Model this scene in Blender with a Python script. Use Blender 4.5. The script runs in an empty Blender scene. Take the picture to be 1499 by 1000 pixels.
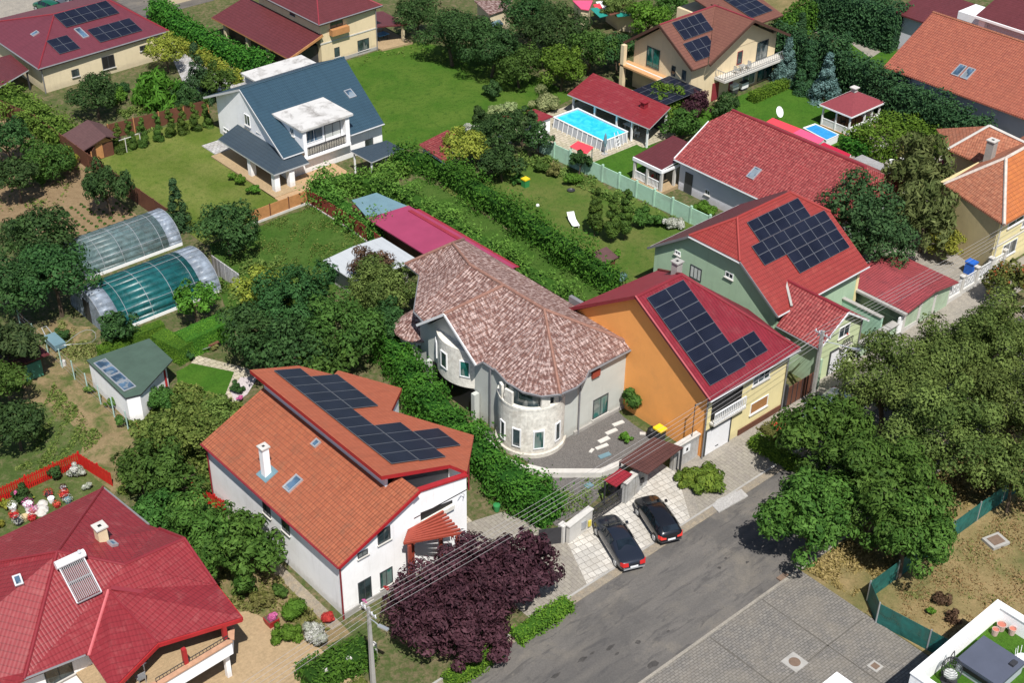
import bpy, math, random
import numpy as np
from mathutils import Vector
R = math.radians
SC = bpy.context.scene
COL = SC.collection
rng = np.random.default_rng(7)
random.seed(7)
# ------------------------------------------------------------------ camera model (drone, 66 m up)
F, TH, ROLL, AZ, CH = 2032.95, 0.596288, 0.014065, 0.730298, 66.0
_fw = np.array([math.sin(AZ)*math.cos(TH), math.cos(AZ)*math.cos(TH), -math.sin(TH)])
_r = np.array([math.cos(AZ), -math.sin(AZ), 0.0]); _up = np.cross(_r, _fw)
RT = math.cos(ROLL)*_r + math.sin(ROLL)*_up
UP = -math.sin(ROLL)*_r + math.cos(ROLL)*_up
def ray(u, v): return _fw*F + RT*(u-749.5) - UP*(v-500)
def P(u, v, z=0.0):                       # where the sight line meets height z
    d = ray(u, v); t = (z-CH)/d[2]
    return (d[0]*t, d[1]*t, z)
def G(u, v): p = P(u, v); return (p[0], p[1])
def px(p):
    q = np.array(p, float)-np.array([0, 0, CH])
    return 749.5+F*(q@RT)/(q@_fw), 500-F*(q@UP)/(q@_fw)
# ------------------------------------------------------------------ objects
ORG = {}
def tag(o, label=None, cat=None, group=None, kind=None):
    if label: o['label'] = label
    if cat: o['category'] = cat
    if group: o['group'] = group
    if kind: o['kind'] = kind
    return o
def thing(name, label, cat, loc=(0, 0, 0), rz=0.0, group=None, local=False):
    o = bpy.data.objects.new(name, None); COL.objects.link(o)
    o.empty_display_size = .3
    o.location = loc; o.rotation_euler = (0, 0, rz)
    ORG[o.name] = Vector((0, 0, 0)) if local else Vector(loc)
    return tag(o, label, cat, group)
class MB:
    def __init__(s): s.v = []; s.f = []; s.m = []
    def poly(s, pts, mi=0):
        n = len(s.v); s.v += [tuple(map(float, p)) for p in pts]; s.f.append(tuple(range(n, n+len(pts)))); s.m.append(mi); return s
    def hull(s, rings, mi=0, caps=True):
        n = len(s.v); k = len(rings[0])
        for r in rings: s.v += [tuple(map(float, p)) for p in r]
        for i in range(len(rings)-1):
            for j in range(k):
                a = n+i*k+j; b = n+i*k+(j+1) % k
                s.f.append((a, b, b+k, a+k)); s.m.append(mi)
        if caps:
            s.f.append(tuple(n+j for j in reversed(range(k)))); s.m.append(mi)
            e = n+(len(rings)-1)*k
            s.f.append(tuple(e+j for j in range(k))); s.m.append(mi)
        return s
    def prism(s, pts, z0, z1, mi=0):
        a = 0
        for i in range(len(pts)):
            x, y = pts[i][:2]; X, Y = pts[(i+1) % len(pts)][:2]; a += x*Y-X*y
        if a < 0: pts = list(reversed(pts))
        return s.hull([[(p[0], p[1], z0) for p in pts], [(p[0], p[1], z1) for p in pts]], mi)
    def box(s, x0, x1, y0, y1, z0, z1, mi=0):
        x0, x1 = min(x0, x1), max(x0, x1); y0, y1 = min(y0, y1), max(y0, y1)
        return s.prism([(x0, y0), (x1, y0), (x1, y1), (x0, y1)], z0, z1, mi)
    def obox(s, c, sx, sy, z0, z1, a=0, mi=0):
        ca, sa = math.cos(a), math.sin(a)
        return s.prism([(c[0]+x*ca-y*sa, c[1]+x*sa+y*ca) for x, y in ((-sx/2, -sy/2), (sx/2, -sy/2), (sx/2, sy/2), (-sx/2, sy/2))], z0, z1, mi)
    def slab(s, pts, t=.14, mi=0, mside=None):
        pts = [np.array(p, float) for p in pts]
        n = np.zeros(3)
        for i in range(len(pts)): n += np.cross(pts[i], pts[(i+1) % len(pts)])
        if n[2] < 0: pts = pts[::-1]
        low = [p-np.array([0, 0, t]) for p in pts]
        s.poly(pts, mi); s.poly(low[::-1], mi if mside is None else mside)
        for i in range(len(pts)):
            j = (i+1) % len(pts); s.poly([low[i], low[j], pts[j], pts[i]], mi if mside is None else mside)
        return s
    def tube(s, pts, r, k=6, mi=0, r2=None):
        pts = [np.array(p, float) for p in pts]; rings = []
        m = len(pts)
        for i, p in enumerate(pts):
            d = pts[min(i+1, m-1)]-pts[max(i-1, 0)]; d /= np.linalg.norm(d)+1e-9
            a = np.cross(d, [0, 0, 1] if abs(d[2]) < .9 else [1, 0, 0]); a /= np.linalg.norm(a); b = np.cross(d, a)
            rr = r if r2 is None else r+(r2-r)*i/(m-1)
            rings.append([p+rr*(math.cos(2*math.pi*j/k)*a+math.sin(2*math.pi*j/k)*b) for j in range(k)])
        return s.hull(rings, mi)
    def bar(s, a, b, w, h, mi=0):                      # rectangular bar from a to b (w across, h vertical)
        a = np.array(a, float); b = np.array(b, float); d = b-a; d /= np.linalg.norm(d)
        u = np.cross(d, [0, 0, 1]) if abs(d[2]) < .95 else np.array([1., 0, 0]); u /= np.linalg.norm(u); v = np.cross(u, d)
        o = [(-1, -1), (1, -1), (1, 1), (-1, 1)]
        return s.hull([[p+u*w/2*x+v*h/2*y for x, y in o] for p in (a, b)], mi)
    def cyl(s, c, r, z0, z1, k=16, mi=0, r2=None):
        r2 = r if r2 is None else r2
        return s.hull([[(c[0]+q*math.cos(2*math.pi*j/k), c[1]+q*math.sin(2*math.pi*j/k), z) for j in range(k)] for q, z in ((r, z0), (r2, z1))], mi)
    def lathe(s, c, prof, k=16, mi=0):
        return s.hull([[(c[0]+r*math.cos(2*math.pi*j/k), c[1]+r*math.sin(2*math.pi*j/k), c[2]+z) for j in range(k)] for r, z in prof], mi)
    def build(s, name, mats, parent=None, smooth=False, uv=True):
        if not isinstance(mats, (list, tuple)): mats = [mats]
        o0 = ORG.get(parent.name, Vector((0, 0, 0))) if parent else Vector((0, 0, 0))
        V = np.array(s.v, float)
        me = bpy.data.meshes.new(name)
        me.from_pydata([tuple(p) for p in (V-np.array(o0))], [], s.f)
        for m in mats: me.materials.append(m)
        if max(s.m) > 0: me.polygons.foreach_set('material_index', s.m)
        if uv:
            L = me.uv_layers.new(name='UVMap'); data = np.zeros((len(me.loops), 2)); li = 0
            for f in s.f:
                p = V[list(f)]; n = np.zeros(3); c = p.mean(0); q = p-c
                for i in range(len(p)): n += np.cross(q[i], q[(i+1) % len(p)])
                l = np.linalg.norm(n); n = n/l if l > 1e-12 else np.array([0, 0, 1.])
                if abs(n[2]) > .995: U = np.array([1., 0, 0]); W = np.array([0, 1., 0])
                else:
                    U = np.cross([0, 0, 1.], n); U /= np.linalg.norm(U); W = np.cross(n, U)
                data[li:li+len(f), 0] = p@U; data[li:li+len(f), 1] = p@W; li += len(f)
            L.data.foreach_set('uv', data.ravel())
        if smooth: me.polygons.foreach_set('use_smooth', [True]*len(s.f))
        o = bpy.data.objects.new(name, me); COL.objects.link(o)
        if parent: o.parent = parent
        ORG[o.name] = o0
        return o
def copy_tree(o, parent=None):
    c = o.copy(); COL.objects.link(c)
    if parent: c.parent = parent
    for ch in list(o.children): copy_tree(ch, c)
    return c
# ------------------------------------------------------------------ materials
def newmat(name):
    m = bpy.data.materials.new(name); m.use_nodes = True
    nt = m.node_tree; b = nt.nodes['Principled BSDF']
    return m, nt, b
class NT:                                               # small node helper
    def __init__(s, nt): s.nt = nt
    def n(s, t, **k):
        o = s.nt.nodes.new(t)
        for a, v in k.items(): setattr(o, a, v)
        return o
    def link(s, a, b): s.nt.links.new(a, b)
    def math(s, op, a, b=None, c=None):
        o = s.n('ShaderNodeMath', operation=op)
        for i, x in enumerate((a, b, c)):
            if x is None: continue
            if isinstance(x, (int, float)): o.inputs[i].default_value = x
            else: s.link(x, o.inputs[i])
        return o.outputs[0]
    def noise(s, vec, scale, detail=3, rough=.55, dist=0):
        o = s.n('ShaderNodeTexNoise'); s.link(vec, o.inputs['Vector'])
        o.inputs['Scale'].default_value = scale; o.inputs['Detail'].default_value = detail; o.inputs['Roughness'].default_value = rough
        o.inputs['Distortion'].default_value = dist
        return o.outputs['Fac']
    def rampf(s, x, a, b, c=0., d=1.):
        o = s.n('ShaderNodeMapRange'); s.link(x, o.inputs[0])
        for i, v in enumerate((a, b, c, d)): o.inputs[i+1].default_value = v
        return o.outputs[0]
    def mix(s, f, a, b, mode='MIX'):
        o = s.n('ShaderNodeMix', data_type='RGBA', blend_type=mode)
        if isinstance(f, (int, float)): o.inputs[0].default_value = f
        else: s.link(f, o.inputs[0])
        for i, x in ((6, a), (7, b)):
            if isinstance(x, (tuple, list)): o.inputs[i].default_value = (*x[:3], 1)
            else: s.link(x, o.inputs[i])
        return o.outputs[2]
    def pos(s): return s.n('ShaderNodeNewGeometry').outputs['Position']
    def uv(s):
        o = s.n('ShaderNodeUVMap'); o.uv_map = 'UVMap'
        x = s.n('ShaderNodeSeparateXYZ'); s.link(o.outputs[0], x.inputs[0]); return o.outputs[0], x.outputs[0], x.outputs[1]
    def bump(s, h, bsdf, strength=.5, dist=.02):
        o = s.n('ShaderNodeBump'); s.link(h, o.inputs['Height']); o.inputs['Strength'].default_value = strength; o.inputs['Distance'].default_value = dist
        s.link(o.outputs[0], bsdf.inputs['Normal'])
    def white(s, vec):
        o = s.n('ShaderNodeTexWhiteNoise', noise_dimensions='3D'); s.link(vec, o.inputs['Vector']); return o.outputs['Value']
    def comb(s, x, y, z=0.):
        o = s.n('ShaderNodeCombineXYZ')
        for i, v in enumerate((x, y, z)):
            if isinstance(v, (int, float)): o.inputs[i].default_value = v
            else: s.link(v, o.inputs[i])
        return o.outputs[0]
def sc(c, k): return tuple(min(1, x*k) for x in c)
_mc = {}
def plain(name, col, rough=.7, var=.12, scale=2.0, bump=.15, metal=0., spec=.4, stain=None, stainamt=.0, streak=.0):
    if name in _mc: return _mc[name]
    m, nt, b = newmat(name); N = NT(nt); p = N.pos()
    f = N.noise(p, scale, 5, .62)
    c = N.mix(N.rampf(f, .25, .75), sc(col, 1-var), sc(col, 1+var))
    if stain:
        g = N.noise(p, .55, 6, .7, .6); c = N.mix(N.math('MULTIPLY', N.rampf(g, .5, .68), stainamt), c, stain)
    if streak:                                          # rain runs and splash dirt at the foot of the wall
        x = N.n('ShaderNodeSeparateXYZ'); N.link(p, x.inputs[0])
        r = N.noise(N.comb(N.math('MULTIPLY', x.outputs[0], 2.6), N.math('MULTIPLY', x.outputs[1], 2.6), N.math('MULTIPLY', x.outputs[2], .22)), 1., 5, .7)
        c = N.mix(N.math('MULTIPLY', N.rampf(r, .54, .72), streak), c, sc(stain or col, .7))
        z = N.math('ADD', x.outputs[2], N.math('MULTIPLY', N.noise(p, 2.5, 4, .7), -.9))
        c = N.mix(N.math('MULTIPLY', N.rampf(z, -.1, .35, 1, 0), streak*1.3), c, (.2, .17, .13))
    N.link(c, b.inputs['Base Color']); b.inputs['Roughness'].default_value = rough; b.inputs['Metallic'].default_value = metal
    b.inputs['Specular IOR Level'].default_value = spec
    if bump: N.bump(N.noise(p, scale*9, 4, .6), b, bump, .02)
    _mc[name] = m; return m
def tiles(name, colA, colB, course=.36, rib=.25, bump=.8, depth=.035, line=.35, wear=None, wearamt=.0, rough=.55, cell=None, mott=.0, mcol=(.6, .55, .5), spec=.4):
    """roofing: courses up the slope, ribs across it; every tile its own shade"""
    if name in _mc: return _mc[name]
    m, nt, b = newmat(name); N = NT(nt); uvv, u, v = N.uv(); p = N.pos()
    cu = N.math('FLOOR', N.math('DIVIDE', u, cell or rib)); cv = N.math('FLOOR', N.math('DIVIDE', v, course))
    w = N.white(N.comb(cu, cv))
    c = N.mix(w, colA, colB)
    big = N.noise(p, .35, 5, .65)
    c = N.mix(N.math('MULTIPLY', N.rampf(big, .35, .7), .35), c, sc(colA, .8))
    if mott:
        mm = N.noise(N.comb(N.math('MULTIPLY', u, 4.2), N.math('MULTIPLY', v, 1.9)), 1.0, 3, .7)
        c = N.mix(N.math('MULTIPLY', N.rampf(mm, .46, .6), mott), c, mcol)
    if wear:
        g = N.noise(p, 1.1, 7, .75, .4); c = N.mix(N.math('MULTIPLY', N.rampf(g, .52, .7), wearamt), c, wear)
    sk = N.noise(N.comb(N.math('MULTIPLY', u, 1.7), N.math('MULTIPLY', v, .22)), 1., 5, .7)   # lichen and dirt runs down the slope
    c = N.mix(N.math('MULTIPLY', N.rampf(sk, .5, .72), .5), c, sc(colA, .62))
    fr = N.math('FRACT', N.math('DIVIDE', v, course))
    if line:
        gap = N.math('LESS_THAN', fr, .16)  # dark overlap joints, with the shade under each course painted in
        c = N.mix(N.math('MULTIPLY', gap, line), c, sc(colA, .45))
    N.link(c, b.inputs['Base Color']); b.inputs['Roughness'].default_value = rough; b.inputs['Specular IOR Level'].default_value = spec
    h1 = N.math('ABSOLUTE', N.math('SINE', N.math('MULTIPLY', u, math.pi/rib)))
    h2 = N.math('SUBTRACT', 1., fr)
    h = N.math('ADD', N.math('MULTIPLY', h1, .6), N.math('ADD', h2, N.math('MULTIPLY', w, .25)))
    N.bump(h, b, bump, depth)
    _mc[name] = m; return m
def ribmat(name, col, rib=.3, bump=.9, depth=.05, rough=.5, var=.12, metal=0., axis='u', stain=None, stainamt=.3):
    if name in _mc: return _mc[name]
    m, nt, b = newmat(name); N = NT(nt); uvv, u, v = N.uv(); p = N.pos()
    f = N.noise(p, .8, 6, .7); c = N.mix(N.rampf(f, .3, .7), sc(col, 1-var), sc(col, 1+var))
    if stain: c = N.mix(N.math('MULTIPLY', N.rampf(N.noise(p, 1.3, 6, .75), .5, .66), stainamt), c, stain)
    N.link(c, b.inputs['Base Color']); b.inputs['Roughness'].default_value = rough; b.inputs['Metallic'].default_value = metal
    a = u if axis == 'u' else v
    h = N.rampf(N.math('SINE', N.math('MULTIPLY', a, 2*math.pi/rib)), .1, .6)
    N.bump(h, b, bump, depth)
    _mc[name] = m; return m
def ground(name, cols, scales=(.25, 2.2, 14), bump=.5, rough=.95, contrast=(.35, .65), speck=None, dist=.03):
    """two to four colours blended by noise at several sizes, world-space"""
    if name in _mc: return _mc[name]
    m, nt, b = newmat(name); N = NT(nt); p = N.pos()
    c = cols[0]
    for i, cc in enumerate(cols[1:]):
        f = N.rampf(N.noise(p, scales[min(i, len(scales)-1)], 8, .68, .3), *contrast); c = N.mix(f, c, cc)
    fine = N.noise(p, 9, 6, .8)
    hs = N.n('ShaderNodeHueSaturation'); N.link(c, hs.inputs['Color']); N.link(N.rampf(fine, .25, .75, .6, 1.4), hs.inputs['Value'])
    c = hs.outputs[0]
    if speck:
        vz = N.noise(p, speck[1], 4, .7); c = N.mix(N.rampf(vz, speck[2], speck[2]+.06), c, speck[0])
    N.link(c, b.inputs['Base Color']); b.inputs['Roughness'].default_value = rough; b.inputs['Specular IOR Level'].default_value = .15
    N.bump(N.noise(p, 12, 6, .75), b, bump, dist)
    _mc[name] = m; return m
def lawn(name, a, b_, c_, stripe=None):
    if name in _mc: return _mc[name]
    m, nt, b = newmat(name); N = NT(nt); p = N.pos()
    f1 = N.rampf(N.noise(p, .22, 6, .6, .5), .38, .62); c = N.mix(f1, a, b_)
    f2 = N.rampf(N.noise(p, 1.6, 7, .7), .5, .72); c = N.mix(f2, c, c_)
    x = N.n('ShaderNodeSeparateXYZ'); N.link(p, x.inputs[0])
    if stripe:
        s = N.math('SINE', N.math('MULTIPLY', N.math('ADD', N.math('MULTIPLY', x.outputs[0], stripe[0]), N.math('MULTIPLY', x.outputs[1], stripe[1])), stripe[2]))
        c = N.mix(N.math('MULTIPLY', N.rampf(s, -1, 1), .28), c, sc(a, .6))
    hs = N.n('ShaderNodeHueSaturation'); N.link(c, hs.inputs['Color']); N.link(N.rampf(N.noise(p, 7, 6, .85), .25, .75, .5, 1.5), hs.inputs['Value'])
    N.link(hs.outputs[0], b.inputs['Base Color']); b.inputs['Roughness'].default_value = .95; b.inputs['Specular IOR Level'].default_value = .1
    N.bump(N.noise(p, 16, 6, .8), b, .7, .05)
    _mc[name] = m; return m
def pavers(name, colA, colB, bw=.4, bh=.2, mortar=(.1, .09, .08), msize=.012, offset=.5, rot=0., stain=(.2, .17, .12), rough=.85, lines=1.0):
    if name in _mc: return _mc[name]
    m, nt, b = newmat(name); N = NT(nt); p = N.pos()
    mp = N.n('ShaderNodeMapping'); N.link(p, mp.inputs[0]); mp.inputs['Rotation'].default_value = (0, 0, rot)
    t = N.n('ShaderNodeTexBrick'); N.link(mp.outputs[0], t.inputs['Vector']); t.offset = offset
    t.inputs['Color1'].default_value = (*colA, 1); t.inputs['Color2'].default_value = (*colB, 1); t.inputs['Mortar'].default_value = (*mortar, 1)
    t.inputs['Scale'].default_value = 1; t.inputs['Mortar Size'].default_value = msize; t.inputs['Brick Width'].default_value = bw; t.inputs['Row Height'].default_value = bh
    t.inputs['Mortar Smooth'].default_value = .2
    g = N.rampf(N.noise(p, .45, 7, .7, .3), .42, .7); c = N.mix(N.math('MULTIPLY', g, .55), t.outputs['Color'], stain)
    hs = N.n('ShaderNodeHueSaturation'); N.link(c, hs.inputs['Color']); N.link(N.rampf(N.noise(p, 5, 6, .8), .25, .75, .75, 1.25), hs.inputs['Value'])
    N.link(hs.outputs[0], b.inputs['Base Color']); b.inputs['Roughness'].default_value = rough; b.inputs['Specular IOR Level'].default_value = .2
    N.bump(N.math('ADD', N.math('MULTIPLY', t.outputs['Fac'], -1.), N.math('MULTIPLY', N.noise(p, 20, 4), .4)), b, .5, .02)
    _mc[name] = m; return m
def glass_dark(name, col=(.02, .03, .035), rough=.06):
    if name in _mc: return _mc[name]
    m, nt, b = newmat(name); N = NT(nt); p = N.pos()
    f = N.noise(p, .9, 3); x = N.n('ShaderNodeSeparateXYZ'); N.link(p, x.inputs[0])
    cu = N.noise(N.comb(N.math('MULTIPLY', x.outputs[0], 1.3), N.math('MULTIPLY', x.outputs[1], 1.3), N.math('MULTIPLY', x.outputs[2], .35)), 1., 2, .5)
    N.link(N.mix(N.math('MULTIPLY', N.rampf(cu, .53, .57), .0 if 'car' in name else .4), N.mix(N.rampf(f, .4, .6), sc(col, .6), sc(col, 1.6)), (.34, .35, .33)), b.inputs['Base Color'])   # curtains behind the panes
    b.inputs['Roughness'].default_value = rough; b.inputs['Specular IOR Level'].default_value = .9
    N.bump(N.noise(p, 1.2, 2), b, .04, .05)
    _mc[name] = m; return m
def foliage(name, dark, light, trans=.25, hue=.02, rough=.55, extra=None):
    if name in _mc: return _mc[name]
    m, nt, b = newmat(name); N = NT(nt)
    at = N.n('ShaderNodeAttribute', attribute_name='tint')
    c = N.mix(at.outputs['Fac'], dark, light)
    if extra:                                            # a few leaves of another colour
        c = N.mix(N.math('GREATER_THAN', at.outputs['Fac'], extra[1]), c, extra[0])
    oi = N.n('ShaderNodeObjectInfo')
    hs = N.n('ShaderNodeHueSaturation'); N.link(c, hs.inputs['Color'])
    N.link(N.rampf(oi.outputs['Random'], 0, 1, .5-hue, .5+hue), hs.inputs['Hue']); N.link(N.rampf(oi.outputs['Random'], 0, 1, .85, 1.15), hs.inputs['Value'])
    N.link(hs.outputs[0], b.inputs['Base Color']); b.inputs['Roughness'].default_value = .68; b.inputs['Specular IOR Level'].default_value = .14
    tr = N.n('ShaderNodeBsdfTranslucent'); N.link(hs.outputs[0], tr.inputs['Color'])
    mx = N.n('ShaderNodeMixShader'); mx.inputs[0].default_value = trans
    N.link(b.outputs[0], mx.inputs[1]); N.link(tr.outputs[0], mx.inputs[2])
    N.link(mx.outputs[0], nt.nodes['Material Output'].inputs['Surface'])
    _mc[name] = m; return m
def film(name, col, alpha=.55, rough=.15):               # greenhouse plastic and netting: see-through
    if name in _mc: return _mc[name]
    m, nt, b = newmat(name); N = NT(nt); p = N.pos()
    f = N.noise(p, 1.2, 5, .65, .8)
    N.link(N.mix(N.rampf(f, .35, .65), sc(col, .75), sc(col, 1.25)), b.inputs['Base Color'])
    N.link(N.rampf(f, .3, .7, max(0, alpha-.12), min(1, alpha+.12)), b.inputs['Alpha'])
    b.inputs['Roughness'].default_value = rough; b.inputs['Specular IOR Level'].default_value = .6
    N.bump(f, b, .3, .1)
    _mc[name] = m; return m
# ------------------------------------------------------------------ foliage meshes
def leaf_mesh(name, pos, nrm, size, tint, mat, aspect=1.0, core=None):
    """pos,nrm (n,3); one bent diamond leaf per row"""
    n = len(pos)
    nrm = nrm/(np.linalg.norm(nrm, axis=1, keepdims=True)+1e-9)
    t = rng.normal(size=(n, 3)); t -= (t*nrm).sum(1, keepdims=True)*nrm; t /= np.linalg.norm(t, axis=1, keepdims=True)+1e-9
    bt = np.cross(nrm, t); s = size.reshape(-1, 1)
    sag = -.25*s*nrm
    V = np.stack([pos-t*s*.5*aspect+sag*.6, pos-bt*s*.34, pos+t*s*.5*aspect+sag, pos+bt*s*.34], 1).reshape(-1, 3)
    Fc = np.arange(4*n).reshape(-1, 4)
    tint = np.clip(tint, 0, 1)
    if core is not None:
        cv, cf = core
        faces = [tuple(x) for x in Fc.tolist()]+[tuple(i+4*n for i in f) for f in cf]
        V = np.vstack([V, cv]); tint = np.concatenate([tint, np.full(len(cf), .0)])
        me = bpy.data.meshes.new(name); me.from_pydata(V.tolist(), [], faces)
    else:
        me = bpy.data.meshes.new(name)
        me.vertices.add(4*n); me.vertices.foreach_set('co', V.ravel())
        me.loops.add(4*n); me.loops.foreach_set('vertex_index', Fc.ravel())
        me.polygons.add(n); me.polygons.foreach_set('loop_start', np.arange(0, 4*n, 4))
        me.update(calc_edges=True)
    a = me.attributes.new('tint', 'FLOAT', 'FACE'); a.data.foreach_set('value', tint.astype(np.float32))
    me.materials.append(mat)
    return me
def unit(n):
    d = rng.normal(size=(n, 3)); return d/np.linalg.norm(d, axis=1, keepdims=True)
def crown_points(r, rz, n, nl, lob=(.30, .48), flat=.35, spread=.72, shape='round'):
    """lobed crown centred on 0"""
    if shape == 'round':
        d = unit(nl); d[:, 2] = np.abs(d[:, 2])*1.0-flat*rng.random(nl)
        d /= np.linalg.norm(d, axis=1, keepdims=True)
        rad = spread*(.40+.68*rng.random((nl, 1))**.7)
        c = d*rad*np.array([r, r, rz]); lr = r*rng.uniform(*lob, nl)
        c = np.vstack([c, [[0, 0, .1*rz]]]); lr = np.append(lr, r*.55)
    elif shape == 'cone':
        t = np.sort(rng.random(nl)**1.05); a = rng.random(nl)*6.283
        w = (1-t)*r*.8; c = np.stack([np.cos(a)*w, np.sin(a)*w, (t*2-1)*rz], 1); lr = np.maximum(.26*r, (1-t)*r*.62)
    elif shape == 'column':
        t = np.linspace(0, 1, nl); a = rng.random(nl)*6.283
        w = r*.35*np.sqrt(np.clip(1-np.abs(t*1.15-.35)**2.2, 0, 1)); c = np.stack([np.cos(a)*w, np.sin(a)*w, (t*2-1)*rz*.9], 1)
        lr = r*(.62-.42*np.clip(t-.2, 0, 1))
    w = lr**2; k = rng.choice(len(lr), n, p=w/w.sum())
    d = unit(n); d[:, 2] += .15
    d /= np.linalg.norm(d, axis=1, keepdims=True)
    q = rng.uniform(.6, 1.08, (n, 1))
    pos = c[k]+d*lr[k, None]*q*np.array([1, 1, .85])
    # drop leaves buried deep in other lobes
    inside = np.zeros(n, bool)
    for i in range(len(lr)):
        dd = np.linalg.norm((pos-c[i])/np.array([1, 1, .85]), axis=1); inside |= (dd < lr[i]*.55) & (k != i)
    keep = ~inside
    lt = rng.random(len(lr))
    return pos[keep], (d+[0, 0, .25]+.5*unit(n))[keep], lt[k][keep], np.array([r, r, rz])
_crowns = {}
KINDS = {}
def crown_mesh(kind, r, var):
    K = KINDS[kind]; buckets = (.5, .8, 1.2, 1.8, 2.5, 3.4, 4.5, 6.0)
    b = min(buckets, key=lambda x: abs(math.log(x/r)))
    key = (kind, b, var)
    if key not in _crowns:
        leaf = K['leaf']*(.65 if b < 1 else .85 if b < 2 else 1); area = b*b
        n = int(min(34000, max(500, 19*K['dens']*area/leaf**2)))
        nl = int(K['lobes']*(1 if K.get('shape') else .6 if b < 1.3 else 1 if b < 3 else 1.3))
        pos, nr, lt, _ = crown_points(b, b*K['rz'], n, nl, K.get('lob', (.26, .44)), K.get('flat', .55), K.get('spread', .74), K.get('shape', 'round'))
        if K.get('shape', 'round') == 'round' and b > 1.5:     # real openings: whole twigs missing here and there
            hole = unit(14)*b*np.array([.8, .8, K['rz']*.8]); kk = np.ones(len(pos), bool)
            for h_ in hole: kk &= np.linalg.norm(pos-h_, axis=1) > b*.16
            pos, nr, lt = pos[kk], nr[kk], lt[kk]
        if K.get('droop'):
            h = np.linalg.norm(pos[:, :2], axis=1)/b; pos[:, 2] -= K['droop']*b*h**2; nr[:, 2] *= .3
        tint = .55*rng.random(len(pos))+.45*lt
        me = leaf_mesh('crown', pos, nr, leaf*(.45+1.1*rng.random(len(pos))**1.6), tint, K['mat'], K.get('aspect', 1.25))
        _crowns[key] = me
    return _crowns[key], r/b
def trunk_mb(h, r, cr, seed):
    rr = random.Random(seed); m = MB()
    bend = (rr.uniform(-.15, .15)*cr, rr.uniform(-.15, .15)*cr)
    top = (bend[0], bend[1], h)
    m.tube([(0, 0, -.1), (bend[0]*.4, bend[1]*.4, h*.5), top], r, 7, 0, r*.6)
    for i in range(5):
        a = rr.uniform(0, 6.28); l = cr*rr.uniform(.45, .75); z = h*rr.uniform(.65, 1.)
        s0 = (bend[0]*z/h, bend[1]*z/h, z)
        m.tube([s0, (s0[0]+math.cos(a)*l*.5, s0[1]+math.sin(a)*l*.5, z+l*.45), (s0[0]+math.cos(a)*l, s0[1]+math.sin(a)*l, z+l*.8)], r*.5, 5, 0, r*.15)
    return m
_tn = [0]
def tree(u, v, rp, zc, kind, label, name='tree', cat='tree', group=None, rzk=None, xy=None):
    """crown centre seen at pixel (u,v) standing zc metres up; rp = radius in pixels"""
    p = P(u, v, zc) if xy is None else (*xy, zc)
    dist = np.dot(np.array(p)-np.array([0, 0, CH]), _fw)
    r = rp*dist/F*(1.25 if kind in ('street', 'olive', 'walnut') and rp > 40 else 1.13)
    _tn[0] += 1; i = _tn[0]
    t = thing(name, label, cat, (p[0], p[1], 0), 0, group)
    K = KINDS[kind]; me, s = crown_mesh(kind, r, i % 2)
    c = bpy.data.objects.new('crown', me); COL.objects.link(c); c.parent = t
    c.location = (0, 0, zc); c.rotation_euler = (0, 0, (i*2.399) % 6.28); c.scale = (s, s, s*(rzk or 1))
    hz = max(.25, zc-r*K['rz']*.35)
    m = trunk_mb(hz, max(.05, r*.055), r, i); m.v = [(x+p[0], y+p[1], z) for x, y, z in m.v]
    m.build('trunk', MT['bark'], t, uv=False)
    return t
def shrub(u, v, rp, zc, kind, label, name='shrub', cat='bush', group=None, rzk=None):
    p = P(u, v, zc); dist = np.dot(np.array(p)-np.array([0, 0, CH]), _fw); r = rp*dist/F
    _tn[0] += 1; i = _tn[0]
    me, s = crown_mesh(kind, r, i % 2)
    c = bpy.data.objects.new(name, me); COL.objects.link(c)
    c.location = p; c.rotation_euler = (0, 0, (i*2.399) % 6.28); c.scale = (s, s, s*(rzk or 1))
    return tag(c, label, cat, group)
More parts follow.
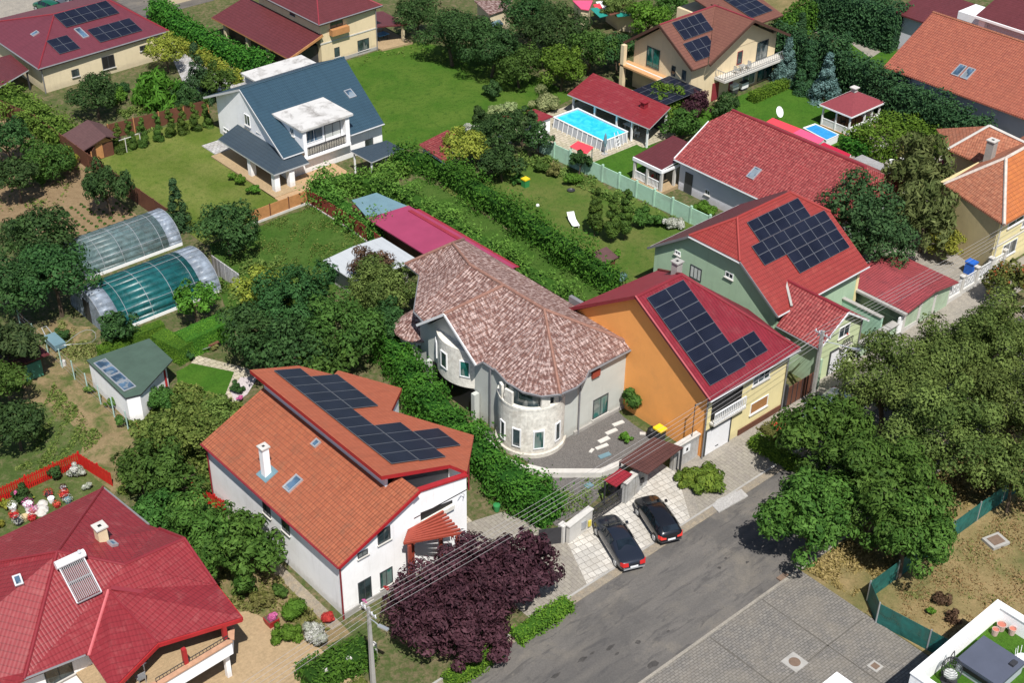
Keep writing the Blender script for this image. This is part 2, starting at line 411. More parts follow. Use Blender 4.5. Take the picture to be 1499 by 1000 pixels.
def hedge(name, pts, w, h, mat, label, cat='hedge', leaf=.16, dens=30, rough=.12, z0=0., group=None, kind=None, core=True, wob=.25, parent=None):
    """leafy wall along a polyline; rough = how far leaves stray, wob = slow unevenness"""
    pts = [np.array(p, float) for p in pts]; seg = [np.linalg.norm(pts[i+1]-pts[i]) for i in range(len(pts)-1)]; L = sum(seg)
    per = w+2*h; n = int(L*per*dens)+int(w*h*dens*2)
    n = min(n, 60000)
    ph = rng.random(6)*6.28
    def frame(s):
        s = np.clip(s, 0, L-1e-6); out = np.zeros((len(s), 2)); tg = np.zeros((len(s), 2)); acc = 0
        for i, l in enumerate(seg):
            k = (s >= acc) & (s < acc+l+1e-9); d = (pts[i+1]-pts[i])/l; out[k] = pts[i]+np.outer(s[k]-acc, d); tg[k] = d; acc += l
        return out, np.stack([tg[:, 1], -tg[:, 0]], 1), tg
    s = rng.random(n)*L; q = rng.random(n)*per
    cap = rng.random(n) < (2*w*h)/(L*per+2*w*h)
    side = np.zeros(n); z = np.zeros(n); nr2 = np.zeros(n); nz = np.zeros(n)
    a = q < h; b = (q >= h) & (q < h+w); c = q >= h+w
    side[a] = -w/2; z[a] = q[a]; nr2[a] = -1
    side[b] = q[b]-h-w/2; z[b] = h; nz[b] = 1
    side[c] = w/2; z[c] = q[c]-h-w; nr2[c] = 1
    # round the top edges a little
    rr = min(w, h)*.25
    edge = np.abs(side) > w/2-rr; hi = z > h-rr
    k = edge & hi; z[k] -= rr*.3*rng.random(k.sum()); side[k] *= 1-.12*rng.random(k.sum())
    wv = 1+wob*(np.sin(s*.9+ph[0])*.4+np.sin(s*2.3+ph[1])*.35+np.sin(s*4.7+z*2+ph[2])*.25)
    wh = 1+wob*.7*(np.sin(s*.7+ph[3])*.4+np.sin(s*1.9+ph[4]+side)*.35+np.sin(s*5.1+ph[5])*.25)
    o, nn, tg = frame(s)
    if cap.any():
        e = rng.random(cap.sum()) < .5; s[cap] = np.where(e, 0, L)
        o2, n2, t2 = frame(s[cap]); o[cap] = o2; nn[cap] = n2; side[cap] = (rng.random(cap.sum())-.5)*w; z[cap] = rng.random(cap.sum())*h; nr2[cap] = 0; nz[cap] = .1
        tgc = np.where(e[:, None], -t2, t2)
    pos = np.zeros((n, 3)); pos[:, :2] = o+nn*(side*wv)[:, None]; pos[:, 2] = z0+z*wh
    pos += rng.normal(size=(n, 3))*rough
    pos[:, 2] = np.maximum(pos[:, 2], z0+.03)
    nrm = np.zeros((n, 3)); nrm[:, :2] = nn*nr2[:, None]; nrm[:, 2] = nz+.25
    if cap.any(): nrm[cap, :2] = tgc
    nrm += (.22 if rough < .05 else .6)*unit(n)
    tint = .6*rng.random(n)+.4*(.5+.5*np.sin(s*1.7+ph[1])*np.sin(z*3+ph[2]))
    if rough > .1:                                      # hollows where the growth is thin
        kp = np.sin(s*1.3+ph[3])*np.sin(s*3.1+z*2.2+ph[4])+.6*np.sin(side*3+s*2.1+ph[5])+.5*rng.normal(size=n) < .85
        pos, nrm, tint = pos[kp], nrm[kp], tint[kp]; n = len(pos)
    cr = None
    if core:
        cv = []; cf = []; st = np.linspace(0, L, max(2, int(L/1.0)+1)); o, nn, tg = frame(st); ww, hh = (w*.47, h*.96) if rough < .05 else (w*.36, h*.84)
        for i in range(len(st)):
            for sx, zz in ((-ww, 0), (ww, 0), (ww, hh), (-ww, hh)): cv.append((*(o[i]+nn[i]*sx), z0+zz))
        for i in range(len(st)-1):
            for j in range(4): cf.append((i*4+j, i*4+(j+1) % 4, i*4+4+(j+1) % 4, i*4+4+j))
        cf.append((0, 3, 2, 1)); e = (len(st)-1)*4; cf.append((e, e+1, e+2, e+3)); cr = (np.array(cv), cf)
    me = leaf_mesh(name, pos, nrm, leaf*rng.uniform(.6, 1.4, n), tint, mat, 1.25, cr)
    ob = bpy.data.objects.new(name, me); COL.objects.link(ob)
    if parent is not None: ob.parent = parent
    return tag(ob, label, cat, group, kind)
def inpoly(x, y, poly):
    c = np.zeros(len(x), bool); n = len(poly)
    for i in range(n):
        x0, y0 = poly[i][:2]; x1, y1 = poly[(i+1) % n][:2]
        k = ((y0 > y) != (y1 > y)); xi = (x1-x0)*(y-y0)/((y1-y0) if y1 != y0 else 1e-9)+x0; c ^= k & (x < xi)
    return c
def cover(name, poly, n, mat, label=None, cat=None, leaf=.14, h=.25, clump=.5, upright=.3, kind='stuff', thr=.0):
    """low growth scattered in clumps over a ground polygon"""
    a = np.array([p[:2] for p in poly]); lo, hi = a.min(0), a.max(0)
    q = lo+rng.random((n*2, 2))*(hi-lo); k = inpoly(q[:, 0], q[:, 1], poly); q = q[k]
    ph = rng.random(4)*6; f = np.sin(q[:, 0]*.9/clump+ph[0])+np.sin(q[:, 1]*.8/clump+ph[1])+np.sin((q[:, 0]+q[:, 1])*.5/clump+ph[2])+np.sin((q[:, 0]-q[:, 1])*1.7/clump+ph[3])
    k = f+rng.normal(size=len(f))*.8 > thr; q = q[k]; f = f[k]
    m = len(q); pos = np.zeros((m, 3)); pos[:, :2] = q; hh = h*np.clip(.4+.25*f, .15, 1.6)
    pos[:, 2] = hh*rng.random(m)**.7+.02
    nrm = unit(m); nrm[:, 2] = np.abs(nrm[:, 2])+1-upright*2
    me = leaf_mesh(name, pos, nrm, leaf*rng.uniform(.5, 1.4, m), rng.random(m), mat, 1.5)
    o = bpy.data.objects.new(name, me); COL.objects.link(o)
    return tag(o, label, cat, None, kind)
# ================================================================== materials used
MT = {}
MT['bark'] = plain('bark', (.09, .065, .045), .9, .3, 4, .6)
MT['white'] = plain('white_plaster', (.88, .88, .89), .85, .05, .7, .12, stain=(.62, .6, .56), stainamt=.18, streak=.22)
MT['cream'] = plain('cream_plaster', (.62, .53, .36), .85, .07, .7, .12, stain=(.45, .38, .27), stainamt=.25, streak=.22)
MT['beige'] = plain('beige_plaster', (.66, .54, .35), .85, .07, .7, .12, stain=(.48, .4, .28), stainamt=.2, streak=.22)
MT['grey'] = plain('grey_plaster', (.47, .49, .46), .85, .06, .7, .12, stain=(.35, .36, .33), stainamt=.2, streak=.22)
MT['lilac'] = plain('pale_grey_plaster', (.60, .60, .66), .85, .06, .7, .12, streak=.22)
MT['orange'] = plain('orange_plaster', (.80, .345, .095), .85, .06, .6, .12, stain=(.62, .28, .09), stainamt=.3, streak=.07)
MT['green'] = plain('green_plaster', (.36, .50, .35), .85, .06, .7, .12, stain=(.27, .37, .26), stainamt=.25, streak=.22)
MT['yellow'] = plain('yellow_plaster', (.72, .63, .34), .85, .06, .7, .12, stain=(.5, .45, .28), stainamt=.25, streak=.22)
MT['ochre'] = plain('ochre_plaster', (.58, .47, .25), .85, .07, .8, .12, stain=(.4, .34, .2), stainamt=.3, streak=.22)
MT['stone'] = plain('travertine', (.66, .64, .58), .85, .28, 3.2, .7, stain=(.36, .32, .27), stainamt=.6, streak=.25)
MT['conc'] = plain('concrete', (.33, .32, .30), .9, .15, 1.5, .4, stain=(.22, .21, .19), stainamt=.5)
MT['concw'] = plain('pale_stone', (.5, .485, .455), .9, .12, 1.5, .3, stain=(.4, .38, .34), stainamt=.5)
MT['block'] = pavers('grey_block', (.42, .42, .41), (.36, .36, .36), .4, .2, (.24, .24, .23), .01)
MT['red_paint'] = plain('red_paint', (.33, .018, .022), .5, .15, 2, .1)
MT['redfence'] = ribmat('red_boards', (.50, .015, .012), .12, .9, .03, .5, .2)
MT['maroontrim'] = plain('maroon_trim', (.22, .03, .04), .5, .12, 2, .1)
MT['trim_brown'] = plain('trim_brown', (.075, .035, .025), .7, .15, 2, .1)
MT['wood_dark'] = ribmat('brown_boards', (.12, .045, .025), .14, .8, .02, .7, .25)
MT['wood_warm'] = plain('warm_wood', (.42, .2, .08), .6, .2, 2, .2)
MT['pergred'] = plain('red_wood', (.27, .05, .03), .6, .15, 3, .2)
MT['steel'] = plain('galvanised', (.5, .52, .54), .4, .1, 2, .05, .6)
MT['dark'] = plain('dark_metal', (.035, .035, .04), .5, .2, 2, .05)
MT['black'] = plain('black', (.012, .012, .013), .6, .2, 2, .05)
MT['wmetal'] = plain('white_metal', (.78, .79, .8), .45, .05, 2, .03)
MT['frame_w'] = plain('white_frame', (.75, .76, .77), .5, .04, 2, .02)
MT['frame_d'] = plain('dark_frame', (.05, .055, .06), .5, .1, 2, .02)
MT['glass'] = glass_dark('window_glass', (.03, .045, .05))
MT['glassg'] = glass_dark('green_glass', (.012, .085, .075))
MT['glassb'] = glass_dark('blue_glass', (.05, .09, .14))
MT['curtain'] = plain('curtain', (.5, .52, .5), .6, .1, 3, .2)
MT['shutter'] = ribmat('shutter', (.36, .17, .06), .08, .8, .01, .5, .1, axis='v')
MT['door_w'] = ribmat('roller_door', (.78, .79, .82), .11, .8, .02, .5, .04, axis='v')
MT['gutter'] = plain('gutter_red', (.2, .022, .03), .4, .1, 2, .03)
MT['gutter_w'] = plain('gutter_white', (.46, .47, .48), .4, .06, 2, .03)
MT['gutter_d'] = plain('gutter_grey', (.18, .18, .19), .4, .1, 2, .03)
# roofs
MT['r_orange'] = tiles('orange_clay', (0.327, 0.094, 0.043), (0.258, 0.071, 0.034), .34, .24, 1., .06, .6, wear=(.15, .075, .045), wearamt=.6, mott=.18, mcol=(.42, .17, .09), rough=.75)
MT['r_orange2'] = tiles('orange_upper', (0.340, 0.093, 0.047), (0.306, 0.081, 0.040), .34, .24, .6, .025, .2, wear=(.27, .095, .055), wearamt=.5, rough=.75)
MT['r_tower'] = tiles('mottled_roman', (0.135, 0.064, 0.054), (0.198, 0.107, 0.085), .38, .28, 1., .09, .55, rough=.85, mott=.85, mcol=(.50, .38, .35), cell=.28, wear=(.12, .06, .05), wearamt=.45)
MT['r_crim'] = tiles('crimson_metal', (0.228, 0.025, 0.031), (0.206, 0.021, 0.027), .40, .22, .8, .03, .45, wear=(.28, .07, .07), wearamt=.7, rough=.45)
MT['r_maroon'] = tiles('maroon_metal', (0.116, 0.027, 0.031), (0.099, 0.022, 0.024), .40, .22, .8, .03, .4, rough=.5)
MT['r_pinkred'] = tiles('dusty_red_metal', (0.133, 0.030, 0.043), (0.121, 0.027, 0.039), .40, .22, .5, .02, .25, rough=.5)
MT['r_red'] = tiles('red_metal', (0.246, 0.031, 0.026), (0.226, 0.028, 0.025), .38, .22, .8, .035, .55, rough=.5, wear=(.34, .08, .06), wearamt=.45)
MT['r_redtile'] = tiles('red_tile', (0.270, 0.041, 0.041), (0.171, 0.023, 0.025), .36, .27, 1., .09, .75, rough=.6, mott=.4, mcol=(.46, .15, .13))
MT['r_rib'] = ribmat('red_trapezoid', (0.187, 0.014, 0.024), .27, 1., .09, .42, .16, stain=(0.238, 0.060, 0.064), stainamt=.4)
MT['r_flat'] = plain('red_flat_sheet', (.27, .025, .04), .5, .12, 1, .1)
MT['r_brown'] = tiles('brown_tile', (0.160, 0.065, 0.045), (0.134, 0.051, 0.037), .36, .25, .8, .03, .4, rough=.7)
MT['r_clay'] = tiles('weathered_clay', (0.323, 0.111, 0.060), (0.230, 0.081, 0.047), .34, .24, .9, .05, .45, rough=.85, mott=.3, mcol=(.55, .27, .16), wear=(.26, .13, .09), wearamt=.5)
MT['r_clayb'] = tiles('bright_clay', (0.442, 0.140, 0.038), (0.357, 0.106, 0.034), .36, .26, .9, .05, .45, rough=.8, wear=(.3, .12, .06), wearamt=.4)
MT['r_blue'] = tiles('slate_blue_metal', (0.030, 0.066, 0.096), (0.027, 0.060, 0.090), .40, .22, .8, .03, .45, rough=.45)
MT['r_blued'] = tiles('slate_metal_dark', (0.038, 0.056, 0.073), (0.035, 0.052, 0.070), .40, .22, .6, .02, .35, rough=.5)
MT['membrane'] = plain('white_membrane', (0.503, 0.496, 0.483), .8, .06, .8, .1, stain=(0.150, 0.136, 0.122), stainamt=.8)
MT['tin'] = ribmat('pale_tin', (0.409, 0.434, 0.453), .9, .5, .03, .45, .05)
MT['pinkroof'] = plain('crimson_sheet', (0.272, 0.040, 0.092), .5, .1, .7, .08)
MT['awnred'] = plain('awning_red', (.62, .05, .07), .7, .08, 1, .1)
MT['awnpink'] = plain('awning_pink', (.66, .08, .18), .7, .1, 1, .1)
MT['bluegrey'] = plain('blue_grey_sheet', (.13, .22, .26), .5, .12, 1, .1)
MT['greenfelt'] = plain('green_felt', (.05, .085, .065), .9, .15, 1, .25)
MT['brownrib'] = ribmat('brown_corrugated', (.085, .035, .03), .22, 1., .04, .55, .2)
MT['redrib'] = ribmat('maroon_corrugated', (.25, .02, .03), .22, 1., .05, .45, .15)
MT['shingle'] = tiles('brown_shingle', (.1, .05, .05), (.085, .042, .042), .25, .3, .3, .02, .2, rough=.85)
MT['garerib'] = ribmat('faded_red_rib', (.27, .05, .056), .25, 1., .05, .5, .15, stain=(0.144, 0.036, 0.043), stainamt=.7)
# solar panel
m, nt, b = newmat('solar_cells'); N = NT(nt); uvv, u, v = N.uv()
gx = N.math('LESS_THAN', N.math('FRACT', N.math('DIVIDE', u, .168)), .05); gy = N.math('LESS_THAN', N.math('FRACT', N.math('DIVIDE', v, .168)), .05)
N.link(N.mix(N.math('MULTIPLY', N.math('MAXIMUM', gx, gy), .55), N.mix(N.rampf(N.noise(N.pos(), .5, 4), .35, .65), (.006, .008, .018), (.011, .014, .028)), (.05, .055, .07)), b.inputs['Base Color'])
b.inputs['Roughness'].default_value = .3; b.inputs['Specular IOR Level'].default_value = .16
MT['pv'] = m
MT['pvrim'] = plain('aluminium_rim', (.15, .16, .18), .4, .05, 3, .02, .3)
# ground
MT['soil'] = ground('garden_soil', [(.10, .085, .045), (.06, .085, .025), (.15, .12, .07), (.05, .075, .02)], (.18, .7, 2.4), contrast=(.42, .6))
MT['dirt'] = ground('bare_dirt', [(0.194, 0.136, 0.077), (0.155, 0.106, 0.057), (0.220, 0.158, 0.091)], (.3, 1.8), speck=((.12, .12, .05), 1.1, .68))
MT['dirt2'] = ground('weedy_dirt', [(0.210, 0.158, 0.085), (0.160, 0.120, 0.062), (0.065, 0.090, 0.023)], (.4, .55), contrast=(.46, .62), speck=((.16, .11, .07), 4, .62))
MT['dry'] = ground('dry_grass', [(.235, .175, .085), (.17, .135, .06), (.095, .10, .035)], (.5, .22), contrast=(.42, .66), speck=((.5, .4, .25), 14, .66))
MT['lawn_y'] = lawn('lawn_yellow', (0.086, 0.128, 0.020), (0.139, 0.158, 0.041), (0.053, 0.097, 0.013), (.5, .12, 1.6))
MT['lawn_g'] = lawn('lawn_green', (0.043, 0.102, 0.011), (0.070, 0.122, 0.018), (0.029, 0.071, 0.009))
MT['lawn_d'] = lawn('lawn_dark', (0.034, 0.084, 0.011), (0.057, 0.102, 0.020), (0.025, 0.061, 0.009))
MT['lawn_o'] = lawn('lawn_olive', (0.061, 0.107, 0.018), (0.102, 0.122, 0.032), (0.037, 0.082, 0.013))
MT['turf'] = lawn('turf', (0.039, 0.107, 0.011), (0.053, 0.122, 0.014), (0.029, 0.076, 0.009))
MT['weeds'] = lawn('rough_grass', (.08, .105, .032), (.05, .08, .02), (.15, .13, .07))
MT['tan'] = pavers('tan_pavers', (0.340, 0.246, 0.145), (0.306, 0.225, 0.132), .4, .2, (.3, .22, .13), .012, rot=R(3), stain=(.38, .28, .17))
MT['slabs'] = pavers('pale_slabs', (.52, .50, .46), (.38, .365, .335), .5, .5, (.17, .16, .145), .018, .15, rot=R(8), stain=(.34, .30, .24))
MT['brickp'] = pavers('grey_pavers', (.28, .26, .22), (.235, .215, .19), .62, .3, (.14, .125, .1), .014, rot=R(-87), stain=(.22, .2, .165))
MT['block_s'] = pavers('small_setts', (0.196, 0.184, 0.168), (0.147, 0.140, 0.132), .34, .2, (.085, .08, .072), .02, rot=R(2), stain=(.215, .19, .155))
MT['stonepath'] = pavers('flagstones', (.45, .4, .31), (.38, .34, .27), .6, .45, (.2, .18, .13), .03, .4, stain=(.25, .24, .14))
MT['gravel'] = ground('dark_gravel', [(.105, .10, .098), (.075, .072, .072), (.15, .14, .13)], (1.5, 12), speck=((.3, .28, .26), 22, .68))
MT['sidewalk'] = ground('sidewalk', [(.25, .23, .2), (.19, .178, .158), (.29, .265, .225)], (.4, 1.7))
MT['kerbdirt'] = ground('dusty_verge', [(.30, .25, .18), (.24, .2, .15), (.2, .18, .15)], (.5, 2.2))
MT['wallstone'] = pavers('stone_slab_wall', (.5, .5, .5), (.34, .34, .36), .5, .3, (.2, .2, .2), .03)
# asphalt with worn lanes and dusty patches
m, nt, b = newmat('asphalt'); N = NT(nt); p = N.pos()
x = N.n('ShaderNodeSeparateXYZ'); N.link(p, x.inputs[0])
st = N.comb(N.math('MULTIPLY', x.outputs[0], .22), x.outputs[1])
c = N.mix(N.rampf(N.noise(st, .9, 7, .7, .4), .35, .65), (.098, .093, .088), (.13, .121, .112))
c = N.mix(N.math('MULTIPLY', N.rampf(N.noise(p, .35, 7, .7, .5), .5, .66), .7), c, (.165, .148, .125))
c = N.mix(N.math('MULTIPLY', N.rampf(N.noise(p, .16, 5, .6, .8), .47, .56), .55), c, (.075, .072, .07))
lane = N.math('SINE', N.math('MULTIPLY', N.math('SUBTRACT', x.outputs[1], 39.2), 2*math.pi/1.85))
c = N.mix(N.math('MULTIPLY', N.rampf(lane, .2, 1), N.rampf(N.noise(st, .5, 5, .7), .35, .7, 0, .35)), c, (.19, .172, .15))
c = N.mix(N.math('MULTIPLY', N.rampf(N.noise(st, 1.6, 6, .7, 1.), .54, .62), .6), c, (.062, .06, .06))
vo = N.n('ShaderNodeTexVoronoi', feature='DISTANCE_TO_EDGE'); N.link(p, vo.inputs['Vector']); vo.inputs['Scale'].default_value = .33
wv = N.math('ADD', vo.outputs['Distance'], N.math('MULTIPLY', N.noise(p, 2.2, 5, .7), .05))
c = N.mix(N.math('MULTIPLY', N.math('MULTIPLY', N.rampf(wv, .025, .035, 1, 0), N.rampf(N.noise(p, .3, 3), .5, .6)), .4), c, (.09, .085, .08))
hs = N.n('ShaderNodeHueSaturation'); N.link(c, hs.inputs['Color']); N.link(N.rampf(N.noise(p, 8, 6, .85), .25, .75, .75, 1.25), hs.inputs['Value'])
N.link(hs.outputs[0], b.inputs['Base Color']); b.inputs['Roughness'].default_value = .9; b.inputs['Specular IOR Level'].default_value = .2
N.bump(N.noise(p, 30, 5, .7), b, .4, .015); MT['asphalt'] = m
# water
m, nt, b = newmat('pool_water'); N = NT(nt); p = N.pos()
c = N.mix(N.rampf(N.noise(p, .8, 4, .6, 1.5), .4, .62), (.02, .42, .62), (.05, .55, .72)); N.link(c, b.inputs['Base Color'])
b.inputs['Roughness'].default_value = .05; b.inputs['Specular IOR Level'].default_value = .4; N.bump(N.noise(p, 2.5, 3), b, .15, .05); MT['pool'] = m
MT['poolblue'] = plain('blue_liner', (.03, .25, .55), .4, .2, 1.5, .1)
# foliage kinds ------------------------------------------------------
def kind(k, mat, **kw): KINDS[k] = dict(mat=mat, leaf=.24, dens=2.3, lobes=26, rz=.88, lob=(.2, .38), spread=.82); KINDS[k].update(kw)
MT['f_dark'] = foliage('leaf_dark', (0.015, 0.043, 0.013), (0.061, 0.129, 0.035), .22)
MT['f_mid'] = foliage('leaf_mid', (0.022, 0.063, 0.012), (0.089, 0.184, 0.034), .25)
MT['f_bright'] = foliage('leaf_bright', (0.043, 0.111, 0.013), (0.136, 0.271, 0.032), .3)
MT['f_yellow'] = foliage('leaf_yellow', (0.119, 0.156, 0.020), (0.362, 0.362, 0.058), .3)
MT['f_olive'] = foliage('leaf_olive', (0.029, 0.057, 0.011), (0.161, 0.218, 0.055), .2, .01)
MT['f_street'] = foliage('leaf_street', (0.019, 0.061, 0.009), (0.109, 0.209, 0.037), .25, .01)
MT['f_purple'] = foliage('leaf_purple', (0.020, 0.007, 0.012), (0.106, 0.044, 0.057), .15, .01)
MT['f_blue'] = foliage('needle_blue', (.045, .10, .09), (.17, .28, .27), .1)
MT['f_conif'] = foliage('needle_dark', (0.015, 0.045, 0.018), (0.051, 0.109, 0.038), .1)
MT['f_thuja'] = foliage('thuja', (0.025, 0.060, 0.012), (0.098, 0.162, 0.026), .12)
MT['f_ivy'] = foliage('ivy', (0.019, 0.069, 0.009), (0.080, 0.203, 0.022), .22)
MT['f_hedge'] = foliage('boxwood', (0.044, 0.112, 0.013), (0.145, 0.275, 0.026), .2)
MT['f_vine'] = foliage('grapevine', (0.040, 0.101, 0.013), (0.170, 0.313, 0.052), .3)
MT['f_var'] = foliage('variegated', (.10, .16, .05), (.42, .46, .22), .25)
MT['f_grass'] = foliage('tall_grass', (.10, .125, .025), (.25, .24, .09), .3)
MT['f_weed'] = foliage('weed', (.055, .115, .02), (.19, .25, .06), .3)
MT['f_strawy'] = foliage('dry_stalks', (.20, .15, .05), (.4, .3, .14), .3)
MT['f_pink'] = foliage('pink_bloom', (.45, .06, .2), (.75, .25, .5), .3, .01)
MT['f_red'] = foliage('red_bloom', (.4, .03, .02), (.65, .12, .08), .3, .01)
MT['f_white'] = foliage('white_bloom', (.16, .2, .1), (.75, .74, .72), .2, .01)
MT['f_brown'] = foliage('dead_twigs', (.05, .03, .018), (.14, .085, .05), .1, .01)
kind('dark', MT['f_dark']); kind('mid', MT['f_mid']); kind('bright', MT['f_bright'])
kind('yellow', MT['f_yellow'], leaf=.22); kind('olive', MT['f_olive'], leaf=.18, lobes=34, lob=(.17, .32), dens=2.4, spread=.86)
kind('street', MT['f_street'], leaf=.22, lobes=36, lob=(.17, .32), dens=2.5, aspect=1.6, spread=.86); kind('purple', MT['f_purple'], leaf=.19, lobes=60, lob=(.15, .30), dens=2.8, aspect=1.6, spread=.82)
kind('spruce', MT['f_blue'], shape='cone', rz=1.7, lobes=50, leaf=.2, dens=6); kind('conifer', MT['f_conif'], shape='cone', rz=2.0, lobes=54, leaf=.2, dens=7)
kind('column', MT['f_thuja'], shape='column', rz=2.7, lobes=18, leaf=.15, dens=9); kind('thuja', MT['f_thuja'], shape='column', rz=2.6, lobes=24, leaf=.17, dens=11)
kind('weep', MT['f_bright'], leaf=.36, lobes=26, aspect=2.6, droop=.45, rz=.75, dens=2.2); kind('birch', foliage('birch_leaf', (.055, .085, .022), (.19, .22, .08), .28), leaf=.3, lobes=40, aspect=2.4, droop=.35, rz=1.25, lob=(.16, .3), dens=1.6)
kind('bush', MT['f_mid'], leaf=.2, lobes=18, dens=2.4); kind('bbush', MT['f_bright'], leaf=.18, lobes=16, dens=2.6, rz=.8); kind('ball', MT['f_bright'], leaf=.13, lobes=8, lob=(.5, .6), spread=.4, dens=2.8, rz=.95)
kind('dbush', MT['f_dark'], leaf=.2, lobes=18, dens=2.4); kind('ybush', MT['f_yellow'], leaf=.16, lobes=12, dens=2.4); kind('pbush', MT['f_purple'], leaf=.22, lobes=22, dens=2.6)
kind('vbush', MT['f_var'], leaf=.16, lobes=16, dens=2.4); kind('wbush', MT['f_white'], leaf=.13, lobes=14, dens=2.4); kind('pink', MT['f_pink'], leaf=.11, lobes=9, dens=2.4); kind('red', MT['f_red'], leaf=.11, lobes=9, dens=2.2)
kind('blueb', MT['f_blue'], leaf=.16, lobes=14, dens=2.6, rz=.7); kind('bare', MT['f_brown'], leaf=.16, lobes=22, dens=.9, aspect=2.5); kind('grassb', MT['f_grass'], leaf=.22, lobes=12, dens=1.8, aspect=2.4)
kind('juniper', foliage('juniper', (.045, .09, .012), (.16, .22, .03), .15), leaf=.2, lobes=26, aspect=2.2, rz=.42, dens=2.8, lob=(.2, .36))
kind('weedb', MT['f_weed'], leaf=.2, lobes=14, dens=1.8)

# ================================================================== ground and roads
def sheet(name, pts, z, mat, kind='structure', t=None, label=None, cat=None):
    m = MB()
    if mat in [MT[k] for k in ('dirt', 'dirt2', 'weeds', 'lawn_d', 'lawn_o', 'lawn_g', 'gravel')]: pts = wob(pts)
    if t: m.prism(pts, z-t, z)
    else:
        a = 0
        for i in range(len(pts)):
            x, y = pts[i][:2]; X, Y = pts[(i+1) % len(pts)][:2]; a += x*Y-X*y
        m.poly([(p[0], p[1], z) for p in (pts if a > 0 else pts[::-1])])
    o = m.build(name, mat); o['kind'] = kind
    return o
def wob(pts, amp=.4, step=1.2):
    out = []
    for i in range(len(pts)):
        a, b = np.array(pts[i][:2]), np.array(pts[(i+1) % len(pts)][:2]); n = max(1, int(np.linalg.norm(b-a)/step))
        out += [tuple(a+(b-a)*k/n+rng.normal(size=2)*amp*(.35 if k == 0 else .5)) for k in range(n)]
    return out
def rect(x0, x1, y0, y1): return [(x0, y0), (x1, y0), (x1, y1), (x0, y1)]
sheet('ground', rect(-1500, 2500, -1500, 3000), 0, MT['soil'])
sheet('road', rect(-300, 900, 38.9, 46.5), .02, MT['asphalt'])
sheet('far_road', rect(-200, 88, 158, 166), .02, MT['asphalt'])
# verge between asphalt and plots, kerb
sheet('verge', rect(-300, 900, 46.5, 47.1), .06, MT['kerbdirt'], t=.2)
sheet('kerb', rect(-300, 900, 47.1, 47.25), .10, MT['conc'], t=.3)
sheet('south_kerb', rect(-300, 900, 38.7, 38.9), .12, MT['sidewalk'], t=.3)
sheet('paved_lot', rect(20, 61.4, 5, 38.7), .06, MT['block_s'], t=.2)
sheet('south_verge', rect(61.4, 400, 33.4, 38.7), .05, MT['dry'], t=.2)
sheet('dry_field', rect(61.5, 200, 5, 33.6), .03, MT['dry'])
sheet('forecourt_base', rect(44.4, 79, 47.25, 52), .03, MT['sidewalk'])
sheet('forecourt_pavers', [(44.5, 47.25), (49.3, 47.25), (51.3, 51.5), (50, 56.5), (46.4, 57.5), (44.5, 52)], .05, MT['brickp'])
sheet('parking_slabs', [(49.4, 47.25), (59.6, 47.25), (62.6, 51.3), (62.6, 53.5), (59.6, 53.5), (59, 51.9), (51.4, 51.5)], .055, MT['slabs'])
sheet('sidewalk_slabs', [(60.6, 47.25), (78, 47.25), (78, 50.7), (63.2, 50.7)], .045, MT['brickp'])
sheet('east_sidewalk', [(76, 48.8), (140, 48.8), (140, 52), (76, 52)], .05, MT['sidewalk'])
sheet('patio', [(15, 47.25), (33.2, 47.25), (32.8, 53), (30.9, 60), (28.5, 61), (15, 61)], .05, MT['tan'])
sheet('side_path', [(44.6, 57), (47.6, 57), (48.6, 63), (46.6, 66)], .04, MT['stonepath'])
sheet('dark_gravel_yard', [(55.2, 56.6), (58.6, 55.2), (63.2, 54.6), (64.8, 53.8), (64.8, 60), (56.6, 62), (54.9, 66)], .03, MT['gravel'])
sheet('rubble_yard', [(51.6, 53), (59, 53), (59, 55), (55, 56.6), (52.6, 56)], .03, MT['gravel'])
# gardens
sheet('plowed_garden', [G(15, 165), G(58, 172), G(152, 262), G(205, 325), G(110, 345), (41, 118), (40, 135)], .03, MT['dirt'])
sheet('plowed_garden_row', [G(110, 345), G(205, 325), G(262, 345), G(110, 392)], .032, MT['dirt'])
sheet('dirt_strip', [G(75, 465), G(130, 480), G(150, 570), G(215, 665), G(150, 745), G(60, 640), G(25, 560), G(30, 500)], .03, MT['dirt2'])
sheet('rough_grass', [(8, 82), (22, 96), G(60, 590), G(125, 640), G(115, 680), G(0, 725)], .035, MT['weeds'])
sheet('house_lawn', [(53.6, 128.2), (68.5, 128), (66.8, 118), (65.2, 107.2), (65, 104.4), (53.6, 103.2)], .03, MT['lawn_y'])
sheet('orchard_lawn', [(54, 103), (65.5, 103), (66, 96), (65.4, 90.3), (54, 88), (48, 90)], .03, MT['lawn_d'])
sheet('back_lawn', [(78, 128.5), (84, 130), (99, 131), (104, 120), (103.5, 105), (85, 103.5), (77, 110), (76, 118)], .03, MT['lawn_g'])
sheet('lounger_lawn', [(77.5, 98), (89.5, 96.5), (91.2, 84), (91.5, 74.5), (79, 72), (78, 76)], .03, MT['lawn_o'])
sheet('vine_strip_lawn', [(73.5, 101), (77.5, 101), (77.3, 70), (72.3, 69)], .032, MT['lawn_d'])
sheet('pool_lawn', [(92.2, 92), (101.5, 92), (101.5, 83.5), (92.2, 83)], .03, MT['turf'])
sheet('pool_terrace', [(92.2, 104), (106, 104), (106, 91), (99.9, 91), (99.9, 92), (92.2, 92)], .034, MT['stonepath'])
sheet('gazebo_lawn', [(110, 93.5), (127, 93), (128, 82), (117, 77), (106, 84)], .03, MT['turf'])
sheet('far_lawn', [G(1222, 52), G(1262, 48), G(1318, 78), G(1306, 110), G(1240, 92)], .033, MT['turf'])
sheet('yellow_house_yard', rect(98.5, 107, 52.6, 62), .03, MT['sidewalk'])
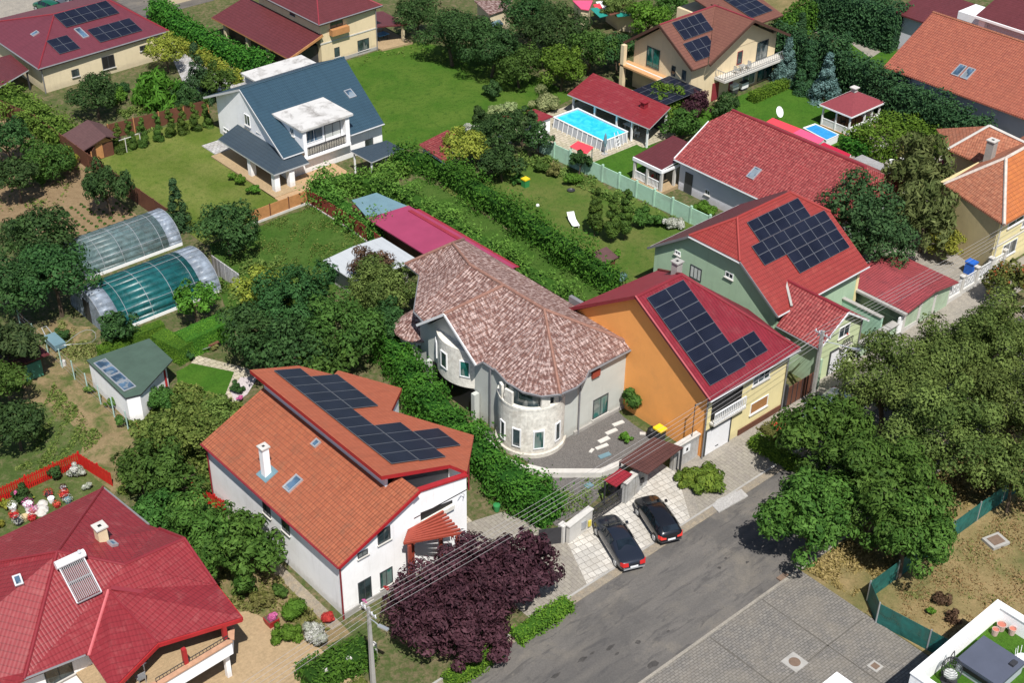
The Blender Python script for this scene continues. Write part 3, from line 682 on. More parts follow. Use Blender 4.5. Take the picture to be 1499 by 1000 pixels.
sheet('courtyard', [(104, 78), (122, 77), (124, 66), (110, 62), (104, 66)], .028, MT['sidewalk'])
sheet('north_lot', [(40, 166), (75, 166), (88, 175), (88, 230), (40, 230)], .03, MT['sidewalk'])
sheet('small_garden_lawn', [G(258, 545), G(282, 532), G(345, 545), G(335, 578), G(262, 580)], .03, MT['turf'])
sheet('garden_path', [G(285, 520), G(362, 540), G(378, 552), G(350, 590), G(305, 585), G(330, 578), G(343, 545), G(280, 532)], .034, MT['stonepath'])
sheet('flower_garden_lawn', [(14, 80.7), (14, 72.5), (28, 72.5), (29.9, 77), (29.5, 80.7)], .04, MT['weeds'])
sheet('white_house_bed', [(31, 54), (34.6, 54), (34.9, 70), (31, 70), (29.2, 62)], .03, MT['dirt2'])
sheet('wall_gravel', [(34.0, 55), (34.8, 55), (35.0, 69), (34.2, 69)], .036, MT['kerbdirt'])
sheet('stone_path_north', [(69.8, 133.6), (76.6, 131.5), (78.3, 130.5), (80.2, 150), (76, 150)], .03, MT['wallstone'])
sheet('far_yard', [(140, 103), (175, 103), (200, 80), (200, 140), (150, 140)], .03, MT['dry'])
sheet('far_path', [G(1180, 35), G(1260, 60), G(1290, 75), G(1275, 85), G(1240, 60), G(1185, 45)], .034, MT['sidewalk'])
# ================================================================== building helpers
def pxY(u, v, Y): d = ray(u, v); t = Y/d[1]; return (d[0]*t, CH+d[2]*t)       # -> (x, z) on the plane y=Y
def pxX(u, v, X): d = ray(u, v); t = X/d[0]; return (d[1]*t, CH+d[2]*t)       # -> (y, z) on the plane x=X
class Plane:
    def __init__(s, a, b, c):
        a, b, c = (np.array(q, float) for q in (a, b, c)); n = np.cross(b-a, c-a); n /= np.linalg.norm(n)
        if n[2] < 0: n = -n
        s.a, s.n = a, n; s.U = np.cross([0, 0, 1.], n); s.U /= np.linalg.norm(s.U); s.V = np.cross(n, s.U)
    def at(s, u, v):
        d = ray(u, v); o = np.array([0, 0, CH]); return o+d*(((s.a-o)@s.n)/(d@s.n))
    def pt(s, u, v, h=0.): return s.a+s.U*u+s.V*v+s.n*h
    def z(s, x, y): return s.a[2]-(s.n[0]*(x-s.a[0])+s.n[1]*(y-s.a[1]))/s.n[2]
def walls(root, pts, tops, mats, mi=None, z0=-.1, name='wall'):
    a = sum(pts[i][0]*pts[(i+1) % len(pts)][1]-pts[(i+1) % len(pts)][0]*pts[i][1] for i in range(len(pts)))
    if not isinstance(tops, (list, tuple)): tops = [tops]*len(pts)
    if a < 0:
        pts = pts[::-1]; tops = tops[::-1]
        if mi: mi = mi[:-1][::-1]+mi[-1:]
    m = MB(); n = len(pts)
    for i in range(n):
        j = (i+1) % n
        m.poly([(*pts[i], z0), (*pts[j], z0), (*pts[j], tops[j]), (*pts[i], tops[i])], mi[i] if mi else 0)
    if max(tops)-min(tops) < .01: m.poly([(*p, t) for p, t in zip(pts, tops)])
    m.poly([(*p, z0) for p in pts][::-1])
    return m.build(name, mats, root)
def window(root, ax, c, a0, a1, z0, z1, sg, fr='frame_w', gl='glass', sill=True, mull=1, name='window', label=None, t=.07):
    """ax 'x': wall plane x=c, a = y range; ax 'y': wall plane y=c, a = x range; sg = side that faces out"""
    a0, a1 = min(a0, a1), max(a0, a1); z0, z1 = min(z0, z1), max(z0, z1)
    def B(m, p0, p1, q0, q1, d0, d1, mi=0):
        lo, hi = sorted((c+sg*d0, c+sg*d1))
        if ax == 'x': m.box(lo, hi, p0, p1, q0, q1, mi)
        else: m.box(p0, p1, lo, hi, q0, q1, mi)
    m = MB(); d = .05
    B(m, a0, a1, z1-t, z1, -.02, d); B(m, a0, a1, z0, z0+t, -.02, d)
    B(m, a0, a0+t, z0+t, z1-t, -.02, d); B(m, a1-t, a1, z0+t, z1-t, -.02, d)
    for i in range(mull):
        x = a0+(a1-a0)*(i+1)/(mull+1); B(m, x-t*.4, x+t*.4, z0+t, z1-t, -.02, d*.8)
    if sill: B(m, a0-.08, a1+.08, z0-.07, z0-.004, -.02, .14, 1)
    f = m.build(name, [MT[fr], MT['concw']], root)
    if label: f['label'] = label
    g = MB(); B(g, a0+t*.5, a1-t*.5, z0+t*.5, z1-t*.5, -.015, .018); g.build('pane', MT[gl], f)
    return f
def winpx(root, ax, c, u0, v0, u1, v1, sg=-1, **k):
    f = pxX if ax == 'x' else pxY
    a0, z1 = f(u0, v0, c); a1, z0 = f(u1, v1, c)
    return window(root, ax, c, a0, a1, z0, z1, sg, **k)
def winl(root, Y, ul, vt, vb, ur, **k):                     # street-facing window: left edge and right pixel column
    x0, z1 = pxY(ul, vt, Y); _, z0 = pxY(ul, vb, Y); vm = (vt+vb)/2; x1, _ = pxY(ur, vm-(vm+841)/(3512-ul)*(ur-ul), Y)
    return window(root, 'y', Y, x0, x1, z0, z1, -1, **k)
def garage_door(root, Y, x0, x1, z0, z1, sg=-1):
    m = MB(); m.box(x0, x1, Y-.03, Y+.03, z0, z1, 0)
    d = m.build('garage_door', MT['door_w'], root)
    f = MB(); f.box(x0-.12, x0, Y-.07, Y+.05, z0, z1+.12); f.box(x1, x1+.12, Y-.07, Y+.05, z0, z1+.12); f.box(x0, x1, Y-.07, Y+.05, z1, z1+.12)
    f.build('door_frame', MT['frame_d'], d)
    h = MB(); h.box((x0+x1)/2-.15, (x0+x1)/2+.15, Y-.07, Y-.03, z0+.35, z0+.4); h.build('handle', MT['dark'], d)
    return d
def ridge(root, lines, r, mat, name='ridge_cap'):
    m = MB()
    for l in lines: m.tube([(x, y, z+.02) for x, y, z in l], r, 6)
    return m.build(name, mat, root)
def gutters(root, lines, mat, r=.07, name='gutter'):
    for l in lines: MB().tube(l, r, 6).build(name, mat, root)
def panel(root, pl, u, v, w, h, lift=.10):
    """one photovoltaic panel lying on a roof plane"""
    m = MB(); t = .04
    q = lambda a, b, z: pl.pt(a, b, z)
    m.hull([[q(u, v, lift), q(u+w, v, lift), q(u+w, v+h, lift), q(u, v+h, lift)], [q(u, v, lift+t), q(u+w, v, lift+t), q(u+w, v+h, lift+t), q(u, v+h, lift+t)]], 1)
    e = .022; z = lift+t+.004
    m.poly([q(u+e, v+e, z), q(u+w-e, v+e, z), q(u+w-e, v+h-e, z), q(u+e, v+h-e, z)], 0)
    return m.build('solar_panel', [MT['pv'], MT['pvrim']], root)
def array(root, pl, u0, v0, nc, nr, w, h, gap=.02, lift=.10):
    for i in range(nc):
        for j in range(nr): panel(root, pl, u0+i*w+gap/2, v0+j*h+gap/2, w-gap, h-gap, lift)
def skylight(root, pl, u, v, w, h, name='skylight'):
    m = MB(); q = pl.pt
    for (a, b, c, d) in ((u, v, w, .1), (u, v+h-.1, w, .1), (u, v+.1, .1, h-.2), (u+w-.1, v+.1, .1, h-.2)):
        m.hull([[q(a, b, z), q(a+c, b, z), q(a+c, b+d, z), q(a, b+d, z)] for z in (-.05, .14)])
    f = m.build(name, MT['steel'], root)
    g = MB(); g.hull([[q(u+.08, v+.08, z), q(u+w-.08, v+.08, z), q(u+w-.08, v+h-.08, z), q(u+.08, v+h-.08, z)] for z in (-.03, .10)]); g.build('pane', MT['glassb'], f)
    return f
def chimney(root, x, y, z0, z1, w, mat, capmat='concw', flash=None):
    m = MB(); m.box(x-w/2, x+w/2, y-w/2, y+w/2, z0, z1)
    c = m.build('chimney', MT[mat], root)
    k = MB(); k.box(x-w/2-.09, x+w/2+.09, y-w/2-.09, y+w/2+.09, z1+.002, z1+.1)
    k.box(x-w*.18, x+w*.18, y-w*.18, y+w*.18, z1+.102, z1+.11, 1); k.build('chimney_cap', [MT[capmat], MT['black']], c)
    return c
def downpipe(root, x, y, z0, z1, mat):
    return MB().tube([(x, y, z0), (x, y, z1)], .06, 7).build('downpipe', MT[mat], root)
def posts(root, pts, z0, z1, w, mat, name='post'):
    for x, y in pts: MB().box(x-w/2, x+w/2, y-w/2, y+w/2, z0, z1).build(name, MT[mat], root)
def railing(root, a, b, z0, h, mat, step=.14, name='railing', r=.014, top=.025):
    m = MB(); a = np.array([*a[:2], z0], float); b = np.array([*b[:2], z0], float); L = np.linalg.norm(b-a); n = max(2, int(L/step))
    up = np.array([0, 0, h])
    m.bar(a+up, b+up, top*2, top*2); m.bar(a+up*.12, b+up*.12, top*1.4, top*1.4)
    for i in range(n+1):
        p = a+(b-a)*i/n; m.bar(p, p+up, r*2, r*2)
    return m.build(name, MT[mat], root)

# ================================================================== white house with orange clay roofs
H1 = thing('house', 'white two-storey house with split orange tile roofs and stepped solar array', 'house', (40.5, 63, 0))
up1 = Plane((39.75, 56.5, 8.75), (39.75, 72.5, 8.75), (46.1, 56, 6.35)); lo1 = Plane((35.2, 55.4, 5), (35.2, 71.4, 5), (41.54, 55.4, 7.68))
zz = lambda x, y: up1.z(x, y)-.34
w1 = [(35.3, 55.4), (41.2, 55.4), (41.2, 57.3), (45.7, 57.3), (49.5, 60.1), (46.1, 64.5), (49.1, 67.4), (46.1, 70.4), (44, 71.6), (40.35, 71.6), (35.3, 71.6)]
walls(H1, w1, [lo1.z(35.3, 55)-.17, lo1.z(41.2, 55)-.17, 7.3, zz(45.7, 57), zz(49.5, 60), zz(46.1, 64), zz(49.1, 67), zz(46.1, 70), zz(44, 71), 7.0, lo1.z(35.3, 55)-.17], [MT['white']])
MB().prism([(41.2, 55.6), (45.85, 55.6), (45.85, 57.3), (41.2, 57.3)], 0, 5.0).build('balcony_wall', MT['white'], H1)
m = MB(); m.hull([[(41.25, 55.6, 4.9), (45.85, 55.6, 4.9), (45.85, 55.8, 4.9), (41.25, 55.8, 4.9)], [(41.25, 55.6, 7.1), (45.85, 55.6, 6.1), (45.85, 55.8, 6.1), (41.25, 55.8, 7.1)]]); m.build('parapet', MT['white'], H1)
MB().hull([[(41.2, 57.2, 4.95), (45.6, 57.2, 4.95), (45.6, 57.29, 4.95), (41.2, 57.29, 4.95)], [(41.2, 57.2, 7.75), (45.6, 57.2, 6.1), (45.6, 57.29, 6.1), (41.2, 57.29, 7.75)]]).build('balcony_shade_wall', MT['dark'], H1)  # back wall coloured dark to stand for the shade under the roof
MB().bar((41.3, 55.68, 7.2), (45.9, 55.68, 6.2), .4, .14).build('parapet_coping', MT['red_paint'], H1)
MB().box(40.36, 40.6, 57.3, 71.6, 6.9, 8.42).build('clerestory_wall', MT['lilac'], H1)
c = lambda x, y: (x, y, lo1.z(x, y))
MB().slab([c(34.95, 55.1), c(41.5, 55.1), c(41.4, 57.2), c(40.34, 57.2), c(40.34, 71.7), c(34.95, 71.7)], .15, 0, 1).build('lower_roof', [MT['r_orange'], MT['red_paint']], H1)
c = lambda x, y: (x, y, up1.z(x, y))
MB().slab([c(39.7, 72.2), c(43.8, 72.3), c(45.6, 70.5), c(46.4, 71.1), c(49.6, 67.6), c(46.4, 64.6), c(50.2, 60.0), c(46.0, 55.7), c(45.4, 56.8), c(39.7, 56.7)], .32, 0, 1).build('upper_roof', [MT['r_orange2'], MT['red_paint']], H1)
W1, D1 = 2.36, 1.262
array(H1, up1, 1.25, -3.97, 11, 1, D1, W1); array(H1, up1, 8.75, -6.37, 4, 1, D1, W1)
array(H1, up1, 1.15, -6.37, 4, 1, D1, W1); array(H1, up1, 2.3, -8.78, 2, 1, D1, W1)
q = lo1.at(390, 694); chimney(H1, q[0], q[1], q[2]-.3, q[2]+2.3, .5, 'white')
MB().hull([[lo1.pt(*((lambda a: (float((a-lo1.a)@lo1.U)+dx, float((a-lo1.a)@lo1.V)+dy))(np.array(q))), h) for dx, dy in ((-.6, -.5), (.6, -.5), (.6, .65), (-.6, .65))] for h in (.0, .05)]).build('chimney_flashing', MT['bluegrey'], H1)
def uvof(pl, u, v): a = pl.at(u, v)-pl.a; return float(a@pl.U), float(a@pl.V)
a = uvof(lo1, 429, 709); skylight(H1, lo1, a[0]-.4, a[1]-.65, .8, 1.3); a = uvof(lo1, 463, 650); skylight(H1, lo1, a[0]-.3, a[1]-.3, .55, .6, 'roof_vent')
gutters(H1, [[(34.9, 55.1, 4.82), (34.9, 71.7, 4.82)]], MT['gutter'])
for x, y, z in ((35.15, 55.3, 4.8), (35.15, 71.4, 4.8), (46.2, 56.2, 6.1), (49.7, 60.0, 4.6)): downpipe(H1, x, y, 0, z, 'gutter')
MB().bar((34.95, 55.06, 4.83), (41.5, 55.06, 7.5), .06, .24).build('barge_board', MT['red_paint'], H1)
for a in ((523.5, 854.5, 889, 543.6), (555.6, 839.5, 863, 574.5), (552, 779.5, 799, 571), (523, 811, 819, 538)): winl(H1, 55.4, *a, fr='frame_d', gl='glassg' if a[0] == 555.6 else 'glass')
for y in (63.6, 61.3): window(H1, 'x', 35.3, y, y+.9, 3.1, 4.15, -1, fr='frame_d')
x0, z1 = pxY(592, 748, 55.6); x1, z0 = pxY(636, 735, 55.6)
m = MB(); m.hull([[(41.9, 55.58, 4.25), (44.6, 55.58, 4.25), (44.6, 55.7, 4.25), (41.9, 55.7, 4.25)], [(41.9, 55.58, 5.15), (44.6, 55.58, 4.75), (44.6, 55.7, 4.75), (41.9, 55.7, 5.15)]]); m.build('balcony_shade_panel', MT['black'], H1)  # flat black panel painted as the shade inside a balcony slot
MB().bar((41.9, 55.5, 4.3), (44.6, 55.5, 4.3), .3, .35).build('balcony_ledge', MT['stone'], H1)
m = MB(); m.box(35.26, 41.3, 55.3, 55.44, -.1, .5); m.build('plinth', MT['conc'], H1)
m = MB(); m.tube([(44.9, 55.3, 4.95), (45.2, 55.3, 5.2), (45.4, 55.3, 5.0), (45.35, 55.3, 4.7)], .025, 5); m.build('awning_bracket', MT['steel'], H1)
PG = thing('pergola', 'small red wooden pergola against the white house wall above the plums', 'pergola', (43.5, 54, 0))
pz = 4.5; A = [(40.9, 55.3, pz), (43.3, 55.3, pz), (42.9, 53.0, pz), (40.0, 54.4, pz)]
A = [np.array(a) for a in A]
for i in range(8):
    t = i/7; l = A[0]*(1-t)+A[3]*t; r_ = A[1]*(1-t)+A[2]*t; d = (r_-l)*.12
    MB().bar(l-d, r_+d, .14, .16).build('slat', MT['pergred'], PG)
for t in (0.1, .9):
    MB().bar(A[0]*(1-t)+A[1]*t+[0, 0, -.17], A[3]*(1-t)+A[2]*t+[0, 0, -.17], .14, .18).build('beam', MT['pergred'], PG)
for a in (A[3], A[2], A[0], A[1]): MB().box(a[0]-.1, a[0]+.1, a[1]-.1, a[1]+.1, 0, pz-.25).build('post', MT['pergred'], PG)

# ================================================================== tower house (mottled brown roof)
H2 = thing('house', 'grey house with round travertine tower and mottled brown tiled roof', 'house', (60, 68, 0))
walls(H2, [(55.9, 62.5), (57, 59.8), (65.8, 59.8), (65.8, 79.3), (60.4, 79.3), (60.2, 77.6), (56.5, 74.2), (56.5, 72.6), (55.9, 72.4)], 5.68, [MT['grey']])
tc = (57.35, 61.75); tr = 2.55
arc = lambda c, r, a0, a1, n, z: [(c[0]+r*math.cos(R(a0+(a1-a0)*i/n)), c[1]+r*math.sin(R(a0+(a1-a0)*i/n)), z) for i in range(n+1)]
m = MB(); m.lathe((*tc, 0), [(tr+.18, -.1), (tr+.18, .35), (tr, .36), (tr, 4.3), (tr+.03, 4.31), (tr+.03, 4.5), (tr-.3, 4.51), (tr-.3, 4.2)], 48)
T2 = m.build('tower', MT['stone'], H2, smooth=False)
MB().cyl(tc, tr-.5, 4.0, 5.7, 32).build('tower_glazing', MT['glass'], H2)
for a, wd in ((160, .5), (184, .75), (252, .7), (276, .35), (298, .8)): MB().obox((tc[0]+(tr-.12)*math.cos(R(a)), tc[1]+(tr-.12)*math.sin(R(a))), .2, wd, 4.52, 5.65, R(a)).build('tower_pillar', MT['stone'], H2)
for a, zb, wd in ((172, .9, .62), (203, .85, .72), (241, .8, .85), (279, .95, .6)):
    ca, sa = math.cos(R(a)), math.sin(R(a))
    m = MB()
    for dz0, dz1, wy in ((0, .08, wd), (1.62, 1.7, wd)): m.obox((tc[0]+tr*ca, tc[1]+tr*sa), .16, wy, zb+dz0, zb+dz1, R(a))
    for s in (-1, 1): m.obox((tc[0]+tr*ca-sa*s*(wd/2-.04), tc[1]+tr*sa+ca*s*(wd/2-.04)), .16, .08, zb+.08, zb+1.62, R(a))
    f = m.build('window', MT['frame_w'], H2); MB().obox((tc[0]+tr*ca, tc[1]+tr*sa), .07, wd-.08, zb+.05, zb+1.66, R(a)).build('pane', MT['glassg' if a == 241 else 'glass'], f)
# bay under the gable
bc = (58.45, 69.0); br = 3.45
bp = [(p[0], p[1]) for p in arc(bc, br, 122, 238, 24, 0)]
MB().prism(bp, 2.5, 5.9).build('bay', MT['stone'], H2)
m = MB(); pk = [(55.86, 72.3, 5.6), (55.86, 65.7, 5.6), (55.86, 69.2, 8.35)]
m.hull([pk, [(56.2, y, z) for x, y, z in pk]]); m.build('gable_wall', MT['grey'], H2)
for yy, gl in ((71.0, 'glass'), (69.3, 'glass'), (67.3, 'glassg')):
    ang = math.asin((yy-bc[1])/br); xx = bc[0]-br*math.cos(ang)
    m = MB(); a = math.pi-ang
    for dz0, dz1 in ((0, .08), (1.42, 1.5)): m.obox((xx, yy), .16, .85, 3.5+dz0, 3.5+dz1, a)
    for s in (-1, 1): m.obox((xx-math.sin(a)*s*.385, yy+math.cos(a)*s*.385), .16, .08, 3.58, 4.92, a)
    f = m.build('window', MT['frame_w'], H2); MB().obox((xx, yy), .07, .77, 3.55, 4.95, a).build('pane', MT[gl], f)
MB().box(55.82, 55.9, 66.4, 71.8, 0, 2.4).build('porch_shade_panel', MT['black'], H2)  # black panel on the wall stands in for shade below the bay
for y in (66.2, 72.0): MB().box(55.3, 55.8, y-.2, y+.2, 0, 2.5).build('porch_pillar', MT['grey'], H2)
# roof
D, Cc, B_, A_ = (61, 64.5, 8.75), (61, 69.2, 8.7), (61, 73.3, 8.7), (62.5, 77.3, 8.35); e = 5.8
fs = [[D, Cc, (55.75, 65.5, e), (55.75, 64.2, e)], [Cc, (55.0, 69.2, 8.55), (55.0, 65.5, e), (55.8, 65.5, e)], [Cc, (55.0, 69.2, 8.55), (55.0, 72.6, e), (55.8, 72.6, e)],
      [Cc, B_, (56.1, 74.4, e), (55.75, 72.6, e)], [B_, A_, (59.8, 78.4, e)], [A_, (60, 80.6, e), (59.8, 78.4, e)], [B_, (59.8, 78.4, e), (56.1, 74.4, e)],
      [D, B_, (66.4, 73.3, e), (66.4, 59.6, e)], [B_, A_, (66.4, 80.6, e), (66.4, 73.3, e)], [A_, (66.4, 80.6, e), (60, 80.6, e)], [D, (66.2, 59.4, e), (61, 59.4, e)]]
fan = [(61, 59.4, e), (60.0, 58.75, e), (58.8, 58.45, e), (57.3, 58.6, e), (56.1, 59.3, e), (55.4, 60.6, e), (55.3, 62.3, e), (55.75, 64.2, e)]
for i in range(len(fan)-1): fs.append([D, fan[i], fan[i+1]])
m = MB()
for f in fs: m.slab(f, .16, 0, 1)
m.build('roof', [MT['r_tower'], MT['gutter_d']], H2)
ridge(H2, [[D, Cc, B_, A_], [Cc, (55.0, 69.2, 8.55)], [D, (66.2, 59.4, e)], [D, (57.3, 58.6, e)], [A_, (60, 80.6, e)], [A_, (66.4, 80.6, e)]], .13, plain('ridge_tile', (.24, .125, .095), .85, .25, 3, .3))
gutters(H2, [fan, [(55.72, 64.2, e-.1), (55.72, 65.4, e-.1)], [(61, 59.35, e-.1), (66.2, 59.35, e-.1)], [(55.7, 72.6, e-.1), (56.05, 74.4, e-.1), (59.75, 78.4, e-.1)]], MT['gutter_d'])
MB().bar((54.98, 65.45, 5.78), (54.98, 69.2, 8.5), .08, .2).build('barge_board', MT['frame_w'], H2)
MB().bar((54.98, 72.65, 5.78), (54.98, 69.2, 8.5), .08, .2).build('barge_board', MT['frame_w'], H2)
MB().box(66.42, 66.75, 59.6, 67.4, 5.0, 6.35).build('firewall_parapet', MT['gutter_d'], H2)
winl(H2, 59.8, 868.5, 586.6, 613.6, 889.5, fr='frame_d', gl='glassg', mull=1)
x, z = pxY(871, 546, 59.8); MB().box(x-.4, x+.4, 59.6, 59.78, z-.3, z+.3).build('vent_box', MT['pergred'], H2)
downpipe(H2, 60.35, 59.6, 0, 5.6, 'gutter_d'); downpipe(H2, 55.7, 64.6, 0, 5.6, 'gutter_d')
MB().box(60, 65.9, 59.62, 59.84, -.1, .3).build('plinth', MT['conc'], H2)
# low round annex at the back
ac = (57.6, 75.6); MB().cyl(ac, 1.75, 0, 3.0, 20).build('annex_wall', MT['stone'], H2)
m = MB(); ap = (58.3, 76.6, 4.3)
rim = [(ac[0]+2.25*math.cos(R(a)), ac[1]+2.25*math.sin(R(a)), 3.05) for a in range(75, 286, 30)]
for i in range(len(rim)-1): m.slab([ap, rim[i], rim[i+1]], .12)
m.build('annex_roof', MT['r_tower'], H2)
for a in (195, 232):
    f = MB().obox((ac[0]+1.75*math.cos(R(a)), ac[1]+1.75*math.sin(R(a))), .12, .7, 1.3, 2.5, R(a)).build('window', MT['frame_w'], H2)
    MB().obox((ac[0]+1.75*math.cos(R(a)), ac[1]+1.75*math.sin(R(a))), .18, .54, 1.38, 2.42, R(a)).build('pane', MT['glass'], f)

# ================================================================== orange/yellow house with crimson sheet roof
H3 = thing('house', 'house with plain orange side wall, yellow street front and crimson sheet roof', 'house', (70, 58, 0))
op = Plane((65.2, 51, 6.0), (75, 51, 6.0), (65.3, 58.9, 11))
walls(H3, [(65.4, 51.45), (74.7, 51.45), (76.0, 57.2), (73.4, 64.2), (65.4, 65.7), (65.4, 58.85)], [6.1, 5.8, 5.6, 7.0, 6.2, 10.8], [MT['orange'], MT['yellow'], MT['cream']], [1, 2, 2, 2, 0, 0])
rf = [[(64.95, 50.85, op.z(65, 50.85)), (75.2, 50.85, op.z(75, 50.85)), (69.95, 58.85, op.z(70, 58.85)), (64.95, 58.85, op.z(65, 58.85))]]
ap = (69.95, 58.85, op.z(70, 58.85)); al = (64.95, 58.85, op.z(65, 58.85))
MB().slab(rf[0], .16, 0, 1).build('front_roof', [MT['r_rib'], MT['maroontrim']], H3)
m = MB(); m.slab([ap, (75.2, 50.85, op.z(75, 50.85)), (76.6, 57.2, 5.85)], .16); m.slab([ap, (76.6, 57.2, 5.85), (73.7, 64.5, 7.3)], .16); m.build('hip_roof', MT['r_rib'], H3)
m = MB(); m.slab([al, ap, (73.7, 64.5, 7.3)], .16); m.slab([al, (73.7, 64.5, 7.3), (64.95, 66.1, 6.35)], .16); m.build('rear_roof', MT['r_flat'], H3)
ridge(H3, [[al, ap], [ap, (75.2, 50.85, 5.95)], [ap, (73.7, 64.5, 7.3)]], .12, MT['gutter'])
MB().bar((64.93, 50.85, 5.92), (64.93, 58.85, 10.98), .08, .26).build('barge_board', MT['gutter'], H3)
MB().bar((64.93, 66.1, 6.3), (64.93, 58.85, 10.98), .08, .26).build('barge_board', MT['gutter'], H3)
MB().bar((64.9, 50.8, 6.03), (64.9, 58.85, 11.12), .12, .05).build('verge_flashing', plain('verge_red', (.36, .08, .09), .5, .1, 2, .1), H3)
array(H3, op, .47, .75, 2, 8, 2.0, 1.012); array(H3, op, 4.5, .93, 2, 2, 1.33, .93)
gutters(H3, [[(64.9, 50.75, 5.85), (75.2, 50.75, 5.85)]], MT['gutter_w'], .06)
downpipe(H3, 65.3, 51.3, 0, 5.8, 'gutter_d'); downpipe(H3, 74.6, 51.3, 0, 5.8, 'gutter_d')
chimney(H3, 70.9, 60.2, 9.0, 11.1, .6, 'conc', 'conc')
winl(H3, 51.45, 1103.5, 548, 565, 1127, mull=2); winl(H3, 51.45, 1099, 592, 607, 1123.6, gl='shutter', mull=0, label='window closed by a brown roller shutter')
x0, _ = pxY(1035, 622, 51.45); x1, _ = pxY(1070, 600, 51.45)
garage_door(H3, 51.41, x0, x1, .05, 2.35)
x0, z1 = pxY(1041, 575, 51.45); x1, z0 = pxY(1079, 588, 51.45)
MB().box(66.0, 69.4, 51.40, 51.5, 3.2, 5.3).build('loggia_shade_panel', MT['black'], H3)  # black panel on the facade, loggia shade put into its colour
m = MB(); m.box(65.9, 69.5, 50.95, 51.45, 2.95, 3.12); m.build('balcony_slab', MT['concw'], H3)
railing(H3, (65.95, 51.0), (69.45, 51.0), 3.12, .95, 'wmetal', .2, 'balcony_railing', .03, .045)
MB().box(69.5, 74.72, 51.36, 51.47, -.1, .55).build('plinth', MT['wood_dark'], H3)
for a in ((71.2, .9),): pass

# ================================================================== pale green house
H4 = thing('house', 'pale green house with half-hipped red roof carrying a big solar array', 'house', (85, 61, 0))
gp = Plane((78.8, 56, 5), (90, 56, 5), (85, 63.1, 10)); g = lambda x, y: (x, y, gp.z(x, y)); bz = lambda y: 5+(70.2-y)*.704
walls(H4, [(79.2, 56.4), (90.5, 56.4), (90.5, 69.9), (79.2, 69.9), (79.2, 65.9), (79.2, 60.4)], [5.0, 5.0, 5.0, 5.0, 7.8, 7.9], [MT['green'], MT['yellow']], [0, 0, 0, 0, 0, 0])
k1, k2 = (81.4, 63.1, gp.z(0, 63.1)), (88.3, 63.1, gp.z(0, 63.1))
MB().slab([g(78.8, 55.85), g(90.95, 55.85), g(90.95, 60.6), k2, k1, g(78.8, 60.3)], .16, 0, 1).build('front_roof', [MT['r_red'], MT['gutter_d']], H4)
MB().slab([(78.8, 70.4, bz(70.4)), (90.95, 70.4, bz(70.4)), (90.95, 65.6, bz(65.6)), k2, k1, (78.8, 65.9, bz(65.9))], .16, 0, 1).build('rear_roof', [MT['r_maroon'], MT['gutter_d']], H4)
MB().slab([g(78.8, 60.3), k1, (78.8, 65.9, bz(65.9))], .16, 0, 1).build('half_hip', [MT['r_red'], MT['gutter_d']], H4)
MB().slab([g(90.95, 60.6), k2, (90.95, 65.6, bz(65.6))], .16, 0, 1).build('half_hip', [MT['r_red'], MT['gutter_d']], H4)
ridge(H4, [[k1, k2], [k1, g(78.8, 60.3)], [k1, (78.8, 65.9, bz(65.9))], [k2, g(90.95, 60.6)]], .12, plain('ridge_red', (.27, .035, .03), .5, .1, 2, .1))
array(H4, gp, 3.08, 5.98, 5, 2, 1.33, .98); array(H4, gp, 1.95, 4.0, 7, 2, 1.365, .98); array(H4, gp, 4.75, 2.05, 5, 2, 1.34, .97)
gutters(H4, [[(78.8, 55.8, 4.85), (80.4, 55.8, 4.85)], [(83.8, 55.8, 4.85), (90.95, 55.8, 4.85)], [(78.8, 70.45, 4.75), (90.95, 70.45, 4.75)], [(78.74, 65.9, 7.9), (78.74, 60.3, 7.9)]], MT['gutter_w'])
MB().bar((78.77, 55.85, 4.85), (78.77, 60.3, 7.98), .06, .2).build('barge_board', MT['gutter_d'], H4)
MB().bar((78.77, 70.4, 4.8), (78.77, 65.9, 7.9), .06, .2).build('barge_board', MT['gutter_d'], H4)
winpx(H4, 'x', 79.2, 988.5, 365, 996, 375); winpx(H4, 'x', 79.2, 1011.5, 386, 1026, 413, fr='frame_d', gl='curtain', sill=False, mull=2); winpx(H4, 'x', 79.2, 1062.5, 396, 1073, 410)
MB().box(90.2, 90.56, 56.35, 56.42, .0, 4.9).build('corner_pilaster', MT['yellow'], H4)
# street wing
wg = [(79.3, 51.95), (85.0, 51.95), (85.0, 56.4), (79.3, 56.4)]
walls(H4, [(79.3, 51.95), (82.1, 51.95), (85.0, 51.95), (85.0, 56.38), (79.3, 56.38)], [4.05, 5.9, 4.0, 4.0, 4.05], [MT['green'], plain('pale_green_front', (.52, .60, .36), .85, .06, .7, .12)], [1, 1, 0, 0, 0], name='wing_wall')
m = MB(); m.slab([(78.85, 51.5, 3.98), (82.1, 51.5, 6.1), (82.1, 58.0, 6.1), (80.6, 55.9, 5.12), (78.85, 55.9, 3.98)], .14); m.slab([(85.35, 51.5, 3.98), (82.1, 51.5, 6.1), (82.1, 58.0, 6.1), (83.6, 55.9, 5.12), (85.35, 55.9, 3.98)], .14)
m.build('wing_roof', [MT['r_redtile']], H4)
ridge(H4, [[(82.1, 51.5, 6.1), (82.1, 58.0, 6.1)]], .12, MT['gutter'])
MB().bar((82.1, 58.05, 6.3), (80.5, 55.85, 5.2), .2, .06).build('valley_flashing', MT['conc'], H4)
MB().bar((78.9, 51.48, 3.9), (82.1, 51.48, 6.02), .06, .16).build('barge_board', MT['frame_w'], H4); MB().bar((85.3, 51.48, 3.9), (82.1, 51.48, 6.02), .06, .16).build('barge_board', MT['frame_w'], H4)
gutters(H4, [[(78.8, 51.5, 3.88), (78.8, 55.9, 3.88)]], MT['gutter_d'], .06)
winl(H4, 51.95, 1229, 481, 495.5, 1243.5, mull=1)
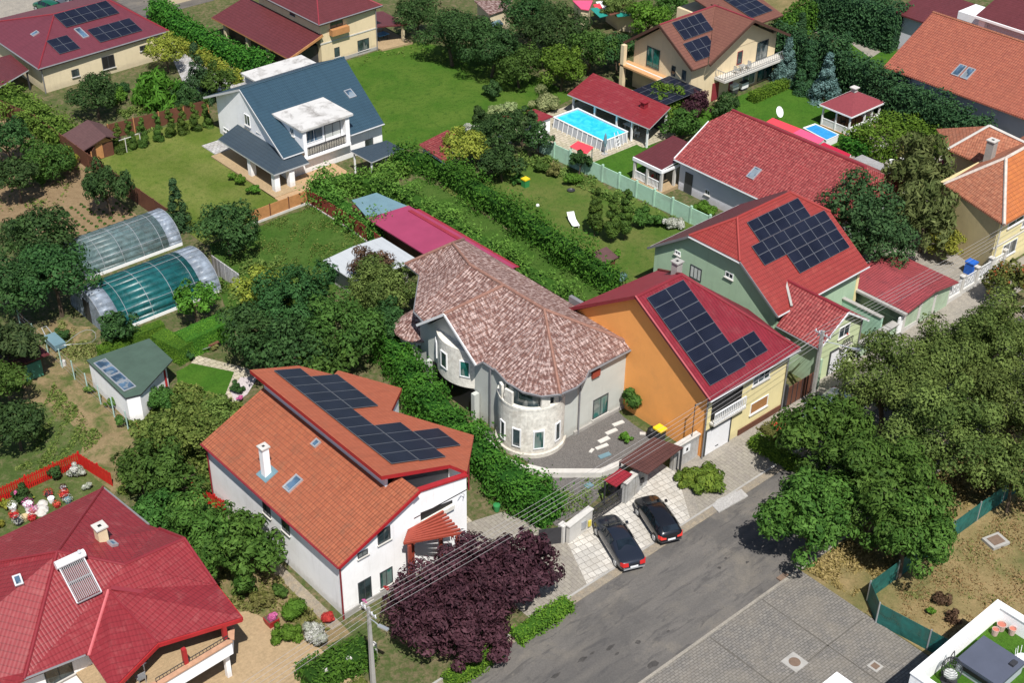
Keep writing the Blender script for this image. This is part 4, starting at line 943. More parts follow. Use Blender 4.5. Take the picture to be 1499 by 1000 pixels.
x0, _ = pxY(1210.5, 548, 51.95); x1, _ = pxY(1234, 540, 51.95); garage_door(H4, 51.91, x0, x1, .05, 2.3)
x0, z0 = pxY(1228, 506, 51.95); railing(H4, (x0, 51.6), (x0+1.3, 51.6), z0-.1, .7, 'dark', .2, 'window_railing', .02)
MB().box(x0-.05, x0+1.35, 51.55, 51.93, z0-.2, z0-.1).build('balcony_slab', MT['concw'], H4)
downpipe(H4, 84.9, 51.85, 0, 4, 'gutter_d'); downpipe(H4, 79.2, 51.85, 0, 4, 'gutter_d')

# ================================================================== long low house with red tiles and veranda
H5 = thing('house', 'long pale grey bungalow under a steep red tiled roof with white veranda', 'house', (101, 74, 0))
walls(H5, [(95.9, 64.3), (108.2, 64.3), (108.2, 82.2), (102.2, 82.2), (95.9, 82.2)], [3.5, 3.5, 3.5, 6.5, 3.5], [MT['lilac']])
bl = Plane((95.4, 64, 3.5), (95.4, 82, 3.5), (102.2, 70, 7.1)); q = lambda x, y: (x, y, bl.z(x, y))
MB().slab([q(95.3, 63.7), q(95.3, 82.5), q(100.2, 82.6), (102.2, 81.4, 7.1), (102.2, 65.0, 7.1)], .16, 0, 1).build('front_roof', [MT['r_redtile'], MT['gutter_w']], H5)
MB().slab([(109, 63.7, 3.5), (109, 82.5, 3.5), (104.2, 82.5, 6.05), (102.2, 81.4, 7.1), (102.2, 65.0, 7.1)], .16, 0, 1).build('rear_roof', [MT['r_redtile'], MT['gutter_w']], H5)
for q3 in ([(102.2, 81.4, 7.1), (100.2, 82.6, 6.04), (104.2, 82.6, 6.04)], [(102.2, 65.0, 7.1), (95.3, 63.65, 3.45), (109, 63.65, 3.45)]): MB().slab(q3, .14).build('half_hip', MT['r_redtile'], H5)
ridge(H5, [[(102.2, 81.4, 7.1), (102.2, 65, 7.1)], [(102.2, 65, 7.1), (95.3, 63.7, 3.5)]], .13, MT['gutter'])
MB().bar((95.3, 82.55, 3.45), (100.2, 82.65, 6.0), .08, .2).build('barge_board', MT['frame_w'], H5)
gutters(H5, [[(95.2, 63.7, 3.38), (95.2, 82.5, 3.38)]], MT['gutter_w'])
a = uvof(bl, 1104, 254); skylight(H5, bl, a[0]-.45, a[1]-.7, .9, 1.4)
winpx(H5, 'x', 95.9, 1032.5, 276, 1039, 287)
v = [(93.9, 82.4), (99.6, 82.4), (99.6, 86.2), (93.9, 86.2)]
MB().slab([(93.6, 82.6, 2.75), (93.6, 86.5, 2.75), (99.4, 86.5, 3.3), (99.4, 82.6, 3.3)], .14, 0, 1).build('veranda_roof', [MT['r_maroon'], MT['frame_w']], H5)
m = MB(); m.box(93.5, 93.66, 82.5, 86.5, 2.35, 2.72); m.box(93.66, 99.2, 82.45, 82.6, 2.35, 2.6); m.build('veranda_fascia', MT['wmetal'], H5)
posts(H5, [(93.7, 82.6), (93.7, 84.5), (93.7, 86.3), (95.6, 82.6)], 0, 2.4, .25, 'concw', 'veranda_post')
railing(H5, (93.7, 82.7), (93.7, 86.2), .35, .9, 'wmetal', .18, 'veranda_railing', .03, .04)
MB().prism(rect(93.4, 99, 82.3, 86.5), -.05, .34).build('veranda_floor', MT['tan'], H5)
MB().box(95.84, 95.9, 80.4, 81.4, .1, 2.3).build('door', MT['frame_d'], H5)
# ================================================================== red-roofed villa, bottom left
H6 = thing('house', 'villa under a crimson hipped roof with solar water heater and corner terrace', 'house', (21, 65, 0))
AP = (21.1, 64.5, 8.0); FL, BR, BL, FR = (15.9, 59.2, 5.0), (27.4, 71.7, 5.0), (21.2, 71.5, 5.0), (28.2, 58.6, 5.0)
walls(H6, [(16.3, 59.8), (27.3, 59.8), (27.3, 71.1), (10, 71.1), (10, 59.8)], 4.85, [MT['white']])
wv_ = (18.5, 68.0, 6.25)
m = MB()
r1, r2, r3, r4 = (24.2, 62.35, 6.55), (28.3, 62.3, 6.3), (28.25, 58.7, 4.95), (28.2, 65.6, 4.95)
m.slab([AP, FL, r1], .16); m.slab([r1, FL, (20.2, 58.6, 4.98), FR], .16); m.slab([r1, FR, r3, r2], .16); m.slab([r1, r2, r4], .16)
m.slab([AP, r1, r4], .16); m.slab([AP, r4, (27.8, 66.5, 4.95), BR], .16); m.slab([AP, BR, BL], .16); m.slab([AP, BL, wv_], .16)
m.slab([AP, wv_, (8, 67.5, 6.2), (8, 62, 5.6), FL], .16); m.slab([wv_, BL, (8, 71.5, 5.0), (8, 67.5, 6.2)], .16); m.slab([FL, (8, 62, 5.6), (8, 59.2, 5.0)], .16)
m.build('roof', MT['r_crim'], H6)
pa, p1, p2, p3, p4, p5 = (22.5, 61.3, 6.25), (19.5, 58.4, 5.05), (19.3, 55.3, 4.95), (23.1, 56.8, 4.95), (28.0, 55.4, 4.9), (28.25, 58.7, 5.02)
m = MB(); m.slab([pa, p1, p2, p3], .14); m.slab([pa, p3, p4, p5], .14); m.build('terrace_roof', MT['r_crim'], H6)
ridge(H6, [[AP, FL], [AP, BR], [AP, r1, r2], [AP, wv_], [r2, r4], [r2, r3]], .10, MT['gutter']); ridge(H6, [[pa, p1]], .1, plain('pink_ridge', (.5, .12, .13), .5, .1, 2, .1)); ridge(H6, [[pa, p3]], .07, MT['gutter'])
MB().bar((22.7, 61.3, 6.35), (25.0, 59.6, 5.55), .3, .07).bar((25.0, 59.6, 5.55), (27.0, 59.2, 5.25), .2, .07).build('valley_flashing', MT['maroontrim'], H6)
m = MB()
for a, b2 in ((p2, p3), (p3, p4), (p4, p5)): m.bar((a[0], a[1], a[2]-.22), (b2[0], b2[1], b2[2]-.22), .16, .28)
m.build('terrace_beam', MT['red_paint'], H6)
gutters(H6, [[FL, (19.4, 58.6, 5)], [BR, (27.9, 66.4, 4.95)]], MT['gutter_d'])
pl6 = Plane(AP, FL, r3)
# solar water heater
a = pl6.at(113, 885); S = lambda u, v, h: pl6.pt(u, v, h)
u0, v0 = uvof(pl6, 113, 885); u1, v1 = uvof(pl6, 144, 869); wS = 1.55
hS = uvof(pl6, 83, 833)[1]-v0-.2
SH = MB()
for i in range(13): SH.tube([S(u0+.1+i*(wS-.2)/12, v0+.1, .16), S(u0+.1+i*(wS-.2)/12, v0+hS, .42)], .035, 5)
sh = SH.build('solar_collector', plain('vacuum_tube', (.12, .13, .145), .4, .1, 3, .02), H6)
fm = MB()
for uu in (u0, u0+wS): fm.bar(S(uu, v0, .12), S(uu, v0+hS, .4), .07, .07)
for vv in (0, .55, 1): fm.bar(S(u0, v0+hS*vv, .12+.28*vv), S(u0+wS, v0+hS*vv, .12+.28*vv), .07, .07)
fm.build('collector_frame', MT['steel'], sh)
MB().tube([S(u0-.15, v0+hS+.2, .55), S(u0+wS+.15, v0+hS+.2, .55)], .26, 14).build('water_tank', MT['wmetal'], sh)
MB().tube([S(u0+wS-.2, v0+hS+.25, .7), S(u0+wS-.2, v0+hS+.25, 1.0)], .12, 8).build('tank_valve', MT['steel'], sh)
q = np.array(P(150, 792, 6.55)); chimney(H6, q[0], q[1], 5.6, 7.7, .62, plain and 'pinkst' if False else 'beige', 'concw')
bk6 = Plane(AP, r4, BR); lf6 = Plane(AP, FL, (8, 62, 5.6))
a = uvof(bk6, 157, 801); skylight(H6, bk6, a[0]-.1, a[1]-.75, .6, .45, 'roof_hatch'); a = uvof(lf6, 27, 849); skylight(H6, lf6, a[0]-.3, a[1]-.4, .5, .7)
# terrace
MB().prism([(19.0, 55.9), (22, 55.25), (27.1, 55.5), (27.6, 56.2), (27.6, 59.8), (19, 59.8)], 2.55, 2.8).build('terrace_floor', MT['tan'], H6)
m = MB(); pts = [(18.6, 56.3, 0), (22.0, 55.15, 0), (27.1, 55.35, 0), (27.6, 56.1, 0), (27.6, 59.7, 0)]
for i in range(4): m.hull([[(*pts[i][:2], 2.4), (*pts[i+1][:2], 2.4), (pts[i+1][0], pts[i+1][1]+.18, 2.4), (pts[i][0], pts[i][1]+.18, 2.4)], [(*pts[i][:2], 3.45), (*pts[i+1][:2], 3.45), (pts[i+1][0], pts[i+1][1]+.18, 3.45), (pts[i][0], pts[i][1]+.18, 3.45)]])
m.build('balustrade', MT['white'], H6)
m = MB()
for i in range(4): m.bar((pts[i][0], pts[i][1]+.1, 3.5), (pts[i+1][0], pts[i+1][1]+.1, 3.5), .42, .09)
m.build('balustrade_coping', plain('terracotta', (.42, .24, .15), .8, .2, 3, .3), H6)
railing(H6, (22, 55.4), (27, 55.6), 3.54, .28, 'dark', .25, 'terrace_railing', .015, .02)
for x, y in ((24.07, 55.55), (26.9, 55.75), (19.7, 56.2)): MB().box(x-.13, x+.13, y-.13, y+.13, 3.55, 4.75).build('terrace_post', MT['red_paint'], H6)
for x, y in ((26.9, 56.0), (21.5, 56.2)): MB().box(x-.15, x+.15, y-.15, y+.15, 0, 2.5).build('terrace_pillar', MT['white'], H6)
window(H6, 'y', 59.8, 17.2, 18.9, 2.9, 4.6, -1, fr='frame_d'); window(H6, 'y', 59.8, 21.0, 23.0, 2.9, 4.6, -1, fr='frame_w', gl='curtain')
window(H6, 'x', 27.3, 62, 63.4, 3, 4.4, 1); window(H6, 'x', 27.3, 66.5, 67.9, 3, 4.4, 1)

# ================================================================== blue-roofed white house
H7 = thing('house', 'white house with slate blue gable roof, flat white dormer and wrap-around porch', 'house', (71, 114, 0))
Z7 = lambda y: 3.0+(y-108.6)*(7.0-3.0)/(117.6-108.6)
walls(H7, [(66.7, 109.2), (78.9, 109.2), (79.4, 117.6), (79.4, 123), (67.4, 123), (67.2, 117.6)], [3.15, 3.15, 6.85, 4.4, 4.4, 6.75], [MT['white']])
f7 = Plane((66, 108.6, 3.0), (78.6, 108.6, 3.0), (72, 117.6, 7.0))
z_ = lambda x, y: (x, y, Z7(y)); MB().slab([z_(66.1, 108.5), z_(68.68, 108.5), z_(68.68, 117.6), z_(67.2, 117.6)], .18, 0, 1).slab([z_(68.68, 113.3), z_(74.42, 113.3), z_(74.42, 117.6), z_(68.68, 117.6)], .18, 0, 1).slab([z_(74.42, 108.5), z_(78.7, 108.5), z_(80.4, 117.6), z_(74.42, 117.6)], .18, 0, 1).build('front_roof', [MT['r_blue'], MT['gutter_w']], H7)
MB().slab([(67.2, 117.6, 7.0), (80.4, 117.6, 7.0), (80.4, 123.5, 4.4), (66.2, 123.5, 4.4)], .18, 0, 1).build('rear_roof', [MT['r_blue'], MT['gutter_w']], H7)
MB().bar((66.08, 108.5, 2.9), (67.18, 117.6, 6.9), .07, .2).build('barge_board', MT['gutter_w'], H7); MB().bar((66.18, 123.5, 4.3), (67.18, 117.6, 6.9), .07, .2).build('barge_board', MT['gutter_w'], H7)
ridge(H7, [[(67.2, 117.6, 7.0), (80.4, 117.6, 7.0)]], .1, MT['r_blue'])
gutters(H7, [[(66.1, 108.42, 2.9), (68.65, 108.42, 2.9)], [(74.45, 108.42, 2.9), (78.7, 108.42, 2.9)]], MT['gutter_w'])
a = uvof(f7, 512, 137); skylight(H7, f7, a[0]-.45, a[1]-.65, .9, 1.2)
# dormer with flat roof and balcony
MB().box(68.7, 74.4, 109.25, 113.6, 2.2, 5.05).build('dormer_wall', MT['white'], H7)
for x0, x1 in ((68.7, 69.1), (73.9, 74.4)): MB().box(x0, x1, 108.6, 109.24, 2.1, 5.05).build('dormer_cheek', MT['white'], H7)
MB().box(68.4, 74.8, 108.4, 113.9, 5.06, 5.28).build('dormer_roof', MT['membrane'], H7)
m = MB(); m.box(68.7, 74.4, 108.5, 109.23, 1.85, 2.09); m.build('balcony_slab', MT['white'], H7)
railing(H7, (69.1, 108.65), (73.9, 108.65), 2.12, .95, 'dark', .3, 'balcony_railing', .018, .035); MB().box(69.15, 73.85, 108.72, 108.76, 2.15, 2.95).build('balcony_screen', film('smoked_screen', (.35, .33, .28), .75, .3), H7)
window(H7, 'y', 109.25, 71.7, 73.7, 2.2, 4.6, -1, fr='frame_d', gl='curtain', sill=False); window(H7, 'y', 109.25, 69.3, 71.5, 3.2, 4.6, -1, gl='glassb', sill=False)
window(H7, 'x', 68.7, 110.2, 110.9, 3.9, 4.75, -1)
for a in ((357, 165, 367, 186), (375, 178, 383, 196)): winpx(H7, 'x', 67.1, *a, fr='frame_w')
winpx(H7, 'x', 67.1, 327, 185, 336, 196); winl(H7, 109.2, 534, 205, 216, 546, fr='frame_d')
MB().slab([(64.1, 107.2, 2.3), (66.9, 109.1, 2.95), (66.9, 118.2, 2.95), (64.1, 117.6, 2.3)], .16, 0, 1).slab([(64.1, 107.2, 2.3), (68.3, 107.2, 2.3), (68.3, 109.1, 2.95), (66.9, 109.1, 2.95)], .16, 0, 1).build('porch_roof', [MT['r_blued'], MT['gutter_w']], H7)
for x, y in ((64.6, 107.8), (64.6, 112.2), (66.3, 107.7)): MB().box(x-.3, x+.3, y-.3, y+.3, 0, 2.2).build('porch_pillar', MT['white'], H7)
MB().prism(rect(63.6, 67.2, 106.6, 118.6), -.05, .18).build('porch_floor', MT['tan'], H7); MB().prism(rect(63.6, 72.5, 105.2, 109.1), -.06, .12).build('terrace_floor', plain('tan_boards', (.38, .25, .14), .8, .1, 2, .2), H7)
MB().prism([(64.2, 118.8), (66.4, 118.8), (66.4, 121.5), (64.2, 121.5)], -.05, .1).build('stone_terrace', MT['wallstone'], H7)
window(H7, 'x', 67.1, 109.8, 111.6, .2, 2.1, -1, fr='frame_d', sill=False, name='glass_door'); window(H7, 'x', 67.1, 113.6, 115.2, .2, 2.1, -1, fr='frame_d', sill=False, name='glass_door')
CPo = thing('carport', 'low dark blue lean-to roof beside the white house right end', 'carport', (75, 105, 0))
MB().slab([(72.7, 106.3, 2.55), (77.0, 105.8, 2.55), (77.4, 103.5, 2.3), (73.1, 103.2, 2.3)], .12, 0, 1).build('roof', [MT['r_blued'], MT['gutter_w']], CPo)
posts(CPo, [(73.3, 103.5), (77, 103.8), (73, 106), (76.7, 105.6)], 0, 2.2, .14, 'wmetal')
AN = thing('garage', 'flat-roofed outbuilding with stained white membrane behind the blue roof', 'garage', (77.7, 126.6, 0))
MB().box(74.0, 81.4, 125.2, 128.0, 0, 3.3).build('wall', MT['lilac'], AN); MB().box(73.7, 81.8, 124.9, 128.3, 3.31, 3.5).build('roof', MT['membrane'], AN)
window(AN, 'x', 74.0, 126, 127, 1.2, 2.3, -1)

# ================================================================== far-left house with dusty red roof
H8 = thing('house', 'cream bungalow with dusty red hipped roof and three groups of solar panels', 'house', (66, 149, 0))
walls(H8, [(57.8, 144.7), (73.6, 145.1), (73.6, 161), (57.8, 161)], 3.1, [MT['cream']])
tp = Plane((57.2, 144.2, 3.2), (74.1, 144.9, 3.2), (64.2, 153, 5.3))
e0, e1, e2, e3 = (57.2, 144.1, 3.2), (74.2, 144.9, 3.2), (74.2, 161.6, 3.2), (57.2, 161.6, 3.2); k1, k2 = (64.0, 153.2, 5.36), (71.2, 153.4, 5.3)
m = MB(); m.slab([e0, e1, k2, k1], .16); m.slab([e0, k1, e3], .16); m.slab([e1, e2, k2], .16); m.slab([k1, k2, e2, e3], .16); m.build('roof', MT['r_pinkred'], H8)
ridge(H8, [[e0, k1], [k1, k2], [k2, e1], [k1, e3]], .1, MT['gutter']); gutters(H8, [[e0, e1], [e0, e3]], MT['gutter_d'], .09)
array(H8, tp, 6.9, 5.8, 5, 2, 1.4, 1.5); array(H8, tp, 8.7, 1.4, 4, 2, 1.4, 1.46); array(H8, tp, 3.5, 1.4, 2, 2, 1.32, 1.5)
a = uvof(tp, 119, 48); skylight(H8, tp, a[0]-.4, a[1]-1.1, .8, 2.1)
s8 = Plane(e0, k1, e3); a = uvof(s8, 52, 49); skylight(H8, s8, a[0]-.4, a[1]-.5, .7, .9)
winl(H8, 144.75, 104, 102.6, 113.4, 115.6, fr='frame_d'); winl(H8, 144.85, 148, 83.7, 102.6, 167.5, fr='frame_d', gl='black'); winl(H8, 145, 204, 67.5, 75, 216, fr='frame_d', gl='black')
downpipe(H8, 57.7, 144.5, 0, 3.1, 'gutter_d')
CP = thing('carport', 'small maroon lean-to roof left of the cream bungalow', 'carport', (55, 148, 0))
MB().slab([(52.5, 144.4, 2.3), (57.0, 146.4, 2.5), (57.2, 151.4, 2.7), (52.5, 151.4, 2.7)], .14, 0, 1).build('roof', [MT['r_maroon'], MT['gutter_w']], CP)
posts(CP, [(56.8, 146.6), (53, 145), (53, 150.9), (56.8, 151)], 0, 2.3, .16, 'dark')
SHD = thing('shed', 'small brown shingled garden shed beside the corner of the plank fence', 'shed', (54.5, 127.5, 0))
MB().box(53.4, 56.2, 125.6, 129.6, 0, 1.75).build('wall', MT['wood_dark'], SHD)
m = MB(); m.slab([(52.6, 125.1, 1.75), (55.4, 125.1, 2.6), (55.8, 129.9, 2.6), (52.6, 129.9, 1.75)], .1); m.slab([(55.4, 125.1, 2.6), (57.2, 125.4, 1.75), (57.2, 129.9, 1.75), (55.8, 129.9, 2.6)], .1); m.build('roof', MT['shingle'], SHD)
m = MB(); m.hull([[(53.4, 125.58, 1.7), (56.2, 125.58, 1.7), (55.2, 125.58, 2.4)], [(53.4, 125.7, 1.7), (56.2, 125.7, 1.7), (55.2, 125.7, 2.4)]]); m.build('gable', MT['wood_warm'], SHD)
MB().box(54.2, 55.0, 125.5, 125.58, .1, 1.7).build('door', MT['wood_warm'], SHD)

# ================================================================== maroon-roofed house, top centre
H9 = thing('house', 'cream two-storey house with maroon tile roofs and long low side roof', 'house', (91, 136, 0))
walls(H9, [(86.3, 130.9), (94.4, 130.9), (94.4, 144), (86.3, 144)], 5.3, [MT['beige']])
m = MB(); c0, c1, c2, c3, ct = (85.7, 130.1, 5.5), (95.2, 130.5, 5.5), (95.2, 145, 5.5), (85.7, 145, 5.5), (90.5, 137.5, 8.2)
for t3 in ((c0, c1, ct), (c1, c2, ct), (c2, c3, ct), (c3, c0, ct)): m.slab(t3, .16)
m.build('roof', MT['r_maroon'], H9); ridge(H9, [[c0, ct], [c1, ct]], .1, MT['maroontrim']); gutters(H9, [[c0, c1], [c0, c3]], MT['gutter_d'], .08)
MB().slab([(81.4, 130.4, 2.4), (86.4, 130.6, 4.05), (86.25, 147, 4.05), (81.4, 147.4, 2.4)], .16, 0, 1).build('low_roof', [MT['r_maroon'], MT['wood_warm']], H9)
MB().bar((81.4, 130.36, 2.32), (86.4, 130.5, 3.95), .1, .28).build('barge_board', MT['wood_warm'], H9)
MB().box(82.6, 86.28, 131.6, 146, 0, 2.5).build('porch_shade_block', MT['dark'], H9)  # solid dark block in place of the shaded space under the low roof
posts(H9, [(81.9, 131), (81.9, 135.5), (81.9, 140), (81.9, 145)], 0, 2.3, .45, 'cream', 'porch_pillar')
MB().slab([(94.5, 131.3, 2.75), (98.6, 130.0, 2.45), (98.9, 135.5, 2.45), (94.5, 136.5, 2.9)], .14).build('porch_roof', MT['r_maroon'], H9)
posts(H9, [(98.2, 130.6), (98.4, 134.8)], 0, 2.35, .3, 'cream', 'porch_post')
MB().prism([(94.4, 130), (98.9, 129.4), (98.9, 136), (94.4, 136)], -.05, .25).build('porch_floor', MT['tan'], H9)
winl(H9, 130.9, 483, 29.7, 43, 501.5, fr='frame_d'); winl(H9, 130.9, 489, 70, 84, 497, fr='frame_d'); winl(H9, 130.9, 523, 59.4, 75.6, 540, fr='frame_d')
x0, z0 = pxY(482, 51, 130.9); x1, z1 = pxY(507, 41, 130.9); MB().box(x0, x1, 130.2, 130.88, z0, z0+.75).build('window_box', MT['wood_warm'], H9)
winpx(H9, 'x', 86.3, 424, 12, 432, 24, fr='frame_d'); MB().box(86.2, 94.5, 130.84, 130.92, 2.7, 2.85).build('string_course', MT['concw'], H9); MB().box(86.2, 94.5, 130.84, 130.92, -.05, .4).build('plinth', MT['conc'], H9)
downpipe(H9, 94.3, 130.7, 0, 5.3, 'gutter_d')
T9 = thing('garden_table', 'blue-draped table and chairs on the porch of the maroon-roofed house', 'table', (96.4, 132.6, .25))
MB().box(95.6, 97.2, 132.0, 133.2, .95, 1.0).build('table_top', MT['poolblue'], T9); posts(T9, [(95.8, 132.2), (97, 132.2), (95.8, 133), (97, 133)], .25, .94, .08, 'dark', 'leg')
for nm, x0, y0 in (('apartment_house', 81.5, 160.5),):
    HB = thing(nm, 'cream walled house behind grey timber gate at the top edge', 'house', (86, 162, 0))
    walls(HB, rect(82.5, 92, 160, 168), 6, [MT['cream']]); MB().slab([(82, 159.5, 6), (92.5, 159.5, 6), (92.5, 164, 8), (82, 164, 8)], .15).build('roof', MT['r_brown'], HB)
    window(HB, 'y', 160, 84, 85, 1.2, 2.4, -1, fr='frame_d'); window(HB, 'y', 160, 87, 88.4, 1.2, 2.4, -1)

# ================================================================== beige house with brown roof
H10 = thing('house', 'beige house with brown tile gables, solar panels and long front balcony', 'house', (117, 99, 0))
walls(H10, [(110.6, 94.3), (125.0, 94.3), (125.0, 103.2), (110.6, 103.2), (110.6, 98.6)], [5.7, 5.7, 5.7, 5.4, 8.8], [MT['beige']])
bz1 = lambda y: 5.5+(y-93.7)*(9.0-5.5)/(98.8-93.7)
bp_ = Plane((110, 93.7, 5.5), (113, 93.7, 5.5), (110, 98.8, 9.0))
MB().slab([(109.9, 93.5, bz1(93.5)), (112.2, 93.5, bz1(93.5)), (118.9, 98.8, 9.02), (109.7, 98.8, 9.0)], .16, 0, 1).build('front_roof', [MT['r_brown'], MT['trim_brown']], H10)
MB().slab([(109.7, 98.8, 9.0), (119.5, 98.8, 9.0), (119.5, 104, 5.4), (109.6, 104, 5.4)], .16, 0, 1).build('rear_roof', [MT['r_brown'], MT['trim_brown']], H10)
m = MB(); m.slab([(118.9, 93.0, 9.0), (118.9, 98.8, 9.0), (112.1, 93.3, 5.5)], .16); m.slab([(118.9, 93.0, 9.0), (118.9, 99.5, 9.0), (126, 99.5, 5.4), (126, 93.2, 5.4)], .16, 0, 1); m.build('cross_gable_roof', [MT['r_brown'], MT['trim_brown']], H10)
ridge(H10, [[(109.7, 98.8, 9), (118.9, 98.8, 9)], [(118.9, 93, 9), (118.9, 99, 9)]], .1, MT['maroontrim'])
b2 = Plane((121, 95.6, 6.9), (128, 95.6, 6.9), (121, 104, 8.7))
q = lambda x, y: (x, y, b2.z(x, y)); MB().slab([q(119.8, 95.4), q(127.3, 95.4), q(128.3, 106), q(119.8, 106)], .16, 0, 1).build('rear_wing_roof', [MT['r_brown'], MT['trim_brown']], H10)
MB().box(120, 127, 99.8, 105.5, 0, 6.6).build('rear_wing_wall', MT['beige'], H10)
array(H10, bp_, 1.35, 3.4, 4, 2, 1.2, 1.25); array(H10, bp_, .85, .55, 3, 2, 1.3, 1.25); array(H10, b2, 1.9, 1.0, 3, 4, 1.25, 1.3)
m = MB(); m.hull([[(113.4, 94.25, 5.6), (124.4, 94.25, 5.6), (118.9, 94.25, 8.5)], [(113.4, 94.45, 5.6), (124.4, 94.45, 5.6), (118.9, 94.45, 8.5)]]); m.build('front_gable', MT['beige'], H10)
MB().bar((112.1, 93.1, 5.4), (118.9, 92.95, 8.9), .12, .3).build('barge_board', MT['trim_brown'], H10); MB().bar((126, 93.1, 5.35), (118.9, 92.95, 8.9), .12, .3).build('barge_board', MT['trim_brown'], H10)
MB().bar((109.7, 93.5, 5.3), (109.65, 98.8, 8.9), .12, .3).build('barge_board', MT['trim_brown'], H10); MB().bar((109.6, 104, 5.3), (109.65, 98.8, 8.9), .12, .3).build('barge_board', MT['trim_brown'], H10)
MB().box(114.5, 125.3, 92.7, 94.29, 2.7, 2.95).build('balcony_slab', MT['concw'], H10); railing(H10, (114.6, 92.8), (125.2, 92.8), 2.95, .95, 'steel', .34, 'balcony_railing', .018, .03); railing(H10, (114.6, 92.8), (114.6, 94.2), 2.95, .95, 'steel', .34, 'balcony_railing', .018, .03)
window(H10, 'y', 94.3, 121.6, 123.6, 3.0, 5.2, -1, fr='frame_d', gl='glass', sill=False); window(H10, 'y', 94.3, 118.2, 119.1, 3.4, 5.0, -1, fr='maroontrim', sill=False, mull=0); window(H10, 'y', 94.3, 122.3, 124.8, .2, 2.4, -1, fr='frame_d', gl='glassg', sill=False); window(H10, 'y', 94.3, 119.6, 121.8, .3, 2.4, -1, gl='glassg', sill=False)
MB().box(114.3, 115.4, 94.2, 94.29, .1, 2.2).build('door', MT['maroontrim'], H10); MB().box(117.2, 117.8, 94.2, 94.29, .5, 2.1).build('oval_panel', MT['maroontrim'], H10)
window(H10, 'x', 110.6, 99.2, 101.2, 3.2, 5.6, -1, fr='frame_d', gl='glassg', sill=False)
for y in (97, 95.4): window(H10, 'x', 110.6, y-.3, y+.3, 3.3, 4.5, -1, fr='frame_d', sill=False, mull=0); window(H10, 'x', 110.6, y-.3, y+.3, .9, 1.7, -1, fr='frame_d', sill=False, mull=0)
MB().box(109.0, 110.58, 98, 104, 2.75, 2.95).build('side_balcony_floor', plain('terracotta_floor', (.5, .28, .13), .8, .1, 2, .1), H10); MB().box(109.0, 110.58, 97.8, 98.0, 0, 2.9).build('side_balcony_wall', MT['beige'], H10); MB().box(109.0, 109.5, 103.3, 103.8, 0, 5.3).build('corner_pillar', MT['beige'], H10)
m = MB()
for i, (y, z) in enumerate(((93.2, .6), (92.8, .4), (92.4, .2))): m.box(113.6, 116, y-.2, y+.2, 0, z)
m.build('front_steps', MT['tan'], H10)

# ================================================================== right side: pale orange tile house, white block, yellow house
H11 = thing('house', 'long house with broad faded orange tile roof and twin skylight', 'house', (132, 70, 0))
walls(H11, [(128, 50), (142.5, 50), (142.5, 80.2), (135.3, 80.2), (128, 80.2)], [5.6, 5.6, 5.6, 9.1, 5.6], [MT['lilac']])
o11 = Plane((127, 80, 5.3), (127, 60, 5.3), (135.3, 70, 9.5)); q = lambda x, y: (x, y, o11.z(x, y))
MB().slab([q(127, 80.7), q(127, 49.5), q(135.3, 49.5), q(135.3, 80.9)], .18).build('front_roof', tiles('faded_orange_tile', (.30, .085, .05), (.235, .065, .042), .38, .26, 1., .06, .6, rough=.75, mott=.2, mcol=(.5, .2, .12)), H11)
MB().slab([(135.3, 49.5, 9.5), (135.3, 80.9, 9.5), (143.5, 80.7, 5.3), (143.5, 49.5, 5.3)], .18).build('rear_roof', tiles('faded_orange_tile', None, None), H11)
ridge(H11, [[(135.3, 49.5, 9.5), (135.3, 80.9, 9.5)]], .13, MT['r_clay'])
a = uvof(o11, 1410, 106); skylight(H11, o11, a[0]-1.0, a[1]-.8, .9, 1.7); skylight(H11, o11, a[0]+.1, a[1]-.8, .9, 1.7)
downpipe(H11, 127.9, 62.5, 0, 5.4, 'gutter_d')
H12 = thing('house', 'white house with maroon roof and balcony at the top right corner', 'house', (152, 77, 0))
MB().box(144.5, 158, 58, 79, 0, 7.3).build('wall', MT['lilac'], H12)
m = MB(); m.slab([(143.6, 57, 7.3), (143.6, 80.2, 7.3), (151, 80.2, 9.6), (151, 57, 9.6)], .2); m.slab([(158.6, 57, 7.3), (158.6, 80.2, 7.3), (151, 80.2, 9.6), (151, 57, 9.6)], .2); m.build('roof', MT['r_maroon'], H12)
MB().box(143.4, 143.6, 57, 80.2, 7.0, 7.25).build('fascia', MT['wmetal'], H12)
MB().slab([(143.3, 79.2, 4.6), (143.3, 91, 4.6), (150, 91, 6.0), (150, 79.2, 6.0)], .18).build('lower_roof', MT['r_maroon'], H12); MB().box(144, 150, 79.2, 90, 0, 4.5).build('lower_wall', MT['lilac'], H12)
MB().box(144.4, 148, 79.02, 83, 5.9, 6.8).build('balcony_wall', MT['wmetal'], H12); MB().box(143.8, 144.4, 79, 79.8, 4.5, 7.1).build('corner_pillar', MT['white'], H12)
window(H12, 'x', 144.5, 71.0, 73.2, 4.0, 6.2, -1, fr='frame_d')

